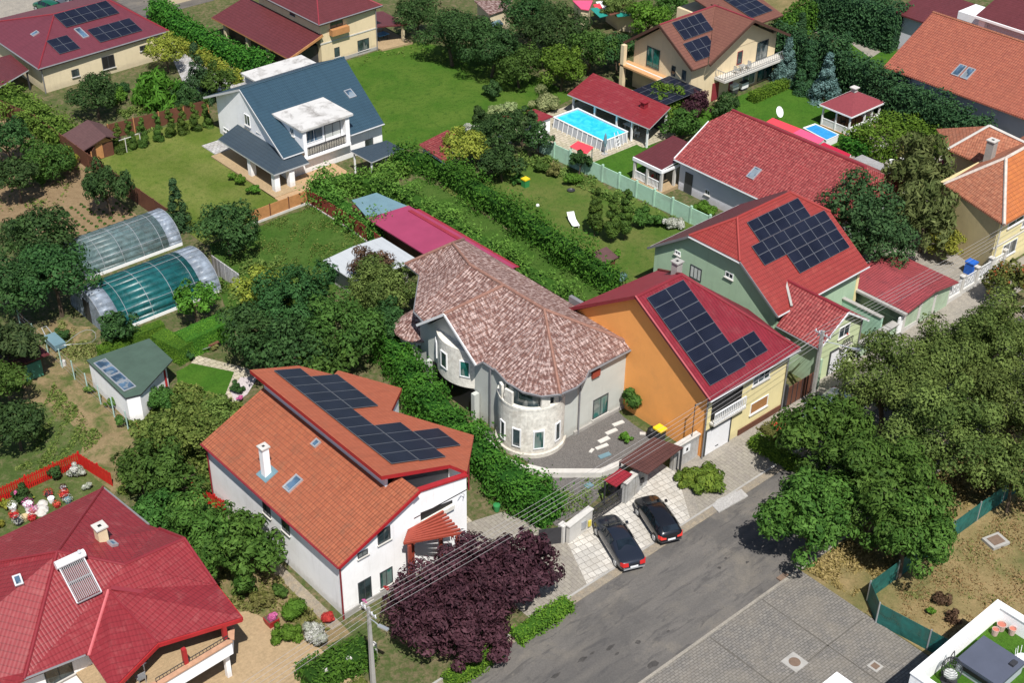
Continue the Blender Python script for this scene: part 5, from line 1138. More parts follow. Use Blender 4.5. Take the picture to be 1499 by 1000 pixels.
H13 = thing('house', 'two-storey yellow house with bright orange clay hip roof at right edge', 'house', (110, 56, 0))
walls(H13, [(105.2, 52.3), (121, 52.3), (121, 60.2), (107.6, 60.2), (106.6, 57.6)], 5.7, [MT['ochre'], MT['yellow']], [1, 0, 0, 0, 0, 0])
h0, h1, ha, hb = (104.7, 51.6, 5.8), (107.2, 59.6, 5.8), (110.3, 55.7, 9.0), (122, 55.9, 9.0)
MB().slab([h0, h1, ha], .16).build('side_roof', MT['r_clay'], H13); MB().slab([h0, ha, hb, (122, 51.6, 5.8)], .16).build('front_roof', MT['r_clayb'], H13); MB().slab([ha, h1, (122, 60.4, 5.8), hb], .16).build('rear_roof', MT['r_clay'], H13)
ridge(H13, [[ha, h0], [ha, h1], [ha, hb]], .16, plain('mortar_ridge', (.5, .43, .38), .9, .25, 4, .5))
for a in ((1478, 319, 332.6, 1499), (1468.6, 359.6, 377, 1487.5)): winl(H13, 52.3, *a, mull=1)
window(H13, 'y', 52.3, 109.5, 111.2, 3.4, 5.2, -1)
MB().box(105.1, 121, 52.24, 52.31, 2.8, 2.95).build('string_course', MT['concw'], H13); downpipe(H13, 105.3, 52.1, 0, 5.6, 'concw')
H14 = thing('house', 'older clay-tiled wing with grey chimney behind the yellow house', 'house', (116, 62, 0))
T = P(1448, 184, 8); Lf = P(1388, 218, 5.5); Rt = P(1497, 216, 6.6); Ft = P(1444, 243, 5.3)
MB().slab([Lf, T, (T[0]+1.2, T[1]-5.5, 6.9), Ft], .16).build('side_roof', MT['r_clay'], H14); MB().slab([T, Rt, (T[0]+1.2, T[1]-5.5, 6.9)], .16).build('front_roof', MT['r_clayb'], H14)
MB().slab([T, Rt, (Rt[0]+2, Rt[1]+5, 5), (Lf[0]+4, Lf[1]+4, 5)], .1).slab([T, Lf, (Lf[0]+4, Lf[1]+4, 5)], .1).build('rear_roof', MT['r_clay'], H14)
ridge(H14, [[T, Lf], [T, Rt], [T, (T[0]+1.2, T[1]-5.5, 6.9)]], .14, MT['concw'])
walls(H14, [(Lf[0]+.7, Lf[1]-.4), (Ft[0]+.6, Ft[1]), (120, 60.5), (121, 66), (Lf[0]+3, Lf[1]+1)], 5.1, [MT['ochre']])
q = P(1447, 235, 6.2); chimney(H14, q[0], q[1], 4.5, 8.3, .75, 'conc', 'concw')
LT = thing('lean_to', 'crimson sheet lean-to against the old clay-tiled wing', 'shed', (112, 62, 0))
a = [P(1362, 248, 2.6), P(1393, 223, 2.9), P(1393, 236, 2.4), P(1365, 262, 2.2)]
MB().slab([P(1362, 246, 2.7), P(1394, 224, 3.3), (Lf[0]+1, Lf[1]-1, 3.3), P(1392, 234, 2.9)], .1).build('upper_sheet', MT['pinkroof'], LT); MB().slab([P(1358, 250, 2.2), P(1384, 249, 2.4), P(1392, 260, 2.2), P(1358, 262, 2.0)], .1).build('lower_sheet', MT['pinkroof'], LT)
for u, v in ((1362, 258), (1388, 258)): g_ = P(u, v, 2.0); MB().box(g_[0]-.1, g_[0]+.1, g_[1]-.1, g_[1]+.1, 0, 2).build('post', MT['dark'], LT)

# ================================================================== garages, sheds and roofs in the gardens
GR = thing('garage', 'low garage with faded red ribbed roof beside the white street fence', 'garage', (94.5, 54.5, 0))
MB().box(91.1, 97.8, 51.7, 57.4, 0, 2.45).build('wall', plain('pale_green_wall', (.33, .42, .3), .9, .12, 1.2, .3, stain=(.2, .22, .16), stainamt=.5), GR)
m = MB(); m.slab([(90.7, 51.2, 2.55), (90.7, 57.9, 2.55), (94.6, 57.9, 3.1), (94.6, 51.2, 3.1)], .1); m.slab([(94.6, 51.2, 3.1), (94.6, 57.9, 3.1), (98.2, 57.9, 2.6), (98.2, 51.2, 2.6)], .1); m.build('roof', MT['garerib'], GR)
MB().box(90.35, 90.68, 51.2, 58, 2.3, 2.5).build('box_gutter', MT['conc'], GR)
PK = thing('shed', 'long shed with crimson sheet roof beside the vine rows', 'shed', (68, 89, 0))
MB().box(66.4, 69.6, 79, 93.2, 0, 2.4).build('wall', MT['wood_dark'], PK)
MB().slab([(65.6, 93.8, 2.55), (69.9, 93.0, 2.75), (70.2, 78, 2.75), (65.6, 78, 2.55)], .12).build('roof', MT['pinkroof'], PK); MB().slab([(69.2, 92.2, 2.8), (70.4, 92.0, 2.62), (70.6, 78, 2.62), (69.4, 78, 2.8)], .06).build('roof_edge', MT['r_flat'], PK)
BG = thing('shed', 'small shed with flat blue-grey sheet roof behind the crimson shed', 'shed', (68, 96, 0))
MB().box(66.4, 69.8, 94.2, 97.4, 0, 2.1).build('wall', MT['wood_dark'], BG); MB().slab([(66.9, 98.0, 2.3), (69.6, 97.7, 2.3), (70.2, 93.5, 2.35), (65.9, 94.1, 2.35)], .08).build('roof', MT['bluegrey'], BG)
WS = thing('shed', 'open garden shed with pale tin roof in front of the crimson shed', 'shed', (61.3, 87.6, 0))
MB().box(58.8, 64.0, 85.6, 89.6, 0, 2.0).build('wall', MT['conc'], WS)
m = MB(); m.slab([(58.1, 90.2, 2.5), (61.2, 90.2, 2.7), (61.3, 84.9, 2.55), (58.2, 84.8, 2.4)], .08); m.slab([(61.24, 90.2, 2.72), (64.6, 90.2, 2.5), (64.7, 84.9, 2.42), (61.34, 84.9, 2.57)], .08); m.build('roof', MT['tin'], WS)
for x0 in (59.2, 60.6, 62.2): MB().box(x0, x0+1.1, 85.5, 85.58, .1, 1.9).build('panel', MT['black'], WS)
GS = thing('shed', 'white shed with dark green felt roof and skylight strip', 'shed', (37.5, 86, 0))
walls(GS, [(34.9, 83.05), (35.85, 82.7), (39.5, 85.2), (39.5, 88.4), (34.98, 89.3)], 2.45, [MT['white']])
pG = [(34.9, 89.5, 2.6), (40.1, 88.8, 2.75), (40.0, 84.9, 2.75), (35.9, 82.6, 2.6), (34.8, 83.0, 2.55)]
MB().slab(pG, .12, 0, 1).build('roof', [MT['greenfelt'], MT['dark']], GS)
gpl = Plane(pG[0], pG[1], pG[4])
for i in range(4):
    y = 88.6-i*1.25; m = MB(); m.box(35.05, 36.1, y-1.2, y, 2.64, 2.72); f = m.build('roof_window', MT['steel'], GS); MB().box(35.15, 36.0, y-1.1, y-.1, 2.7, 2.735).build('pane', MT['glassb'], f)
MB().box(39.0, 39.25, 84.9, 85.1, 0, 2.5).build('red_panel', MT['red_paint'], GS); MB().box(39.5, 39.56, 85.6, 87.9, .1, 2.2).build('front_shade_panel', MT['black'], GS)  # black panel imitates the shade inside the shed's open side
SB = thing('shed', 'little dark hut with maroon sheet roof under the left trees', 'shed', (32, 94.5, 0))
MB().box(29, 32.8, 93.4, 96.8, 0, 2.0).build('wall', MT['wood_dark'], SB); MB().slab([(28, 98, 2.4), (33.0, 97.6, 2.2), (33.4, 93.0, 2.0), (28, 93.0, 2.2)], .1).build('roof', MT['r_maroon'], SB); MB().box(31.2, 32.7, 93.3, 93.38, .1, 1.6).build('door', plain('green_door', (.05, .2, .14), .6, .1, 2, .1), SB)
for nm, lab, pts, mt, h in (('shed', 'garden shed with weathered red tile roof beside the yellow-leaved tree', [P(613, 211, 2.5), P(655, 190, 2.8), P(666, 195, 2.8), P(652, 237, 2.4)], 'r_redtile', 2.3),
                            ('shed', 'tiny hut with red roof between the trees near the pool fence', [P(725, 180, 2.5), P(735, 168, 2.6), P(750, 170, 2.6), P(751, 182, 2.3)], 'r_red', 2.2),
                            ('shed', 'little white hut with bright red roof left of the large pool', [P(770, 162, 2.6), P(783, 159, 2.7), P(810, 170, 2.5), P(778, 182, 2.4)], 'r_crim', 2.3)):
    t = thing(nm, lab, 'shed', (*np.mean([p[:2] for p in pts], 0), 0)); MB().slab(pts, .1).build('roof', MT[mt], t)
    c_ = np.mean([p[:2] for p in pts], 0); MB().prism([tuple(c_+(np.array(p[:2])-c_)*.82) for p in pts], 0, h).build('wall', MT['white'], t)
PR = thing('pool_house', 'open poolside shelter with long crimson roof and white posts', 'shelter', (102, 97, 0))
MB().slab([(99.3, 102.3, 2.5), (104.6, 103.7, 3.1), (104.6, 91.7, 3.1), (99.9, 90.3, 2.5)], .14, 0, 1).build('roof', [MT['r_crim'], MT['gutter_w']], PR)
posts(PR, [(99.8, 101.8), (99.9, 98.5), (100, 95.2), (100.1, 93), (100.2, 90.8), (104.3, 92), (104.3, 103)], 0, 2.45, .18, 'wmetal'); MB().box(104.35, 104.5, 92.2, 103.2, 0, 2.8).build('rear_wall', MT['dark'], PR)
q = P(943, 156, 2.95); MB().box(q[0]-.3, q[0]+.3, q[1]-.3, q[1]+.3, 2.6, 3.5).box(q[0]-.42, q[0]+.42, q[1]-.42, q[1]+.42, 3.51, 3.6).build('roof_flue', MT['redrib'], PR)
CG = thing('solar_canopy', 'dark glass solar canopy between crimson shelter and beige house', 'canopy', (107.4, 101, 0))
cp = Plane((104.7, 103.5, 2.9), (109.0, 103.5, 3.0), (104.7, 97.5, 2.9))
for i in range(5):
    for j in range(4): panel(CG, Plane((104.7, 97.6, 2.95), (109.2, 97.6, 3.05), (104.7, 103.6, 2.95)), i*1.0, j*1.5, .98, 1.48, 0)
posts(CG, [(104.9, 97.8), (109.4, 97.8), (109.4, 103.4)], 0, 2.9, .12, 'wmetal'); m = MB(); m.bar((104.7, 97.5, 2.9), (104.7, 103.6, 2.9), .08, .12).bar((109.7, 97.5, 2.98), (109.7, 103.6, 2.98), .08, .12); m.build('frame', MT['wmetal'], CG)
GZ = thing('gazebo', 'white timber gazebo with maroon hip roof and roof vent', 'gazebo', (121.6, 80.4, 0))
gx0, gx1, gy0, gy1 = 119.0, 124.3, 78.6, 82.2; ga = (121.6, 80.4, 4.0); gc = [(gx0-.35, gy0-.35, 2.55), (gx1+.35, gy0-.35, 2.55), (gx1+.35, gy1+.35, 2.55), (gx0-.35, gy1+.35, 2.55)]
m = MB()
for i in range(4): m.slab([gc[i], gc[(i+1) % 4], ga], .1)
m.build('roof', plain('maroon_shingle', (.19, .035, .045), .8, .15, 4, .2), GZ)
vt = MB(); vt.box(121.35, 121.85, 80.15, 80.65, 3.9, 4.35).box(121.2, 122, 80.0, 80.8, 4.36, 4.45); vt.build('roof_vent', MT['concw'], GZ)
for x, y in ((gx0, gy0), (gx1, gy0), (gx1, gy1), (gx0, gy1), ((gx0+gx1)/2, gy0), (gx0, (gy0+gy1)/2), ((gx0+gx1)/2+1.3, gy0)): MB().box(x-.08, x+.08, y-.08, y+.08, 0, 2.55).build('post', MT['wmetal'], GZ)
for a, b_2 in (((gx0, gy0), (gx1, gy0)), ((gx0, gy0), (gx0, gy1)), ((gx1, gy0), (gx1, gy1))): railing(GZ, a, b_2, .05, .9, 'wmetal', .12, 'railing', .03, .05)
MB().prism(rect(gx0-.1, gx1+.1, gy0-.1, gy1+.1), -.05, .12).build('floor', MT['wood_warm'], GZ)
m = MB()
for a, b_2 in ((0, 1), (1, 2), (2, 3), (3, 0)): m.bar((gc[a][0], gc[a][1], 2.45), (gc[b_2][0], gc[b_2][1], 2.45), .1, .16)
m.build('fascia', MT['wmetal'], GZ)
AW = thing('awning', 'bright red and pink fabric awning over the yard behind the red tiled house', 'awning', (109, 78, 0))
MB().slab([P(1112, 184, 2.7), P(1131, 172, 2.8), P(1172, 188, 2.8), P(1150, 200, 2.7)], .06).build('red_canvas', MT['awnred'], AW); MB().slab([P(1150, 200, 2.68), P(1172, 188, 2.78), P(1207, 203, 2.78), P(1196, 212, 2.68)], .06).build('pink_canvas', MT['awnpink'], AW)
MB().slab([P(1190, 217, 2.3), P(1206, 208, 2.3), P(1246, 226, 2.3), P(1235, 235, 2.3)], .06).build('dark_canvas', plain('dark_red_canvas', (.4, .01, .04), .7, .1, 1, .1), AW)
for u, v in ((1115, 184), (1133, 173), (1172, 189), (1205, 203), (1236, 233), (1245, 227)): q = P(u, v, 2.3); MB().box(q[0]-.05, q[0]+.05, q[1]-.05, q[1]+.05, 0, 2.3).build('pole', MT['wmetal'], AW)
CY = thing('lean_to', 'grey corrugated lean-to at the end of the red tiled house', 'shed', (111, 68, 0))
MB().slab([P(1240, 236, 2.4), P(1262, 226, 2.6), P(1318, 250, 2.6), P(1300, 262, 2.4)], .08).build('roof', ribmat('grey_sheet', (.3, .3, .3), .2, 1, .04, .7, .2, stain=(.18, .15, .12), stainamt=.5), CY)
for u, v in ((1243, 237), (1300, 260), (1316, 250)): q = P(u, v, 2.3); MB().box(q[0]-.08, q[0]+.08, q[1]-.08, q[1]+.08, 0, 2.35).build('post', MT['dark'], CY)
# top edge: roofs beyond the trees
for lab, q4, mt, z in (('old house with mottled pink tile roof peeking above the top trees', [(694, 0), (750, 0), (742, 12), (716, 21)], 'r_tower', 3.6), ('shed roof of crimson and pale sheets at the top edge', [(838, 0), (868, 0), (862, 14), (850, 12)], 'awnpink', 3.0),
                   ('dark brown sheet roof at the top edge right of the scrap sheets', [(884, -6), (925, -4), (934, 14), (905, 9)], 'r_maroon', 3.2), ('small blue-grey roof below the mottled pink roof', [(709, 28), (725, 21), (737, 34), (722, 38)], 'bluegrey', 2.4)):
    pts = [P(u, v, z) for u, v in q4]; c_ = np.mean([p[:2] for p in pts], 0); t = thing('house' if z > 2.5 else 'shed', lab, 'house' if z > 2.5 else 'shed', (*c_, 0))
    MB().slab(pts, .12).build('roof', MT[mt], t); MB().prism([tuple(c_+(np.array(p[:2])-c_)*.85) for p in pts], 0, z-.15).build('wall', MT['cream'], t)
SP = [('scrap_sheet', 'white sheet lying on the scrap pile at the top edge', [(872, 2), (890, 0), (896, 10), (880, 14)], 'wmetal'), ('scrap_sheet', 'crimson sheet lying among the scrap', [(868, 6), (878, 4), (882, 11), (872, 12)], 'awnred'),
      ('scrap_sheet', 'long teal sheet at the front of the scrap pile', [(864, 12), (874, 10), (890, 22), (878, 25)], 'tealsheet'), ('scrap_sheet', 'short teal sheet right of the long teal one', [(900, 18), (918, 14), (928, 22), (904, 24)], 'tealsheet'), ('scrap_sheet', 'rust red sheet between the two teal sheets', [(888, 15), (900, 12), (908, 18), (893, 22)], 'r_brown'),
      ('scrap_sheet', 'pale green end sheet of the scrap pile', [(918, 15), (924, 14), (929, 21), (922, 22)], 'tin')]
MT['tealsheet'] = plain('teal_sheet', (.02, .24, .2), .5, .15, 1, .1)
for i, (nm, lab, q4, mt) in enumerate(SP):
    o = MB().slab([P(u, v, 2.0+.15*i) for u, v in q4], .06).build(nm, MT[mt]); tag(o, lab, 'sheet', 'scrap sheets')
# terrace building bottom right
TB = thing('building', 'flat-roofed white building with parapet and artificial grass roof terrace', 'building', (61, 22, 0))
bx0, bx1, by = 55.4, 64.55, 26.4; tz = 4.4
MB().box(bx0+.05, bx1-.05, 8, by-.05, 0, tz-1.25).build('wall', MT['white'], TB)
m = MB(); m.box(bx0, bx1, by-.42, by, tz-1.26, tz); m.box(bx0, bx0+.42, 8, by-.42, tz-1.26, tz); m.box(bx1-.42, bx1, 8, by-.42, tz-1.26, tz); m.build('parapet', MT['white'], TB)
m = MB(); m.box(bx0-.05, bx1+.05, by-.48, by+.05, tz+.003, tz+.07); m.box(bx0-.05, bx0+.48, 8, by-.48, tz+.003, tz+.07); m.box(bx1-.48, bx1+.05, 8, by-.48, tz+.003, tz+.07); m.build('parapet_coping', MT['wmetal'], TB)
MB().prism(rect(bx0+.42, bx1-.42, 8, by-.42), tz-1.3, tz-1.2).build('artificial_grass', MT['turf'], TB)
PB = thing('building', 'white parapet corner of a lower building at the bottom edge', 'building', (53, 27, 0))
q = P(1225, 984, 3.4)
m = MB(); m.box(q[0]-6, q[0], q[1]-.35, q[1], 2.4, 3.4); m.box(q[0]-.35, q[0], q[1]-8, q[1]-.35, 2.4, 3.4); m.build('parapet', MT['white'], PB); MB().box(q[0]-6, q[0]-.05, q[1]-8, q[1]-.05, 0, 2.4).build('wall', MT['white'], PB); MB().prism(rect(q[0]-6, q[0]-.35, q[1]-8, q[1]-.35), 2.41, 2.5).build('roof', MT['membrane'], PB)
# ================================================================== trees and shrubs
TREES = [
 # u, v, r px, crown height m, kind, label, (name, category)
 # far left garden
 (12, 205, 34, 3.2, 'dark', 'dark round tree at the far left edge above the dirt garden'),
 (22, 255, 34, 3.2, 'dark', 'dark leafy tree at the left edge below the plank fence corner'),
 (62, 238, 40, 2.2, 'mid', 'broad fruit tree with light leaves on the dirt garden'),
 (155, 272, 33, 3.4, 'dark', 'dark fruit tree standing over the brown plank fence', 'tall'),
 (332, 330, 46, 3.2, 'dark', 'dense dark tree in front of the yellow-green lawn'),
 (52, 345, 52, 4.2, 'dark', 'upper dark tree of the big clump left of the greenhouses'),
 (78, 398, 56, 4.5, 'dark', 'broad dark tree touching the left end of the greenhouses'),
 (22, 415, 52, 4.0, 'dark', 'dark tree behind the greenhouse clump at the left edge'),
 (18, 505, 45, 3.6, 'conif_t', 'dark needle-like tree hiding the little maroon hut'),
 (22, 620, 42, 2.6, 'dark', 'round dark tree on the rough grass at the left edge'),
 (8, 560, 34, 2.4, 'mid', 'mid green tree at the left edge below the hut'),
 (170, 482, 31, 1.9, 'dark', 'small dark tree in front of the teal greenhouse end'),
 (284, 438, 32, 2.4, 'bright', 'bright green round tree behind the clipped hedge'),
 (384, 428, 42, 3.0, 'yellow', 'yellow-green tree at the edge of the dark orchard lawn'),
 (372, 478, 50, 3.6, 'dark', 'dark tree left in the clump behind the white house', ),
 (440, 445, 66, 4.4, 'dark', 'largest dark tree of the clump behind the white house'),
 (425, 515, 60, 4.0, 'dark', 'lower dark tree of the clump behind the white house'),
 (500, 480, 56, 4.0, 'mid', 'mid green tree right in the clump behind the white house'),
 (470, 525, 48, 3.4, 'mid', 'mid green tree just above the solar roof of the white house'),
 (556, 425, 45, 3.2, 'olive', 'grey-olive tree in front of the pale tin shed'),
 (545, 388, 30, 3.6, 'bare', 'sparse twiggy tree in front of the pale tin roof'),
 (570, 470, 34, 2.6, 'dark', 'dark tree left of the round annex of the tower house'),
 # beside the white house and villa
 (235, 640, 40, 1.8, 'weedt', 'weedy light green thicket tree below the green felt shed'),
 (287, 632, 38, 2.4, 'weedt', 'tangled olive green tree left of the white house roof'),
 (208, 690, 46, 2.4, 'mid', 'leafy green tree beside the red board panel'),
 (248, 697, 46, 2.8, 'mid', 'broad green tree beside the rear corner of the white house'),
 (225, 745, 40, 2.6, 'mid', 'green tree behind the right hip of the crimson roof'),
 (300, 785, 56, 3.0, 'street', 'glossy green tree between villa and white house, left crown'),
 (350, 806, 50, 3.0, 'street', 'glossy green tree against the white wall, right crown'),
 # north-west gardens
 (139, 138, 36, 3.0, 'dark', 'dark tree in front of the cream bungalow wall'),
 (243, 72, 26, 2.8, 'yellow', 'golden-leaved tree at the corner of the cream bungalow'),
 (231, 130, 38, 2.2, 'weep', 'weeping light green tree in the rockery garden'),
 (312, 118, 28, 2.4, 'mid', 'bushy green tree beside the stone path by the blue roof'),
 (272, 145, 22, 1.6, 'dark', 'small dark tree behind the row of little columns'),
 # back lawn
 (612, 20, 34, 3.2, 'dark', 'dark tree right of the maroon porch roof'),
 (662, 50, 48, 4.0, 'dark', 'big dark tree at the upper right of the back lawn'),
 (720, 70, 46, 3.6, 'dark', 'dark tree second from the left behind the lawn end'),
 (775, 22, 44, 4.4, 'dark', 'tall dark tree at the top edge above the lawn'),
 (815, 52, 48, 4.0, 'dark', 'dark tree in the middle of the wooded garden'),
 (760, 95, 34, 2.8, 'mid', 'mid green tree at the lower edge of the wooded garden'),
 (822, 100, 36, 2.8, 'bright', 'bright green tree left of the crimson pool shelter'),
 (862, 70, 36, 3.2, 'mid', 'mid green tree left behind the beige house'),
 (905, 75, 28, 2.8, 'dark', 'dark tree close to the side balcony of the beige house'),
 (950, 25, 30, 3.0, 'bright', 'light green tree at the top edge behind the beige house'),
 (905, 8, 24, 3.0, 'olive', 'olive tree at the top edge beside the scrap sheets'),
 (982, 10, 22, 3.0, 'mid', 'small green tree at the top edge right of the flue'),
 (680, 215, 30, 2.6, 'yellow', 'yellow-leaved tree beside the weathered red shed roof'),
 (728, 195, 38, 3.0, 'dark', 'dark tree between the two little red hut roofs'),
 (735, 240, 30, 2.0, 'dark', 'dark low tree at the north end of the lounger lawn'),
 (788, 200, 24, 2.4, 'dark', 'dark tree covering the white hut beside the pool'),
 (765, 180, 20, 2.8, 'conif_t', 'narrow dark tree between the red huts'),
 (848, 234, 16, 1.8, 'dark', 'small dark tree growing over the mint fence'),
 (972, 152, 32, 1.7, 'bright', 'light green tree beside the crimson shelter end'),
 (1019, 152, 22, 1.8, 'purple', 'dark purple-leaved tree in front of the beige house'),
 (1066, 156, 22, 1.5, 'dark', 'dark bushy tree at the front steps of the beige house'),
 (1000, 185, 30, 1.8, 'mid', 'low spreading green tree behind the veranda roof'),
 # right block
 (1258, 308, 48, 4.4, 'walnut', 'broad dark tree between green house and yellow house, left crown'),
 (1290, 352, 44, 4.0, 'walnut', 'dark tree hanging over the faded red garage roof'),
 (1345, 250, 50, 5.8, 'birch', 'tall drooping birch-like tree, upper crown by the yellow house'),
 (1358, 315, 46, 4.0, 'birch', 'drooping birch-like tree, lower crown by the yellow house'),
 (1384, 358, 26, 2.0, 'yellow', 'yellow-green small tree against the ochre side wall'),
 (1476, 412, 34, 2.2, 'redtip', 'small street tree with reddish tips at right edge'),
 # street trees
 (1210, 640, 62, 4.0, 'street', 'bright green street tree nearest the orange house'),
 (1190, 760, 62, 3.6, 'street', 'bright green street tree overhanging the road'),
 (1285, 720, 78, 4.4, 'street', 'bright green street tree in the middle of the row'),
 (1330, 785, 54, 3.8, 'street', 'bright green street tree beside the green mesh fence'),
 (1305, 565, 68, 4.8, 'olive', 'olive green street tree with speckled crown, left of the pair'),
 (1375, 640, 80, 4.8, 'olive', 'large olive green street tree in the centre right'),
 (1400, 530, 70, 4.8, 'olive', 'olive green street tree below the white fence'),
 (1470, 500, 62, 4.6, 'olive', 'olive green street tree at the right edge, upper one'),
 (1485, 600, 70, 4.6, 'olive', 'olive green street tree at the right edge, middle one'),
 (1490, 690, 48, 3.8, 'olive', 'olive green street tree at the right edge, lowest one'),
 # plums
 (640, 893, 72, 2.9, 'purple', 'purple-leaved plum tree nearest the street lamp pole'),
 (700, 850, 66, 2.9, 'purple', 'purple-leaved plum tree in the middle of the row'),
 (760, 830, 56, 2.7, 'purple', 'purple-leaved plum tree beside the paved drive'),
 (690, 930, 52, 2.0, 'purple', 'purple-leaved plum tree behind the street hedge'),
]
kind('conif_t', foliage('dark_needles', (0.015, 0.039, 0.013), (0.069, 0.098, 0.032), .15), leaf=.22, lobes=40, lob=(.16, .3), aspect=2, rz=1.2)
kind('walnut', foliage('walnut_leaf', (0.017, 0.049, 0.017), (0.069, 0.132, 0.046), .2), leaf=.24, lobes=54, lob=(.18, .33), dens=2.6, rz=.95)
kind('weedt', MT['f_weed'], leaf=.24, lobes=30, dens=2.0); kind('redtip', foliage('red_tips', (0.036, 0.072, 0.014), (0.162, 0.162, 0.041), .2, extra=((.3, .09, .03), .86)), leaf=.24, lobes=30)
for t in TREES:
    u, v, r, z, k, lab = t[:6]
    grp = 'street trees along the south verge' if 'street tree' in lab and k != 'redtip' else 'purple plum trees' if k == 'purple' and u < 800 else None
    nm = {'purple': 'plum_tree', 'birch': 'birch_tree', 'conif_t': 'conifer_tree'}.get(k, 'tree')
    tree(u, v, r, z, k, lab, nm, 'tree', grp, rzk=1.35 if len(t) > 6 else None)
CONS = [(258, 302, 19, 2.4, 'conifer', 'slim grey-green spruce on the yellow-green lawn', 'spruce_tree'), (288, 105, 20, 3.4, 'conifer', 'tall spruce beside the stone path', 'spruce_tree'),
 (872, 305, 12, 3.1, 'thuja', 'leftmost tall arborvitae behind the sun lounger', 'arborvitae'), (897, 312, 12, 3.2, 'thuja', 'second tall arborvitae behind the sun lounger', 'arborvitae'), (917, 306, 12, 3.4, 'thuja', 'rightmost and tallest arborvitae behind the sun lounger', 'arborvitae'),
 (1152, 90, 18, 2.6, 'spruce', 'blue-green conifer beside the beige house balcony', 'spruce_tree'), (1182, 105, 20, 2.4, 'conifer', 'brownish conifer between two blue-green ones', 'spruce_tree'), (1210, 118, 21, 2.4, 'spruce', 'blue-green conifer close behind the gazebo', 'spruce_tree'), (1205, 75, 18, 2.4, 'conifer', 'dark conifer behind the blue-green pair', 'spruce_tree'), (1235, 85, 18, 2.2, 'conifer', 'dark conifer at the end of the tall clipped hedge', 'spruce_tree'), (1170, 60, 18, 2.6, 'conifer', 'dark conifer right of the brown roof corner', 'spruce_tree')]
for u, v, r, z, k, lab, nm in CONS: tree(u, v, r, z, k, lab, nm, 'tree', None)
for i, (u, v) in enumerate(((173, 207), (190, 202), (208, 198), (230, 190), (249, 184), (267, 180), (285, 176), (303, 170))):
    tree(u, v-2, 9, 1.45, 'column', ['leftmost', 'second', 'third', 'fourth', 'fifth', 'sixth', 'seventh', 'rightmost'][i]+' little columnar arborvitae from the left along the brown fence', 'arborvitae', 'tree', 'columnar arborvitae row')
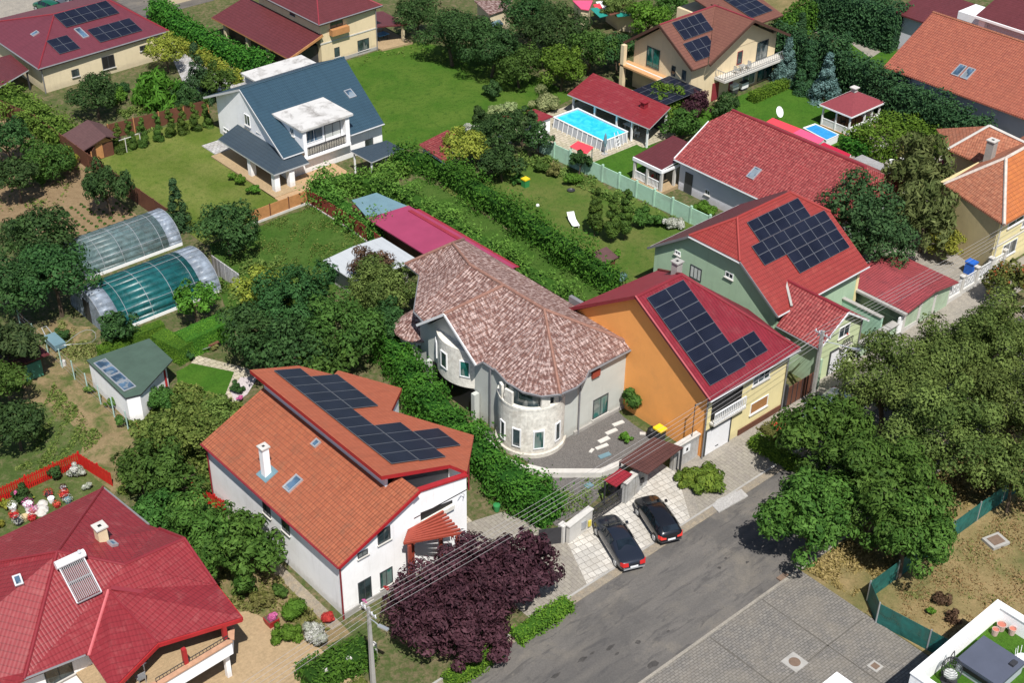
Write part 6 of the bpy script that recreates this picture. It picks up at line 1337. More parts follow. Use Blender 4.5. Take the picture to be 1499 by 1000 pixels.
SHR = [(430, 893, 23, .9, 'ball', 'clipped bright green ball bush beside the white house'), (409, 864, 15, .6, 'bush', 'small dark bush by the white wall of the white house'), (420, 928, 24, .5, 'bbush', 'loose bush below the clipped ball bush'),
 (398, 905, 12, .75, 'pink', 'pink flowers in the red pot'), (460, 930, 26, .7, 'wbush', 'pale rose bush near the downpipe of the white house'), (478, 905, 15, .4, 'red', 'reddish low bush below the brick patch'), (388, 880, 22, .4, 'grassb', 'yellowish grass tuft next to the red flower pot'), (360, 860, 20, .4, 'weedb', 'weedy bush under the glossy trees'),
 (1035, 706, 34, .5, 'juniper', 'spreading juniper on the white pebble bed'), (1010, 700, 22, .4, 'juniper', 'smaller spreading juniper left of the pebble bed'), (927, 588, 26, 1.5, 'bush', 'climbing bush against the orange wall'), (915, 640, 12, .4, 'bbush', 'small round bush on the dark gravel yard'),
 (352, 264, 10, .6, 'bbush', 'round bush at the upper side of the porch floor'), (372, 277, 12, .6, 'bbush', 'round bush at the lower side of the porch floor'), (340, 258, 8, .5, 'bbush', 'little bush at the porch of the blue-roofed house'),
 (720, 132, 18, 1.0, 'dbush', 'dark bush on the far end of the back lawn'), (722, 165, 16, .8, 'vbush', 'pale variegated bush left of the red hut'), (800, 150, 26, .9, 'vbush', 'big pale variegated shrub left of the pool'), (745, 160, 18, .8, 'vbush', 'pale flowering shrub above the little red hut'), (705, 170, 18, .8, 'dbush', 'dark bush in front of the yellow-leaved tree'), (688, 190, 14, .8, 'wbush', 'whitish shrub above the yellow-leaved tree'),
 (840, 262, 16, .6, 'bbush', 'light bush in front of the mint fence'), (940, 318, 20, .9, 'bush', 'green bush right of the three arborvitae'), (985, 327, 16, .6, 'wbush', 'white-flowering bush near the mint fence end'), (1031, 305, 18, .9, 'bbush', 'round light bush by the wall of the grey bungalow'), (960, 322, 14, .8, 'bush', 'small bush between arborvitae and white-flowering bush'), (903, 372, 9, .5, 'bbush', 'small leafy bush on the lounger lawn edge'),
 (899, 407, 20, .6, 'blueb', 'blue-grey mound shrub beside the crimson ridge'), (790, 245, 14, .6, 'bush', 'bush at the lawn end near the yellow pot'), (812, 250, 14, .6, 'grassb', 'grassy bush beside the stone steps near the mint fence'), (757, 262, 12, .5, 'bush', 'bush beside the yellow and green bin'),
 (1140, 628, 12, .5, 'red', 'red roses in front of the brown gate'), (1160, 615, 13, .5, 'bbush', 'bright bush with roses by the lamp pole'), (1150, 645, 14, .6, 'dbush', 'dark bush at the hedge beside the roses'), 
 (100, 690, 0, 0, None, ''), (28, 724, 18, .6, 'dbush', 'dark rose bush by the red picket fence'), (82, 695, 14, .6, 'dbush', 'dark bush in the corner of the red picket fence'), (113, 690, 17, .5, 'wbush', 'white flowering bush in the red picket corner'), (8, 738, 12, .4, 'ybush', 'lime yellow bush beside the red picket fence'), (44, 729, 6, .3, 'ybush', 'tiny lime yellow bush near the dark rose bush'), (2, 768, 9, .3, 'ybush', 'lime yellow bush at the villa roof edge'), (128, 712, 9, .4, 'wbush', 'small whitish bush at the tip of the villa roof'),
 (23, 721, 4, 1.3, 'pink', 'pink rose bloom on the dark rose bush'), (345, 568, 13, .5, 'dbush', 'dark rose bush on the pebble patch'), (352, 583, 6, .4, 'pink', 'pink flowers on the pebble patch'),
 (240, 585, 30, .8, 'bush', 'leafy bush in front of the open green felt shed'), (265, 600, 26, .7, 'weedb', 'weedy bush below the small turf lawn'), (320, 602, 28, .7, 'weedb', 'rank bush at the rear corner of the white house'), (275, 520, 9, .6, 'dbush', 'dark bush by the garden path start'), (310, 505, 10, .4, 'grassb', 'dry tuft beside the garden path'), (163, 590, 11, .6, 'bbush', 'vine clump on the shed wall, upper'), (176, 618, 11, .6, 'bush', 'vine clump on the shed wall, lower'), (130, 570, 10, .4, 'weedb', 'weed clump on the dirt strip'),
 (1378, 880, 16, .35, 'bare', 'heap of dark dead brush on the dry grass'), (1395, 905, 14, .25, 'bare', 'lower heap of dead brush on the dry grass'), (1363, 895, 8, .3, 'bbush', 'single green tuft beside the dead brush'),
 (90, 492, 14, .5, 'dbush', 'dark bush beside the blue cart'), (60, 130, 0, 0, None, ''), (180, 130, 14, .6, 'dbush', 'low dark bush at the bungalow terrace'), (205, 120, 8, .8, 'bush', 'small round bush before the bungalow wall'), (178, 108, 0, 0, None, ''), (170, 142, 20, .5, 'bbush', 'bright low bushes beside the bungalow terrace'), (95, 235, 22, 1.0, 'ybush', 'yellow-green bush on the dirt garden'), (60, 262, 18, .9, 'bush', 'green bush at the lower edge of the fruit tree'),
 (126, 213, 8, 1.0, 'ybush', 'yellow bush beside the garden shed'), (1333, 252, 12, .8, 'wbush', 'pale climbing plant in the yard by the vine roof'), (1325, 225, 14, .7, 'grassb', 'yard plants beneath the vine roof'), (1300, 222, 12, .7, 'bush', 'potted greenery under the vine roof'),
 (533, 880, 5, 2.0, 'pink', 'pink window flowers at the left ground-floor window'), (567, 862, 6, 2.2, 'red', 'red window flowers at the right ground-floor window'), (1238, 489, 6, 3.2, 'red', 'red flowers on the window railing of the green wing'), (1060, 112, 5, .8, 'red', 'red flowers by the terrace of the beige house'), (1122, 72, 6, 3.4, 'ybush', 'yellow potted plant on the long balcony'), (1055, 100, 5, 3.3, 'bbush', 'green potted plant on the left end of the long balcony'),
 (1452, 455, 9, .3, 'bbush', 'patch of grass tufts at the kerb by the reddish tree')]
for s in SHR:
    if s[4]: shrub(*s)
# ================================================================== hedges, vines, climbers
hedge('ivy_hedge', [(57.2, 81), (56.0, 77.5), (53.5, 71), (52.2, 64), (51.6, 58), (51.7, 53.4)], 2.5, 2.4, MT['f_ivy'], 'huge ivy-covered hedge running between white house and tower house', leaf=.22, dens=70, rough=.22, wob=.5)
hedge('vine_row', [(66.4, 104), (70.5, 103.2), (72.5, 98), (72.2, 88), (71.8, 78), (71.6, 72)], 1.8, 2.0, MT['f_vine'], 'trellised vine row along the crimson shed', 'vine row', .24, 50, .34, wob=.95)
hedge('vine_row', [(66.2, 103.5), (66.6, 98), (66.0, 92.5)], 1.7, 1.9, MT['f_vine'], 'short vine row beside the dark red fence by the blue-grey shed', 'vine row', .24, 50, .34, wob=.95)
hedge('vine_row', [(76.5, 104), (79.3, 101), (78.6, 93), (78.0, 84), (77.2, 77), (77.0, 72.5)], 2.0, 2.1, MT['f_ivy'], 'thick vine row bordering the lounger lawn', 'vine row', .24, 52, .36, wob=.95)
hedge('climbing_roses', [(70.5, 102.5), (73.5, 102.3), (77, 103)], 1.6, 1.5, MT['f_vine'], 'vine arch joining the two vine rows below the dark carport', 'vine row', .27, 40, .25, wob=.6)
hedge('clipped_hedge', [G(148, 527), G(215, 497), G(240, 488)], 1.0, 1.2, MT['f_hedge'], 'low clipped hedge behind the green felt shed', leaf=.10, dens=190, rough=.03, wob=.06)
hedge('clipped_hedge', [G(235, 510), G(275, 530)], 1.6, 1.7, MT['f_hedge'], 'tall clipped box hedge beside the green felt shed', leaf=.10, dens=190, rough=.03, wob=.05)
hedge('clipped_hedge', [G(268, 520), G(335, 490)], 2.0, 1.9, MT['f_hedge'], 'largest clipped box hedge under the bright green tree', leaf=.10, dens=190, rough=.03, wob=.05)
hedge('street_hedge', [G(755, 940), G(790, 918), G(832, 890)], 1.2, .85, MT['f_hedge'], 'rounded street hedge right of the purple plums', leaf=.15, dens=80, rough=.07)
hedge('street_hedge', [G(655, 1005), G(690, 985), G(728, 958)], 1.1, .8, MT['f_hedge'], 'rounded street hedge below the purple plums', leaf=.15, dens=80, rough=.07)
hedge('front_hedge', [G(450, 1010), G(495, 985), G(540, 960)], 2.2, 1.3, MT['f_ivy'], 'front garden hedge behind the low white fence', leaf=.2, dens=70, rough=.12)
hedge('front_hedge', [G(500, 1020), G(535, 1003)], .9, .5, MT['f_grass'], 'dry low hedge outside the white fence', leaf=.16, dens=70, rough=.08)
hedge('clipped_hedge', [G(1102, 650), G(1150, 680), G(1172, 690)], 1.3, .95, MT['f_hedge'], 'bright clipped hedge at the driveway of the orange house', leaf=.15, dens=80, rough=.06)
hedge('clipped_hedge', [G(1122, 640), G(1150, 628)], 1.9, .6, foliage('tired_hedge', (.07, .08, .02), (.16, .15, .05), .15), 'low brownish clipped hedge before the brown gate', leaf=.14, dens=80, rough=.05)
hedge('tall_hedge', [G(232, 22), G(262, 50), G(325, 85), G(392, 112)], 2.6, 2.2, MT['f_ivy'], 'tall green hedge along the maroon low roof', leaf=.3, dens=34, rough=.2)
hedge('hedge', [G(262, 68), G(300, 92), G(350, 122)], 1.4, 1.2, MT['f_yellow'], 'yellowish hedge along the stone path', leaf=.24, dens=34, rough=.15)
hedge('grapevine_pergola', [G(2, 150), G(40, 172), G(98, 215)], 3.4, 1.9, MT['f_vine'], 'grapevine over a pergola along the plank fence', 'grapevine', .3, 34, .25, wob=.5)
hedge('tall_hedge', [(133.5, 100), (141, 101.5)], 2.5, 3.6, MT['f_ivy'], 'green tall hedge behind the beige house, left section', leaf=.32, dens=30, rough=.15)
hedge('tall_hedge', [G(1192, 36), G(1250, 54), G(1312, 72)], 4.2, 5.4, MT['f_conif'], 'very tall dark clipped hedge at the top right', leaf=.3, dens=34, rough=.12, wob=.1)
hedge('conifer_hedge', [(128.5, 97.5), (129.5, 90), (127, 82), (125.2, 74), (124.6, 66)], 2.4, 4.7, MT['f_conif'], 'dark conifer hedge along the faded orange roof', leaf=.3, dens=44, rough=.3, wob=.35)
hedge('box_hedge', [G(1100, 150), G(1150, 128)], 1.2, 1.2, MT['f_hedge'], 'clipped box hedge at the edge of the gazebo lawn', leaf=.16, dens=70, rough=.05, wob=.05)
hedge('grapevine_pergola', [G(1262, 228), G(1325, 205), G(1398, 218)], 5.0, 2.4, MT['f_bright'], 'broad grapevine canopy roof beside the conifer hedge', 'grapevine', .26, 60, .22, wob=.3, core=False)
hedge('creeper', [G(1235, 218), G(1268, 232)], 1.5, 1.6, MT['f_ivy'], 'dark creeper over the small round pool', 'climber', .26, 40, .25)
# low growth -----------------------------------------------------------
cover('tall_grass', [G(330, 470), G(420, 380), G(350, 360), G(310, 430)], 5000, MT['f_weed'], 'rank growth beside the grey block wall', leaf=.2, h=.5)
cover('garden_weeds', [(29.4, 62), (33.8, 55), (34.6, 70), (31, 78), (30, 72)], 9000, MT['f_grass'], 'mixed weeds along the white house bed', leaf=.17, h=.35)
cover('garden_weeds', [(33.5, 79), (35, 84), (41, 84.5), (44, 75), (36, 71.5), (30, 76)], 16000, MT['f_weed'], 'overgrown strip between shed and white house', leaf=.22, h=.7, thr=-1.5)
cover('lawn_weeds', [(54, 103), (65.5, 103), (66, 96), (65.4, 90.3), (54, 88)], 5000, MT['f_weed'], 'weeds in the orchard lawn', leaf=.13, h=.2)
cover('field_stubble', [(61.6, 33.4), (100, 33.2), (100, 20), (65, 26.6), (62, 26.6)], 16000, MT['f_strawy'], 'dry stalks on the field', leaf=.13, h=.16, thr=-1)
cover('field_weeds', [(64, 33), (100, 33), (100, 20), (70, 26.6)], 6000, MT['f_grass'], 'green tufts on the dry field', leaf=.13, h=.16, thr=.6)
cover('verge_grass', [(61.6, 38.5), (63.5, 38.6), (80, 38.6), (80, 35), (62, 34.8)], 7000, MT['f_strawy'], 'dry verge grass outside the mesh fence', leaf=.16, h=.3, thr=-1)
cover('rockery_plants', [G(205, 150), G(290, 165), G(215, 195), G(170, 165)], 3500, MT['f_weed'], 'rockery plants behind the fence', leaf=.2, h=.4)
cover('bed_plants', [(78.5, 101), (90.5, 98), (90.8, 94.5), (79.5, 96.5)], 4500, MT['f_weed'], 'flower bed growth at the lawn end', leaf=.22, h=.6)
cover('bed_plants', [(88, 96), (91, 96), (91.3, 77), (88.8, 77)], 4000, MT['f_weed'], 'plants along the mint fence', leaf=.2, h=.45)
cover('dirt_weeds', [G(80, 560), G(150, 640), G(110, 690), G(20, 690)], 5500, MT['f_weed'], 'weeds at the edge of the dirt strip', leaf=.16, h=.22)
cover('dirt_weeds', [G(90, 470), G(140, 500), G(140, 540), G(60, 520)], 2500, MT['f_grass'], 'straw-coloured weeds by the wire posts', leaf=.18, h=.3)
cover('yard_weeds', [(51.6, 53), (59, 53), (59, 55), (55, 56.6), (52.6, 56)], 1200, MT['f_weed'], 'weeds between rubble behind the iron gate', leaf=.16, h=.2)
cover('fruit_undergrowth', [(42, 138), (52, 136), (52, 124), (46, 118), (41, 122)], 2500, MT['f_weed'], 'undergrowth in the dirt garden', leaf=.2, h=.3, thr=.8)
cover('courtyard_plants', [(112, 72), (122, 70), (120, 64), (113, 65)], 2500, MT['f_weed'], 'pot plants and greenery in the yard', leaf=.22, h=.6)
cover('leaf_litter', [(79, 128), (84, 130), (99, 131), (104, 120), (101, 112), (95, 128)], 2500, MT['f_weed'], 'rough growth along the upper lawn edge', leaf=.2, h=.4)
# vegetable seedlings: countable rows
sd_ = None; k_ = 0
for i in range(9):
    for j in range(13):
        x = 43.6+i*.95+rng.normal()*.08; y = 109.2+j*.72+rng.normal()*.06
        if x+.0*y > 52 or (i > 5 and j > 9): continue
        if sd_ is None:
            n = 26; d = unit(n); d[:, 2] = np.abs(d[:, 2])*.6; me = leaf_mesh('seedling', d*.16, d+.5*unit(n), .15*rng.uniform(.7, 1.3, n), rng.random(n), MT['f_mid']); sd_ = me
        o = bpy.data.objects.new('seedling', sd_); COL.objects.link(o); o.location = (x, y, .1); o.rotation_euler = (0, 0, rng.random()*6); s_ = rng.uniform(.7, 1.25); o.scale = (s_, s_, s_)
        tag(o, 'small green vegetable seedling in the planted rows of bare soil', 'seedling', 'vegetable seedlings in rows')
# ================================================================== fences and walls
def fence(name, label, pts, h, mat, t=.05, post=None, step=2.5, ph=None, pw=.1, group=None, z0=0., panels=True, base=None, cap=None, cat='fence'):
    """panel between posts along a polyline; every bay a panel, every post a part"""
    pts = [np.array(p[:2], float) for p in pts]
    o = thing(name, label, cat, (*pts[0], 0), 0, group)
    for i in range(len(pts)-1):
        a, b = pts[i], pts[i+1]; L = np.linalg.norm(b-a); n = max(1, round(L/step)); d = (b-a)/L; ang = math.atan2(d[1], d[0])
        for k in range(n):
            s0, s1 = a+d*L*k/n, a+d*L*(k+1)/n; gap = pw/2 if post else 0
            c = (s0+s1)/2; MB().obox(c, L/n-2*gap, t, z0+.03, h, ang).build('panel', MT[mat], o)
            if base: MB().obox(c, L/n, t+.12, -.05, base, ang).build('plinth', MT['concw'], o)
            if cap: MB().obox(c, L/n, t+.14, h+.003, h+.07, ang).build('coping', MT[cap], o)
        if post:
            for k in range(n+(i == len(pts)-2)):
                c = a+d*L*k/n; MB().obox(c, pw, pw, 0, ph or h+.08, ang).build('post', MT[post], o)
    return o
MT['redplank'] = MT['redfence']; MT['mint'] = plain('mint_concrete', (.36, .56, .43), .9, .1, 1.2, .3, stain=(.25, .33, .26), stainamt=.5)
MT['mesh'] = film('green_mesh', (.012, .12, .105), .82, .6); MT['rust'] = ribmat('oxblood_boards', (.20, .03, .02), .14, .8, .02, .7, .25)
fence('plank_fence', 'long brown plank fence beside the dirt garden', [(51.2, 143.5), (52.6, 136), (52.6, 124), (52.9, 108.5)], 1.9, 'wood_dark', .05, 'wood_dark', 2.6)
fence('plank_fence', 'reddish brown plank fence behind the row of little arborvitae', [(53.2, 124.4), (57.6, 129.3), (69, 128.0)], 1.7, 'wood_dark', .05, 'wood_warm', 2.6)
fence('plank_fence', 'weathered brown fence on white plinth below the tan terrace', [(59, 103.6), (65.5, 103.7)], 1.5, 'wood_warm', .05, 'wood_dark', 2.2, base=.25)
fence('board_fence', 'oxblood board fence running down to the tin-roofed shed', [(65.6, 103.6), (65.7, 97), (65.4, 90.4)], 1.6, 'rust', .05, 'rust', 2.2, base=.15)
a, b2 = G(313, 400), G(352, 428)
fence('block_wall', 'grey panel wall beside the teal greenhouse end', [a, b2], 1.9, 'wallstone', .1, None, 3)
def pickets(name, label, pts, h, mat, step=.16, w=.11):
    o = thing(name, label, 'fence', (*pts[0][:2], 0))
    for i in range(len(pts)-1):
        a = np.array(pts[i][:2]); b = np.array(pts[i+1][:2]); L = np.linalg.norm(b-a); d = (b-a)/L; ang = math.atan2(d[1], d[0]); m = MB(); n = int(L/step)
        for k in range(n+1):
            c = a+d*L*k/n; m.obox(c, w, .03, .05, h+(.06 if k % 2 else 0), ang)
        m.build('picket_row', MT[mat], o)
        for z in (.35, h-.25): c = (a+b)/2; MB().obox(c-.04*np.array([d[1], -d[0]]), L, .04, z, z+.08, ang).build('rail', MT[mat], o)
        for k in range(int(L/2.2)+1): MB().obox(a+d*min(L, 2.2*k)+.07*np.array([-d[1], d[0]]), .1, .1, 0, h+.1, ang).build('post', MT[mat], o)
    return o
pickets('picket_fence', 'bright red picket fence around the villa flower garden', [(12, 80.9), (23.2, 80.8), (29.5, 80.9), (30.2, 77.2)], 1.25, 'redfence')
pickets('picket_fence', 'short bright red picket fence behind the glossy trees', [G(283, 728), G(330, 752)], 1.2, 'redfence')
RBd = thing('board', 'leaning dark red board panel at the foot of the white shed', 'board', (*G(206, 625), 0))
a, b2 = G(207, 648), G(228, 658); MB().hull([[(*a, 0), (*b2, 0), (b2[0], b2[1]+.08, 0), (a[0], a[1]+.08, 0)], [(a[0]+.1, a[1]+.5, 1.5), (b2[0]-.1, b2[1]+.3, .9), (b2[0]-.1, b2[1]+.38, .9), (a[0]+.1, a[1]+.58, 1.5)]]).build('panel', MT['red_paint'], RBd)
fence('concrete_fence', 'mint green concrete panel fence between two gardens', [(90.7, 97.5), (91.2, 86), (91.6, 74.2)], 1.75, 'mint', .08, 'mint', 2.4, 1.95, .2)
GHp = [(34.4, y) for y in (101, 82)]
o = thing('wire_fence', 'row of pale green metal posts with wire along the dirt strip', 'fence', (34.3, 90, 0)); MT['postgreen'] = plain('post_green', (.35, .5, .46), .6, .1, 2, .1)
ys = (101, 98.3, 95.9, 93.4, 91.2, 88.9, 86.8, 84.6, 82.4)
for y in ys: MB().tube([(34.33, y, -.1), (34.3, y, 1.9)], .05, 6).build('post', MT['postgreen'], o)
m = MB()
for z in (.3, .8, 1.3, 1.75): m.tube([(34.3, ys[0], z), (34.3, ys[-1], z)], .008, 4)
m.build('wire', MT['steel'], o)
S0, S1, S2, S3 = (62.3, 25.2), (61.3, 32.4), (62.5, 34.0), (100, 33.2)
fence('mesh_fence', 'green privacy mesh fence on grey posts around the dry field', [S0, S1, S2, S3], 1.75, 'mesh', .02, 'steel', 3.2, 1.85, .09)
# street front of the tower house
W0 = thing('gate_pillar', 'pale rendered gate wall with letter box left of the iron gate', 'gate pillar', (52.4, 51.3, 0))
MB().obox((52.45, 51.3), 2.5, .4, 0, 1.55, .12).build('wall', MT['concw'], W0); MB().obox((52.45, 51.3), 2.64, .5, 1.56, 1.66, .12).build('coping', MT['concw'], W0); MB().box(52.5, 52.95, 51.02, 51.12, .55, 1.2).build('letter_box', MT['steel'], W0); MB().box(53.2, 53.45, 51.04, 51.14, .4, .9).build('yellow_box', plain('yellow_box', (.6, .5, .08), .5, .1, 2, .1), W0); MB().obox((51.1, 51.5), .5, .5, 0, 1.6, .12).build('side_pillar', MT['concw'], W0)
IG = thing('gate', 'dark wrought iron driveway gate behind the parked sedan', 'gate', (55.4, 51.55, 0))
m = MB(); a, b2 = (53.85, 51.45), (57.05, 51.65); m.bar((*a, 1.45), (*b2, 1.45), .05, .06).bar((*a, .15), (*b2, .15), .05, .06).bar((*a, .8), (*b2, .8), .05, .05); m.build('gate_frame', MT['dark'], IG)
m = MB()
for i in range(24):
    t = i/23; x, y = a[0]*(1-t)+b2[0]*t, a[1]*(1-t)+b2[1]*t; m.bar((x, y, .1), (x, y, 1.5+.12*math.sin(t*3.14)), .035, .035)
m.build('bars', MT['dark'], IG)
m = MB()
for i in range(6):
    for z in (.48, 1.12): m.tube([(54.1+i*.55+.17*math.cos(q), 51.46+.035*i+.0, z+.17*math.sin(q)) for q in np.linspace(0, 5.6, 9)], .02, 4)
m.build('scrolls', MT['dark'], IG)
BW = thing('block_wall', 'grey split-block wall with lantern between iron gate and driveway', 'wall', (58.6, 52, 0))
MB().obox((58.6, 51.9), 2.9, .5, 0, 1.9, .2).build('wall', MT['block'], BW); MB().obox((58.6, 51.9), 3.05, .6, 1.903, 2.0, .2).build('coping', MT['concw'], BW); MB().box(58.9, 59.15, 51.45, 51.6, 1.0, 1.4).build('lantern', MT['dark'], BW)
CN = thing('gate_canopy', 'brown corrugated canopy over the driveway beside the orange wall', 'canopy', (60.5, 52, 0))
MB().slab([P(906, 676, 2.55), P(957, 640, 2.75), P(1000, 655, 2.75), P(948, 694, 2.55)], .08).build('roof', MT['brownrib'], CN)
for u, v in ((908, 677), (998, 656), (958, 642)): q = P(u, v, 2.5); MB().box(q[0]-.06, q[0]+.06, q[1]-.06, q[1]+.06, 0, 2.5).build('post', MT['dark'], CN)
CR = thing('gate_canopy', 'small maroon corrugated canopy behind the block wall', 'canopy', (57, 52.3, 0))
MB().slab([P(884, 703, 2.2), P(908, 686, 2.35), P(926, 694, 2.35), P(902, 713, 2.2)], .07).build('roof', MT['redrib'], CR)
for u, v in ((886, 704), (908, 688)): q = P(u, v, 2.2); MB().box(q[0]-.05, q[0]+.05, q[1]-.05, q[1]+.05, 0, 2.2).build('post', MT['dark'], CR)
fence('fence', 'dark sheet fence between ivy hedge and pale gate wall', [G(788, 800), G(828, 795)], 1.5, 'dark', .06, None, 3)
RW = thing('retaining_wall', 'white-topped low retaining wall below the dark gravel yard', 'wall', (56, 57, 0))
rp = [G(772, 690), G(800, 697), G(880, 697), G(912, 683)]
for i in range(3):
    a, b2 = np.array(rp[i]), np.array(rp[i+1]); d = b2-a; MB().obox((a+b2)/2, np.linalg.norm(d)+.1, .5, 0, .5+.004*i, math.atan2(d[1], d[0])).build('wall_section', MT['concw'], RW)
RW2 = thing('kerb_edging', 'thin white edging strip between ivy hedge and gravel yard', 'kerb', (54, 60, 0))
rp = [G(700, 628), G(735, 672), G(772, 690)]
for i in range(2):
    a, b2 = np.array(rp[i]), np.array(rp[i+1]); d = b2-a; MB().obox((a+b2)/2, np.linalg.norm(d), .2, 0, .3, math.atan2(d[1], d[0])).build('edging', MT['concw'], RW2)
GW = thing('block_wall', 'grey block wall with house number plate beside the orange house garage', 'wall', (64, 51.6, 0))
MB().box(62.6, 65.3, 51.75, 52.1, 0, 2.1).build('wall', MT['block'], GW); MB().box(62.5, 65.35, 51.65, 52.15, 2.103, 2.2).build('coping', MT['concw'], GW); MB().box(63.6, 64.3, 51.7, 51.75, 1.1, 1.75).build('plate', MT['wmetal'], GW); MB().box(63.85, 64.05, 51.67, 51.7, 1.3, 1.55).build('intercom', MT['dark'], GW)
BGt = thing('gate', 'dark brown solid metal gate between yellow and green houses', 'gate', (77, 51.3, 0))
for i in range(2): MB().box(75.0+i*1.95, 76.9+i*1.95, 51.3, 51.38, .1, 1.95+.02*i).build('gate_leaf', MT['wood_dark'], BGt)
for i in range(7): MB().box(75.1+i*.6, 75.16+i*.6, 51.26, 51.3, .1, 2.05).build('rib', MT['dark'], BGt)
MB().box(74.85, 75.0, 51.2, 51.5, 0, 2.4).build('gate_post', MT['dark'], BGt); MB().box(78.9, 79.15, 51.2, 51.6, 0, 3.0).build('gate_post', MT['green'], BGt)
OW = thing('wall', 'ochre yard wall with iron scroll ornament above the brown gate', 'wall', (77, 53, 0))
MB().box(75.6, 78.9, 54.5, 54.8, 0, 3.2).build('wall', MT['ochre'], OW); MB().box(75.5, 79, 54.4, 54.9, 3.203, 3.3).build('coping', MT['conc'], OW); m = MB()
for i in range(5): m.tube([(76.6+.25*i, 54.42, 1.9), (76.9+.25*i, 54.42, 2.7)], .04, 5)
m.tube([(76.5, 54.42, 1.9), (78, 54.42, 2.5)], .04, 5); m.build('iron_ornament', MT['dark'], OW)
# white wrought fence along the east pavement
WF = thing('iron_fence', 'white wrought iron panels between white posts along the east pavement', 'fence', (92, 51.7, 0))
xs = [91.0, 93.3, 95.6, 97.9, 100.2, 102.6, 105.0, 107.2]
for i, x in enumerate(xs):
    y = 51.75+.06*i; MB().box(x-.18, x+.18, y-.18, y+.18, 0, 2.0).build('post', MT['concw'], WF); MB().box(x-.24, x+.24, y-.24, y+.24, 2.003, 2.1).build('post_cap', MT['concw'], WF)
    if i < len(xs)-1:
        x2 = xs[i+1]; MB().box(x+.18, x2-.18, y-.1, y+.1, 0, .5).build('plinth', MT['concw'], WF); m = MB()
        m.box(x+.18, x2-.18, y-.02, y+.02, 1.72, 1.78); m.box(x+.18, x2-.18, y-.02, y+.02, .55, .6)
        n = 11
        for k in range(n): xx = x+.24+(x2-x-.48)*k/(n-1); m.box(xx-.022, xx+.022, y-.022, y+.022, .5, 1.72+.1*(k % 2))
        m.build('wrought_panel', MT['wmetal'], WF)
        m = MB()
        for k in range(3): c = x+.6+k*.55; m.tube([(c+.22*math.cos(q), y, 1.15+.3*math.sin(q)) for q in np.linspace(0, 6.28, 11)], .022, 4)
        m.build('scroll_ornament', MT['wmetal'], WF)
CF = thing('wall', 'pale green yard wall with sloped grey coping by the garage wing', 'wall', (87, 52, 0))
for i, (x0, x1, z) in enumerate(((85.3, 87.2, 1.3), (87.2, 89.1, 1.32), (89.1, 90.3, 1.34))):
    MB().box(x0, x1, 51.8, 52.0, 0, z).build('wall_section', MT['green'], CF); MB().box(x0+.03, x1-.03, 51.55, 52.25, z+.003, z+.1).build('coping', MT['conc'], CF)
MB().box(90.2, 90.9, 51.6, 51.72, 0, 2.0).build('door', MT['wmetal'], CF)
GWl = thing('wall', 'long pale green boundary wall in front of the faded garage roof', 'wall', (90, 55, 0)); MB().box(88.6, 88.8, 52.3, 61, 0, 2.3).build('wall', MT['mint'], GWl); MB().box(88.5, 88.9, 52.3, 61, 2.303, 2.4).build('coping', MT['conc'], GWl)
LWf = thing('fence', 'low white post fence at the front hedge of the white house', 'fence', (31, 50, 0))
for u, v in ((478, 1000), (512, 983), (548, 962)): g_ = G(u, v); MB().box(g_[0]-.15, g_[0]+.15, g_[1]-.15, g_[1]+.15, 0, 1.2).build('post', MT['concw'], LWf)
a, b2 = np.array(G(478, 1000)), np.array(G(548, 962)); d = b2-a; MB().obox((a+b2)/2, np.linalg.norm(d), .2, 0, .45, math.atan2(d[1], d[0])).build('plinth', MT['concw'], LWf)

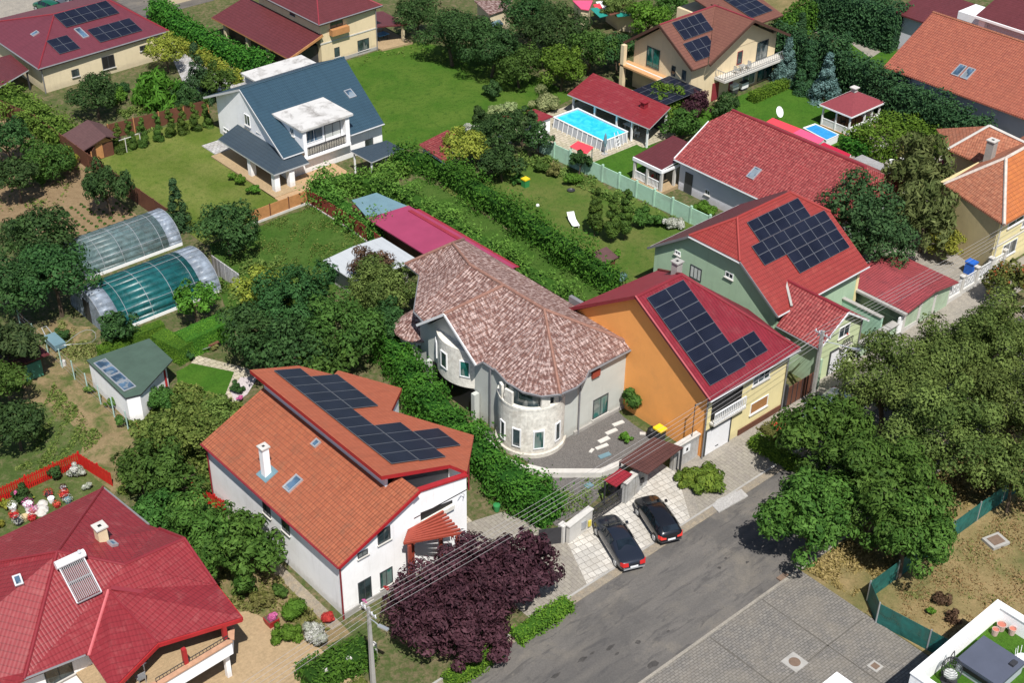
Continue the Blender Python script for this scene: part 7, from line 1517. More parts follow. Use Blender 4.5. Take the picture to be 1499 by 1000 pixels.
# ================================================================== cars
def car(label, loc, rz, paint, hatch=False, tail=(.45, .02, .02)):
    t = thing('car', label, 'car', loc, rz, None, local=True)
    if not hatch:
        S = [(-2.42, .38, .78, .82, .72, .55), (-2.3, .27, .92, .97, .84, .66), (-1.85, .2, .96, 1.05, .91, .7), (-1.35, .2, .97, 1.09, .92, .70), (-.62, .2, .97, 1.40, .92, .57), (.1, .2, .96, 1.45, .92, .60), (.62, .2, .95, 1.40, .92, .58), (1.3, .2, .93, 1.04, .91, .72), (1.95, .22, .80, .93, .88, .66), (2.3, .28, .68, .78, .80, .55), (2.45, .38, .58, .62, .66, .45)]
        cab = (3, 7)
    else:
        S = [(-2.1, .38, .85, .95, .74, .58), (-1.98, .27, .98, 1.12, .84, .62), (-1.6, .2, 1.0, 1.36, .88, .56), (-.7, .2, .99, 1.46, .89, .58), (.1, .2, .98, 1.47, .89, .59), (.55, .2, .96, 1.40, .89, .58), (1.2, .2, .94, 1.06, .88, .70), (1.75, .22, .82, .95, .86, .64), (2.03, .28, .7, .78, .78, .55), (2.15, .38, .58, .62, .64, .42)]
        cab = (1, 6)
    rings = []
    for x, zb, bt, tp, hw, ht in S:
        h = [(x, 0, zb), (x, hw*.8, zb), (x, hw*.98, zb+.14), (x, hw, (zb+bt)/2+.05), (x, hw*.95, bt), (x, ht, tp-.02), (x, 0, tp+.02)]
        rings.append([np.array(p) for p in h+[(p[0], -p[1], p[2]) for p in h[-2:0:-1]]])
    b = MB().hull(rings).build('body', paint, t, smooth=True, uv=False)
    md = b.modifiers.new('round', 'SUBSURF'); md.levels = 2; md.render_levels = 2
    def glass(name, q, off=.03, sh=.86):
        q = [np.array(p) for p in q]; c = sum(q)/len(q); n = np.cross(q[1]-q[0], q[2]-q[0]); n /= np.linalg.norm(n)
        if n@(c-np.array([c[0]*.9, 0, .6])) < 0: n = -n
        q = [c+(p-c)*sh+n*off for p in q]; MB().hull([[p-n*.02 for p in q], q]).build(name, MT['carglass'], t)
    a0, a1 = cab; r = rings; t.scale = (1.1, 1.1, 1.08)
    glass('rear_window', [r[a0][5], r[a0+1][5], r[a0+1][7], r[a0][7]]); glass('windscreen', [r[a1-1][5], r[a1][5], r[a1][7], r[a1-1][7]])
    for s in (0, 1):
        idx = (4, 5) if s == 0 else (8, 7)
        for k in range(a0+1 if hatch else a0+1, a1-1): glass('side_window', [r[k][idx[0]], r[k+1][idx[0]], r[k+1][idx[1]], r[k][idx[1]]], .03, .82)
        e0, e1 = a1-1, a1; glass('side_window', [r[e0][idx[0]], r[e1][idx[0]]*.4+r[e0][idx[0]]*.6, r[e1][idx[1]]*.4+r[e0][idx[1]]*.6, r[e0][idx[1]]], .03, .78)
    wb = (S[-1][0]-.95, S[0][0]+.9 if not hatch else S[0][0]+.72)
    for x in wb:
        for s in (-1, 1):
            y = s*.80; w = MB(); w.hull([[(x+.33*math.cos(q), y+dy, .33+.33*math.sin(q)) for q in np.linspace(0, 6.283, 20, endpoint=False)] for dy in (-.1, .1)]); wo = w.build('wheel', MT['black'], t)
            m = MB(); m.hull([[(x+.21*math.cos(q), y+s*.09+dy, .33+.21*math.sin(q)) for q in np.linspace(0, 6.283, 16, endpoint=False)] for dy in (0, s*.035)]); m.build('rim', MT['steel'], wo)
    xr, xf = S[0][0], S[-1][0]
    for s in (-1, 1):
        MB().hull([[(xr-.02, s*.38, .64), (xr+.0, s*.74, .64), (xr+.22, s*.86, .66)], [(xr+.05, s*.38, .88), (xr+.06, s*.74, .9), (xr+.26, s*.86, .9)]]).build('tail_light', plain('tail_lamp_%g' % tail[0], tail, .25, .1, 4, .02), t)
        MB().hull([[(xf-.04, s*.36, .52), (xf-.16, s*.66, .52), (xf-.3, s*.74, .55)], [(xf-.08, s*.36, .68), (xf-.18, s*.66, .70), (xf-.34, s*.76, .72)]]).build('headlight', MT['pane_l'], t)
        MB().box(.95 if not hatch else .85, 1.12 if not hatch else 1.02, s*.92, s*1.07, .92, 1.06).build('mirror', paint, t)
    MB().box(xr-.02, xr+.03, -.26, .26, .5, .62).build('number_plate', MT['frame_w'], t)
    MB().box(xr-.03, xr+.02, -.7, .7, .40, .46).build('bumper_trim', MT['steel'] if not hatch else MT['dark'], t)
    return t
def paintmat(n, c):
    m, nt, b = newmat(n); b.inputs['Base Color'].default_value = (*c, 1); b.inputs['Roughness'].default_value = .28; b.inputs['Metallic'].default_value = .35; b.inputs['Coat Weight'].default_value = .8; b.inputs['Coat Roughness'].default_value = .05; return m
MT['carglass'] = glass_dark('car_glass', (.006, .010, .014)); MT['pane_l'] = plain('lamp_lens', (.5, .52, .55), .2, .05, 3, .02)
car('dark blue-grey sedan parked on the pale slab forecourt', (53.55, 48.45, .06), R(68.5), paintmat('navy_paint', (.02, .025, .038)))
car('black hatchback parked beside the dark blue-grey sedan', (57.35, 48.35, .06), R(68.5), paintmat('black_paint', (.012, .013, .017)), True, (.6, .04, .03))
q = P(1208, 596, .8); car('light blue-grey car half hidden under the street trees', (q[0], q[1], .05), R(185), paintmat('silver_paint', (.25, .31, .36)), False)
q = P(70, 6, 1); car('dark green car on the paved lot at top left', (q[0], q[1], .05), R(100), paintmat('green_paint', (.01, .12, .06)), True)
q = P(114, 1, 1); car('dark grey car cut by the top edge left', (q[0], q[1]+1, .05), R(172), paintmat('grey_paint', (.1, .105, .11)))

# ================================================================== poles, lamp and wires
def pole(label, x, y, h, lamp=None):
    t = thing('utility_pole', label, 'pole', (x, y, 0))
    MB().hull([[(x-.14, y-.12, -.1), (x+.14, y-.12, -.1), (x+.14, y+.12, -.1), (x-.14, y+.12, -.1)], [(x-.085, y-.07, h), (x+.085, y-.07, h), (x+.085, y+.07, h), (x-.085, y+.07, h)]]).build('post', MT['conc'], t)
    MB().bar((x, y-.75, h-.35), (x, y+.75, h-.35), .1, .1).build('crossarm', MT['steel'], t)
    for k in range(5): MB().cyl((x, y-.68+k*.34), .04, h-.29, h-.14, 8).build('insulator', MT['wmetal'], t)
    if lamp:
        a, l = lamp; e = (x+l*math.cos(a), y+l*math.sin(a), h-1.1)
        MB().tube([(x, y, h-.9), (x+.5*l*math.cos(a), y+.5*l*math.sin(a), h-.95), e], .035, 6).build('lamp_arm', MT['steel'], t)
        f = MB(); f.bar((e[0]-.1*math.cos(a), e[1]-.1*math.sin(a), e[2]), (e[0]+.62*math.cos(a), e[1]+.62*math.sin(a), e[2]+.04), .22, .12); f.build('lamp_head', MT['steel'], t)
    return t
p1, p2 = (33.15, 49.4), (76.4, 49.8)
pole('concrete pole with street lamp beside the purple plums', *p1, 6.9, (R(-75), .8)); pole('concrete pole with tangled wires before the brown gate', *p2, 7.6, (R(-60), 2.4))
tw = thing('utility_pole', 'slim twin steel pole beside the pole with tangled wires', 'pole', (77.1, 50.4, 0)); MB().tube([(77.1, 50.4, 0), (77.1, 50.4, 7)], .1, 8).build('post', MT['steel'], tw); MB().bar((76.6, 50.4, 6.8), (77.6, 50.4, 6.8), .08, .08).build('bracket', MT['dark'], tw)
for z in (1.2, 1.7): MB().tube([(77.0+.3*math.cos(q), 50.2+.1*math.sin(q*2), z+.3*math.sin(q)) for q in np.linspace(0, 6.2, 12)], .03, 4).build('cable_coil', MT['black'], tw)
ms = thing('mast', 'thin roof mast on the block wall beside the orange house', 'mast', (64.6, 51.9, 0)); MB().tube([(64.6, 51.9, 2.2), (64.6, 51.9, 5.2)], .035, 6).build('mast_tube', MT['dark'], ms); MB().bar((64.6, 51.9, 5.0), (64.95, 51.9, 5.05), .05, .05).build('bracket', MT['dark'], ms)
MT['wire'] = plain('cable', (.3, .29, .29), .5, .1, 2, 0)
def wire(label, a, b, sag, r=.012, grp='overhead wires along the street'):
    a = np.array(a); b = np.array(b); pts = [a+(b-a)*t+np.array([0, 0, -sag*4*t*(1-t)]) for t in np.linspace(0, 1, 25)]
    o = MB().tube(pts, r, 5).build('power_line', MT['wire'], None, uv=False); tag(o, label, 'wire', grp)
for k in range(5):
    y = -.68+k*.34; nmk = ('nearest the road', 'second from the road', 'middle one', 'fourth from the road', 'nearest the houses')[k]
    wire('overhead wire between the two concrete poles, '+nmk, (p1[0], p1[1]+y, 6.75), (p2[0], p2[1]+y, 7.45), .55)
    wire('overhead wire from lamp pole down over the tan patio, '+nmk, (p1[0], p1[1]+y, 6.75), (-6, 47.5+y, 6.6), .5)
    wire('overhead wire running east from the tangled pole, '+nmk, (p2[0], p2[1]+y, 7.45), (122, 49.8+y, 7.5), .6)
wire('service wire from tangled pole to the wing of the green house', (p2[0], p2[1]+.3, 7.2), (84.9, 52.0, 4.3), .2, .02, None); wire('service wire from tangled pole to the thin mast', (p2[0], p2[1]+.2, 7.2), (64.6, 51.9, 5.1), .5, .02, None)

# ================================================================== greenhouses
def tunnel(label, x0, x1, yc, ry, h, filmm, endm, nb, capL, capR):
    t = thing('greenhouse', label, 'greenhouse', ((x0+x1)/2, yc, 0)); n = 14
    arc_ = lambda x, k=1.: [(x, yc+ry*k*math.cos(math.pi*i/n), max(0, h*k*math.sin(math.pi*i/n))**1) for i in range(n+1)]
    def skin(name, xa, xb, mt):
        m = MB(); A, B = arc_(xa), arc_(xb)
        for i in range(n): m.poly([A[i], B[i], B[i+1], A[i+1]])
        o = m.build(name, mt, t, smooth=True); s = o.modifiers.new('t', 'SOLIDIFY'); s.thickness = .01; return o
    skin('cover', x0+capL, x1-capR, filmm)
    if capL: skin('end_cover', x0, x0+capL, endm)
    if capR: skin('end_cover', x1-capR, x1, endm)
    for i in range(nb+1): MB().tube(arc_(x0+(x1-x0)*i/nb, 1.005), .024, 5).build('hoop', MT['steel'], t)
    for q in (.18, .5, .82): MB().tube([(x0, yc+ry*math.cos(math.pi*q), h*math.sin(math.pi*q)+.02), (x1, yc+ry*math.cos(math.pi*q), h*math.sin(math.pi*q)+.02)], .018, 5).build('purlin', MT['steel'], t)
    for xe in (x0, x1):
        m = MB(); A = arc_(xe, .985); m.poly([(xe, yc+ry*.98, 0)]+A[1:-1]+[(xe, yc-ry*.98, 0)]); o = m.build('end_wall', endm, t); s = o.modifiers.new('t', 'SOLIDIFY'); s.thickness = .01
    MB().box(x0-.04, x0-.01, yc-.6, yc+.6, 0, h*.72).build('door_shade_panel', MT['dark'], t)  # dark panel stands for the shaded interior behind the doorway
    MB().box(x0, x1, yc-ry-.02, yc-ry+.02, -.05, .3).build('base_board', MT['wmetal'], t)
    return t
tunnel('smaller clear plastic tunnel greenhouse with torn pale end cover', 42.2, 52.0, 107.3, 2.75, 2.5, film('clear_film', (.13, .2, .21), .5, .4), film('milky_film', (.33, .39, .47), .55, .4), 5, 0, 1.3)
tunnel('larger teal plastic tunnel greenhouse with white end covers', 39.3, 50.4, 98.4, 3.3, 2.9, film('teal_film', (.01, .095, .1), .8, .38), film('milky_film', None), 5, 1.5, 1.7)
for i in range(7):
    x = 43+i*1.3; shrubk = crown_mesh('bush', .8, i % 2)[0]; o = bpy.data.objects.new('tomato_plant', shrubk); COL.objects.link(o); o.location = (x, 107+.8*(i % 2), .6); o.scale = (.9, .9, .9); tag(o, 'leafy tomato plant inside the clear plastic tunnel', 'plant', 'plants inside the clear greenhouse')

# ================================================================== pools, garden furniture and bits
PO = thing('pool', 'large rectangular frame pool with bright water beside the crimson shelter', 'swimming pool', (98, 97, 0)); x0, x1, y0, y1 = 96.0, 99.6, 93.1, 100.9; MT['liner'] = plain('grey_liner', (.42, .45, .5), .5, .08, 1.5, .1)
m = MB(); m.box(x0, x0+.12, y0, y1, 0, 1.2); m.box(x1-.12, x1, y0, y1, 0, 1.2); m.box(x0+.12, x1-.12, y0, y0+.12, 0, 1.2); m.box(x0+.12, x1-.12, y1-.12, y1, 0, 1.2); m.build('pool_wall', MT['liner'], PO)
MB().box(x0+.12, x1-.12, y0+.12, y1-.12, .02, 1.08).build('water', MT['pool'], PO)
m = MB(); m.tube([(x0, y0, 1.22), (x1, y0, 1.22), (x1, y1, 1.22), (x0, y1, 1.22), (x0, y0, 1.22)], .07, 6); m.build('top_rail', MT['wmetal'], PO)
for i in range(11): MB().bar((x0-.28, y0+.2+i*(y1-y0-.4)/10, 0), (x0-.06, y0+.2+i*(y1-y0-.4)/10, 1.15), .06, .06).build('brace', MT['wmetal'], PO)
for i in range(6): MB().bar((x0+.3+i*.6, y0-.28, 0), (x0+.3+i*.6, y0-.06, 1.15), .06, .06).build('brace', MT['wmetal'], PO)
LD = MB(); [LD.bar((97.6+dx, y0-.5, 0), (97.6+dx, y0+.1, 1.7), .05, .05) for dx in (0, .5)]; [LD.bar((97.6, y0-.5+.12*k, .3+.34*k), (98.1, y0-.5+.12*k, .3+.34*k), .05, .05) for k in range(4)]; LD.build('ladder', MT['wmetal'], PO)
q = G(885, 226); UM = thing('parasol', 'closed blue-grey parasol at the near corner of the big pool', 'parasol', (*q, 0)); MB().lathe((*q, 0), [(.03, 0), (.03, .9), (.12, .95), (.2, 1.4), (.12, 2.2), (.02, 2.5)], 10).build('folded_canopy', MT['bluegrey'], UM); MB().cyl(q, .35, 0, .12, 12).build('base', MT['conc'], UM)
RC = thing('canopy', 'small red fabric cover on the mint fence beside the pool', 'awning', (*G(850, 225), 0)); MB().slab([P(834, 214, 1.9), P(846, 206, 2.1), P(869, 215, 2.0), P(858, 226, 1.8)], .05).build('fabric', MT['awnred'], RC)
for u, v in ((836, 215), (858, 224), (867, 216), (846, 208)): g_ = P(u, v, 1.85); MB().box(g_[0]-.04, g_[0]+.04, g_[1]-.04, g_[1]+.04, 0, 1.85).build('pole', MT['steel'], RC)
SPl = thing('pool', 'small blue frame pool in front of the gazebo', 'swimming pool', (*P(1200, 193, .8)[:2], 0)); pp = [P(1176, 187, .9), P(1193, 181, .9), P(1228, 197, .9), P(1210, 205, .9)]; c_ = np.mean([p[:2] for p in pp], 0)
MB().prism([p[:2] for p in pp], 0, .85).build('pool_wall', MT['wmetal'], SPl); MB().prism([tuple(c_+(np.array(p[:2])-c_)*.93) for p in pp], .3, .87).build('water', MT['poolblue'], SPl); MB().tube([*pp, pp[0]], .06, 6).build('top_rail', MT['wmetal'], SPl)
# sun lounger
a, b2 = np.array(G(833, 318)), np.array(G(845, 338)); ang = math.atan2((b2-a)[1], (b2-a)[0]); SL = thing('sun_lounger', 'white plastic sun lounger on the olive lawn', 'sun lounger', (*((a+b2)/2), 0), ang, None, local=True)
MB().box(-.35, 1.0, -.36, .36, .3, .36).build('seat', MT['wmetal'], SL); MB().hull([[(-.36, -.36, .3), (-.36, .36, .3), (-.36, .36, .36), (-.36, -.36, .36)], [(-1.05, -.36, .75), (-1.05, .36, .75), (-1.05, .36, .81), (-1.05, -.36, .81)]]).build('backrest', MT['wmetal'], SL)
for x, y in ((.85, .3), (.85, -.3), (-.3, .3), (-.3, -.3)): MB().box(x-.04, x+.04, y-.04, y+.04, 0, .3).build('leg', MT['wmetal'], SL)
def simple(name, label, cat, u, v, parts, z=0., grp=None):
    g_ = P(u, v, z); t = thing(name, label, cat, (g_[0], g_[1], z), 0, grp, local=True)
    for nm, mb, mt in parts: mb.build(nm, mt if not isinstance(mt, str) else MT[mt], t)
    return t
def C_(prof, k=12): return MB().lathe((0, 0, 0), prof, k)
yl = plain('bin_yellow', (.7, .5, .02), .5, .1, 3, .05); bl = plain('bin_blue', (.02, .12, .5), .5, .1, 3, .05); gn = plain('bin_green', (.03, .2, .06), .5, .1, 3, .05); tc_ = plain('terracotta_pot', (.42, .14, .1), .8, .15, 3, .2)
simple('bin', 'green bin with bright yellow lid at the lounger lawn edge', 'bin', 769, 273, [('body', MB().box(-.3, .3, -.3, .3, 0, .8), gn), ('lid', MB().box(-.34, .34, -.34, .34, .81, .95), yl)])
simple('bin', 'black bin bag standing by the orange wall', 'bin', 953, 640, [('body', C_([(.3, 0), (.38, .4), (.3, .8), (.1, .95)]), 'black'), ('knot', MB().cyl((0, 0), .08, .95, 1.05, 8), 'black')])
simple('bin', 'bin with yellow lid beside the black bag', 'bin', 965, 643, [('body', MB().box(-.3, .3, -.35, .35, 0, .95), 'dark'), ('lid', MB().box(-.38, .38, -.42, .42, .96, 1.1), yl)])
simple('bin', 'bright blue bin in the yellow house yard', 'bin', 1419, 400, [('body', MB().box(-.38, .38, -.42, .42, 0, 1.15), bl), ('lid', MB().box(-.43, .43, -.47, .47, 1.16, 1.28), bl)])
simple('planter', 'red tub with pink flowers on the patio edge', 'planter', 398, 915, [('tub', MB().hull([[(-.3, -.3, 0), (.3, -.3, 0), (.3, .3, 0), (-.3, .3, 0)], [(-.4, -.4, .6), (.4, -.4, .6), (.4, .4, .6), (-.4, .4, .6)]]), 'red_paint'), ('soil', MB().box(-.36, .36, -.36, .36, .6, .63), 'bark')])
simple('cart', 'blue wheeled cart with junk beside the wire posts', 'cart', 82, 508, [('box', MB().box(-.5, .5, -1, 1, .3, .8), MT['bluegrey']), ('handle', MB().tube([(-.3, 1, .7), (-.2, 1.8, 1.1), (.2, 1.8, 1.1), (.3, 1, .7)], .04, 6), 'steel'), ('wheel', MB().hull([[(.55, .3*math.cos(q), .3+.3*math.sin(q)) for q in np.linspace(0, 6.28, 14, endpoint=False)], [(.65, .3*math.cos(q), .3+.3*math.sin(q)) for q in np.linspace(0, 6.28, 14, endpoint=False)]]), 'black')])
simple('hoop_frame', 'loose white plastic hoop lying on the wire posts', 'frame', 118, 520, [('hoop', MB().tube([(1.6*math.cos(q), .7*math.sin(q), 1.5+.3*math.sin(q*2)) for q in np.linspace(0, 6.2, 16)], .018, 5), 'steel')])
simple('garden_table', 'tree stump table by the wire posts', 'stump', 93, 535, [('stump', C_([(.25, 0), (.22, .4), (.23, .45)]), 'concw')])
for i, (u, v, w_, l_, a_, lab) in enumerate(((905, 621, 1.0, .35, 0, 'pale stepping slab nearest the house window'), (895, 633, 1.05, .35, .05, 'pale stepping slab second from the window'), (884, 645, 1.0, .4, .1, 'broad pale stepping slab in the middle of the gravel'), (881, 655, 1.1, .32, 0, 'long pale stepping slab below the broad one'), (866, 661, .5, .25, .5, 'small broken stepping slab left in the gravel'), (885, 668, 1.0, .4, 0, 'bluish stepping slab nearest the retaining wall'), (943, 636, .7, .3, -.6, 'stepping slab lying askew near the bins'), (862, 712, .6, .5, .2, 'bluish slab in the rubble yard'))):
    g_ = G(u, v); o = MB().obox(g_, w_, l_, .0, .1, a_+R(-10)).build('stepping_stone', MT['concw'] if i not in (5, 7) else MT['bluegrey']); tag(o, lab, 'slab', 'stepping slabs on the gravel')
# flower garden ornaments
def pot(label, u, v, r, h, mat, bloom=None, cat='flower pot'):
    g_ = G(u, v); t = thing('flower_pot', label, cat, (*g_, 0), 0, 'flower pots in the villa garden', local=True)
    C_([(r*.7, 0), (r, h), (r*.85, h), (r*.8, h*.85)]).build('pot', mat, t)
    n = 120; d = unit(n); d[:, 2] = np.abs(d[:, 2])
    if bloom: me = leaf_mesh('blooms', d*np.array([r*1.3, r*1.3, r*1.2])+[0, 0, h], d+.4*unit(n), .09*rng.uniform(.6, 1.4, n), rng.random(n), MT[bloom]); o = bpy.data.objects.new('blooms', me); COL.objects.link(o); o.parent = t
wp = MT['wmetal']; rp_ = MT['red_paint']
for a in (('white pot at the left of the villa flower corner', 20, 748, .3, .5, wp, 'f_white'), ('red pot in front of the white pot', 22, 760, .32, .4, rp_, 'f_red'), ('dark pot with pale blooms at the roof edge', 28, 768, .35, .4, MT['dark'], 'f_white'), ('pink-blooming pot behind the white rock', 42, 744, .35, .45, wp, 'f_pink'), ('terracotta pot with pink flowers beside the white rock', 50, 752, .3, .4, tc_, 'f_pink'), ('ochre pot between red pots', 37, 762, .3, .4, MT['ochre'], None),
          ('red pot with red blooms nearest the roof edge', 48, 763, .28, .35, rp_, 'f_red'), ('dark red bush pot right of the white rock', 72, 728, .3, .4, MT['dark'], 'f_red'), ('white pot below the dark red bush pot', 76, 736, .25, .45, wp, None), ('red pot with dark flowers near the villa ridge', 95, 730, .32, .45, rp_, 'f_red'), ('white figure-like pot above the red pot', 94, 722, .22, .55, wp, 'f_purple'), ('small red pot low at the roof line', 84, 743, .25, .3, rp_, 'f_red'), ('dark tub right of the small red pot', 100, 736, .3, .35, MT['bluegrey'], 'f_white')): pot(*a)
g_ = G(62, 748); RK = thing('rockery', 'white-painted rock fountain in the villa flower garden', 'rockery', (*g_, 0), 0, None, local=True)
for i in range(9): r_ = rng.uniform(.25, .5); x, y = rng.uniform(-.9, .9), rng.uniform(-.6, .6); MB().lathe((x, y, 0), [(r_, -.05), (r_*1.1, r_*.4), (r_*.7, r_*.9), (r_*.1, r_*1.1)], 7).build('rock', MT['concw'], RK)
# roof terrace things
gz = 3.22
q = P(1400, 945, gz+1.0); HT = thing('hot_tub', 'square hot tub with slate blue cover on the roof terrace', 'hot tub', (60.8, 23.6, gz)); x0, x1, y0, y1 = 58.75, 61.5, 22.6, 25.35
MB().box(x0, x1, y0, y1, gz, gz+.75).build('tub_side', MT['liner'], HT); MB().box(x0-.06, x1+.06, y0-.06, y1+.06, gz+.753, gz+.95).build('cover', plain('slate_cover', (.075, .085, .12), .6, .08, 1, .1), HT); MB().box(x0-.08, x0-.063, y0+.3, y1-.4, gz+.4, gz+.7).build('strap', MT['black'], HT); MB().box(x1-.9, x1-.4, y0+.2, y0+.5, gz+.96, gz+1.1).build('lifter', MT['dark'], HT)
for i, (x, y, r_, lab) in enumerate(((63.7, 25.4, .30, 'biggest terracotta-filled planter in the terrace corner'), (63.05, 25.4, .23, 'small planter left of the biggest one'), (63.9, 24.75, .24, 'small planter right of the biggest one'))):
    t = thing('planter', lab, 'planter', (x, y, gz), 0, 'planters on the roof terrace', local=True); C_([(r_*.75, 0), (r_, .5), (r_*.9, .5), (r_*.88, .4)]).build('pot', plain('pot_pinkish', (.5, .36, .32), .8, .1, 2, .2), t); MB().cyl((0, 0), r_*.86, .38, .42, 14).build('soil', tc_, t)
EC = thing('hanging_chair', 'dark wicker egg chair frame on the terrace grass', 'chair', (57.7, 25.1, gz), 0, None, local=True)
m = MB()
for k in range(12): a_ = k*math.pi/12; m.tube([(.6*math.cos(q)*math.cos(a_), .6*math.cos(q)*math.sin(a_), 1.0+.85*math.sin(q)) for q in np.linspace(-1.4, 1.45, 12)], .018, 4)
for z in np.linspace(.3, 1.7, 9): r_ = .6*math.sqrt(max(.02, 1-((z-1)/.85)**2)); m.tube([(r_*math.cos(q), r_*math.sin(q), z) for q in np.linspace(2.2, 6.9, 14)], .016, 4)
m.build('basket', MT['dark'], EC); MB().cyl((0, 0), .5, 0, .06, 18).build('base', MT['dark'], EC); MB().tube([(.5, .4, .05), (.7, .55, 1.2), (.4, .3, 2.0), (0, 0, 1.9)], .03, 6).build('stand', MT['dark'], EC); C_([(.1, .45), (.42, .5), (.42, .62), (.1, .66)], 12).build('cushion', MT['curtain'], EC)
g_ = (62.3, 23.0); LM = thing('terrace_chair', 'round white-ribbed seat at the right edge of the roof terrace', 'chair', (*g_, gz), 0, None, local=True); C_([(.4, 0), (.5, .35), (.42, .4)], 14).build('seat', MT['wmetal'], LM)
m = MB(); [m.tube([(.5*math.cos(q), .5*math.sin(q), .3), (.58*math.cos(q), .58*math.sin(q), .9)], .02, 4) for q in np.linspace(0, 3.6, 9)]; m.build('backrest', MT['wmetal'], LM)
# manholes and drain
def manhole(label, u, v, s, rr, mt='conc'):
    g_ = G(u, v); t = thing('manhole', label, 'manhole', (*g_, 0), 0, None, local=True); MB().box(-s/2, s/2, -s/2, s/2, .0, .085).build('frame', MT[mt], t)
    (MB().cyl((0, 0), rr, .086, .1, 20) if rr else MB().box(-s*.3, s*.3, -s*.3, s*.3, .086, .1)).build('cover', plain('rusty_cover', (.16, .11, .08), .9, .2, 4, .3), t)
manhole('round manhole in pale square surround on the paved lot', 1163, 971, 1.25, .38); manhole('small square drain in white surround near the mesh fence', 1281, 977, .75, 0)
g_ = G(1457, 795); t = thing('drain_box', 'raised concrete inspection box on the dry field', 'manhole', (*g_, 0), R(-15), None, local=True); MB().box(-.75, .75, -.6, .6, 0, .25).build('box', MT['conc'], t); MB().box(-.5, .5, -.4, .4, .253, .28).build('cover', plain('rusty_cover', None), t)
g_ = G(1146, 846); t = thing('manhole', 'rusty street drain grate at the kerb by the paved lot', 'manhole', (*g_, 0), 0, None, local=True); MB().box(-.45, .45, -.2, .2, .0, .135).build('grate', plain('rusty_cover', None), t)
sheet('pebble_bed', [G(1042, 742), G(1050, 733), G(1085, 718), G(1095, 728), G(1052, 752)], .12, ground('white_pebbles', [(.42, .41, .4), (.55, .54, .52), (.22, .21, .2)], (3, 9), speck=((.15, .14, .13), 10, .66)), t=.15)
sheet('pebble_patch', [G(338, 575), G(352, 553), G(378, 552), G(362, 578), G(345, 590)], .045, ground('lilac_pebbles', [(.4, .35, .36), (.5, .46, .46)], (3, 9), speck=((.2, .18, .18), 10, .64)))
# terrace table on the villa, grills, dish, clothes posts
def ttable(label, x, y, z, mt='wmetal', s=.5):
    t = thing('table', label, 'table', (x, y, z), 0, None, local=True); MB().box(-s, s, -s*.7, s*.7, .7, .75).build('table_top', MT[mt], t); posts(t, [(-s*.8, -s*.5), (s*.8, -s*.5), (s*.8, s*.5), (-s*.8, s*.5)], 0, .7, .06, mt, 'leg')
def gchair(label, x, y, z, rz, mt='wmetal'):
    t = thing('chair', label, 'chair', (x, y, z), rz, None, local=True); MB().box(-.24, .24, -.24, .24, .42, .48).build('seat', MT[mt], t); MB().box(-.24, .24, .2, .25, .48, .95).build('backrest', MT[mt], t); posts(t, [(-.2, -.2), (.2, -.2), (.2, .2), (-.2, .2)], 0, .42, .05, mt, 'leg')
ttable('white table on the villa corner terrace', 21.6, 57.6, 2.8, s=.7); gchair('white chair at the left of the villa terrace table', 20.6, 57.2, 2.8, 1.3); gchair('grey chair before the villa terrace table', 21.6, 56.6, 2.8, 3.1, 'steel')
ttable('round-edged grey table on the long beige balcony', 118.2, 93.4, 2.95, 'steel', .4); gchair('grey balcony chair left of the balcony table', 117.2, 93.4, 2.95, 1.5, 'steel'); gchair('grey balcony chair right of the balcony table', 119.2, 93.4, 2.95, -1.5, 'steel')
simple('grill', 'silver barbecue with dark lid on the beige house terrace', 'grill', 1073, 138, [('bowl', MB().box(-.5, .5, -.35, .35, .7, 1.05), 'steel'), ('lid', MB().box(-.5, .5, -.33, .33, 1.06, 1.3), 'wmetal'), ('cart', MB().box(-.45, .45, -.3, .3, .05, .68), 'dark')])
simple('grill', 'white garden cooler beside the silver barbecue', 'cooler', 1087, 131, [('box', MB().box(-.55, .55, -.35, .35, .3, 1.0), 'wmetal'), ('lid', MB().box(-.58, .58, -.38, .38, 1.01, 1.12), 'dark'), ('leg', MB().box(-.5, .5, -.3, .3, 0, .28), 'dark')])
q = G(1137, 180); t = thing('satellite_dish', 'pale dish on a post at the edge of the gazebo lawn', 'dish', (*q, 0), 0, None, local=True); MB().tube([(0, 0, 0), (0, 0, 1.1)], .05, 6).build('post', MT['steel'], t); MB().hull([[(.55*math.cos(a)-.1, -.3+.3*math.sin(a), 1.5+.55*math.sin(a)) for a in np.linspace(0, 6.28, 18, endpoint=False)], [(.2*math.cos(a)-.1, -.05+.1*math.sin(a), 1.4+.2*math.sin(a)) for a in np.linspace(0, 6.28, 18, endpoint=False)]]).build('reflector', MT['wmetal'], t)
for u, v, lab in ((186, 223, 'pale clothes post near the garden shed'), (207, 215, 'pale clothes post farther from the garden shed')):
    simple('clothes_post', lab, 'post', u, v, [('post', MB().tube([(0, 0, 0), (0, 0, 1.7)], .05, 6), 'concw'), ('crossbar', MB().bar((-.7, 0, 1.6), (.7, 0, 1.6), .06, .06), 'concw')])
simple('garden_statue', 'little white figure in the rockery garden', 'statue', 278, 150, [('body', C_([(.3, 0), (.22, .5), (.28, .9), (.1, 1.15)]), 'wmetal'), ('head', C_([(.05, 1.12), (.16, 1.25), (.12, 1.4), (.02, 1.45)]), 'wmetal')])
simple('firewood_stack', 'untidy heap of cut branches on the dirt strip by the hut', 'firewood', 35, 545, [('branch', MB().tube([(-1.2+.1*i, -.5+.25*i, .1), (1.0, .4-.2*i, .25)], .05, 5), 'bark') for i in range(5)])
gchair('red garden chair on the veranda of the grey bungalow', 94.4, 84.2, .34, .3, 'red_paint'); ttable('dark table on the veranda of the grey bungalow', 95.6, 84.4, .34, 'dark')
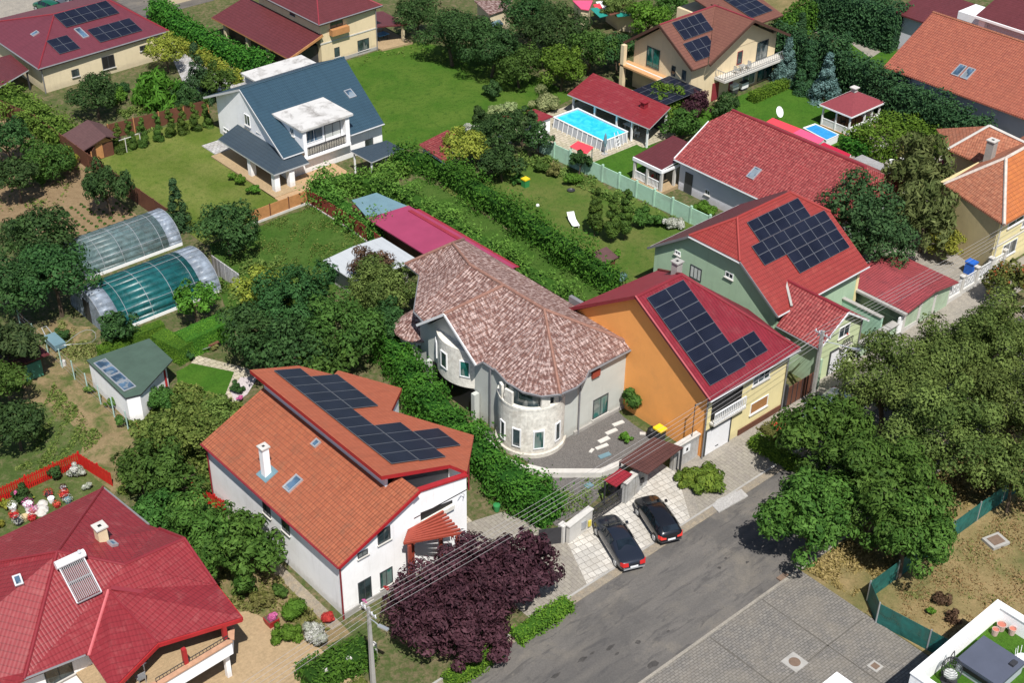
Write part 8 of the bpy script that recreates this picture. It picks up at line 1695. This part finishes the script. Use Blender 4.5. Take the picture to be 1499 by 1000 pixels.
gchair('dark chair inside the white gazebo', 120.6, 80.6, .12, .8, 'dark'); ttable('dark table inside the white gazebo', 121.8, 80.4, .12, 'dark', .6)
ttable('pale table in the crimson pool shelter', 102.2, 95, 0, 'wmetal', .8); gchair('pale chair in the crimson pool shelter', 101.4, 93.4, 0, .4)
# washing, stains on the road surface, tyre-dark patches
for i, pts in enumerate(([G(985, 985), G(992, 981), G(1110, 1000), G(1100, 1004)], [(52.0, 20), (52.12, 20), (52.12, 38.6), (52.0, 38.6)], [(57.2, 20), (57.3, 20), (57.3, 38.6), (57.2, 38.6)], [(40, 33.1), (61, 33.1), (61, 33.2), (40, 33.2)])):
    if i: sheet('paving_seam', pts, .064, plain('seam_dirt', (.1, .092, .08), .95, .3, 3, .2))
tar = ground('tar_patch', [(.045, .043, .042), (.07, .066, .062)], (2, 8))
for i, (u, v, l_, w_, a_) in enumerate(((853, 966, .8, .35, .3), (893, 949, .9, .3, .1), (934, 941, .5, .35, .2), (955, 974, 1.0, .5, -.2), (867, 957, .4, .2, .5), (1053, 832, .3, .25, 0), (1094, 824, .35, .2, .3), (1062, 818, .3, .2, .1), (813, 990, .9, .3, .2), (903, 958, .35, .2, .1), (978, 925, .3, .2, .7))):
    c = np.array(G(u, v)); pts = [tuple(c+np.array([l_*.5*math.cos(q)*rng.uniform(.6, 1.2), w_*.5*math.sin(q)*rng.uniform(.6, 1.2)])) for q in np.linspace(0, 6.28, 10, endpoint=False)]; sheet('road_patch', pts, .026, tar)
# garden clutter seen along the plots
simple('wheelbarrow', 'small rusty wheelbarrow beside the garden path start', 'wheelbarrow', 312, 511, [('tray', MB().hull([[(-.25, -.2, .35), (.25, -.2, .35), (.25, .2, .35), (-.25, .2, .35)], [(-.45, -.32, .65), (.5, -.32, .65), (.5, .32, .65), (-.45, .32, .65)]]), MT['r_brown']), ('handle', MB().bar((-.3, -.25, .5), (-1.1, -.3, .6), .04, .04), 'steel'), ('wheel', MB().hull([[(.6+.2*math.cos(q), y, .2+.2*math.sin(q)) for q in np.linspace(0, 6.28, 12, endpoint=False)] for y in (-.05, .05)]), 'black')])
simple('crate', 'blue tarpaulin-covered crate at the corner of the plank fence', 'crate', 117, 212, [('crate', MB().box(-.5, .5, -.4, .4, 0, .7), 'wood_dark'), ('tarpaulin', MB().hull([[(-.56, -.46, .5), (.56, -.46, .5), (.56, .46, .5), (-.56, .46, .5)], [(-.5, -.4, .78), (.52, -.42, .74), (.5, .42, .8), (-.52, .4, .76)]]), bl)])
simple('bin', 'dark green lidded pot at the edge of the ivy hedge', 'bin', 727, 748, [('body', C_([(.2, 0), (.26, .45), (.27, .5)]), gn), ('lid', C_([(.28, .505), (.26, .58), (.05, .62)]), gn)])
simple('ball', 'white ball on the olive lounger lawn', 'ball', 787, 303, [('skin', C_([(.02, 0), (.14, .06), (.18, .18), (.14, .3), (.02, .36)], 12), 'wmetal')])
simple('basin', 'dark round basin on the lounger lawn near the mint fence', 'basin', 836, 280, [('bowl', C_([(.3, 0), (.42, .18), (.36, .18), (.25, .06)]), 'dark')])
simple('hut', 'low brown hut roof among vines near the blue-grey shrub', 'hut', 884, 393, [('walls', MB().box(-.8, .8, -.6, .6, 0, 1.2), 'wood_dark'), ('roof', MB().slab([(-1, -.8, 1.2), (1, -.8, 1.2), (1, .8, 1.6), (-1, .8, 1.6)], .08), 'shingle')])
for i, (u, v, lab) in enumerate(((1305, 240, 'white flower tub in the yard under the vine canopy'), (1290, 218, 'white tub half under the vine canopy edge'), (1320, 236, 'pale tub with leafy plant in the yard'))):
    simple('flower_pot', lab, 'flower pot', u, v, [('pot', C_([(.2, 0), (.3, .45), (.26, .45)]), 'wmetal'), ('soil', MB().cyl((0, 0), .26, .4, .44, 12), 'bark')], 0., 'tubs in the yard')
# ================================================================== camera, sun, sky
cd = bpy.data.cameras.new('camera'); cam = bpy.data.objects.new('camera', cd); COL.objects.link(cam)
from mathutils import Matrix
M3 = Matrix(((RT[0], UP[0], -_fw[0]), (RT[1], UP[1], -_fw[1]), (RT[2], UP[2], -_fw[2])))
cam.matrix_world = Matrix.Translation((0, 0, CH)) @ M3.to_4x4()
cd.sensor_width = 36; cd.lens = F/1499*36; cd.clip_start = 1; cd.clip_end = 6000
SC.camera = cam
sd = Vector((-.31, -.55, 1)).normalized()              # towards the sun
sl = bpy.data.lights.new('sun', 'SUN'); sl.energy = 5.0; sl.angle = R(.53); sl.color = (1, .955, .89)
so = bpy.data.objects.new('sun', sl); COL.objects.link(so); so.rotation_euler = sd.to_track_quat('Z', 'Y').to_euler(); so.location = (60, 60, 120)
w = bpy.data.worlds.new('World'); SC.world = w; w.use_nodes = True; wn = w.node_tree
sky = wn.nodes.new('ShaderNodeTexSky'); sky.sky_type = 'NISHITA'; sky.sun_disc = False
sky.sun_elevation = math.asin(sd.z); sky.sun_rotation = math.atan2(sd.x, sd.y)
wn.links.new(sky.outputs[0], wn.nodes['Background'].inputs['Color']); wn.nodes['Background'].inputs['Strength'].default_value = .078
vs = SC.view_settings; vs.view_transform = 'Standard'; vs.look = 'None'; vs.exposure = 0.36; vs.gamma = 1
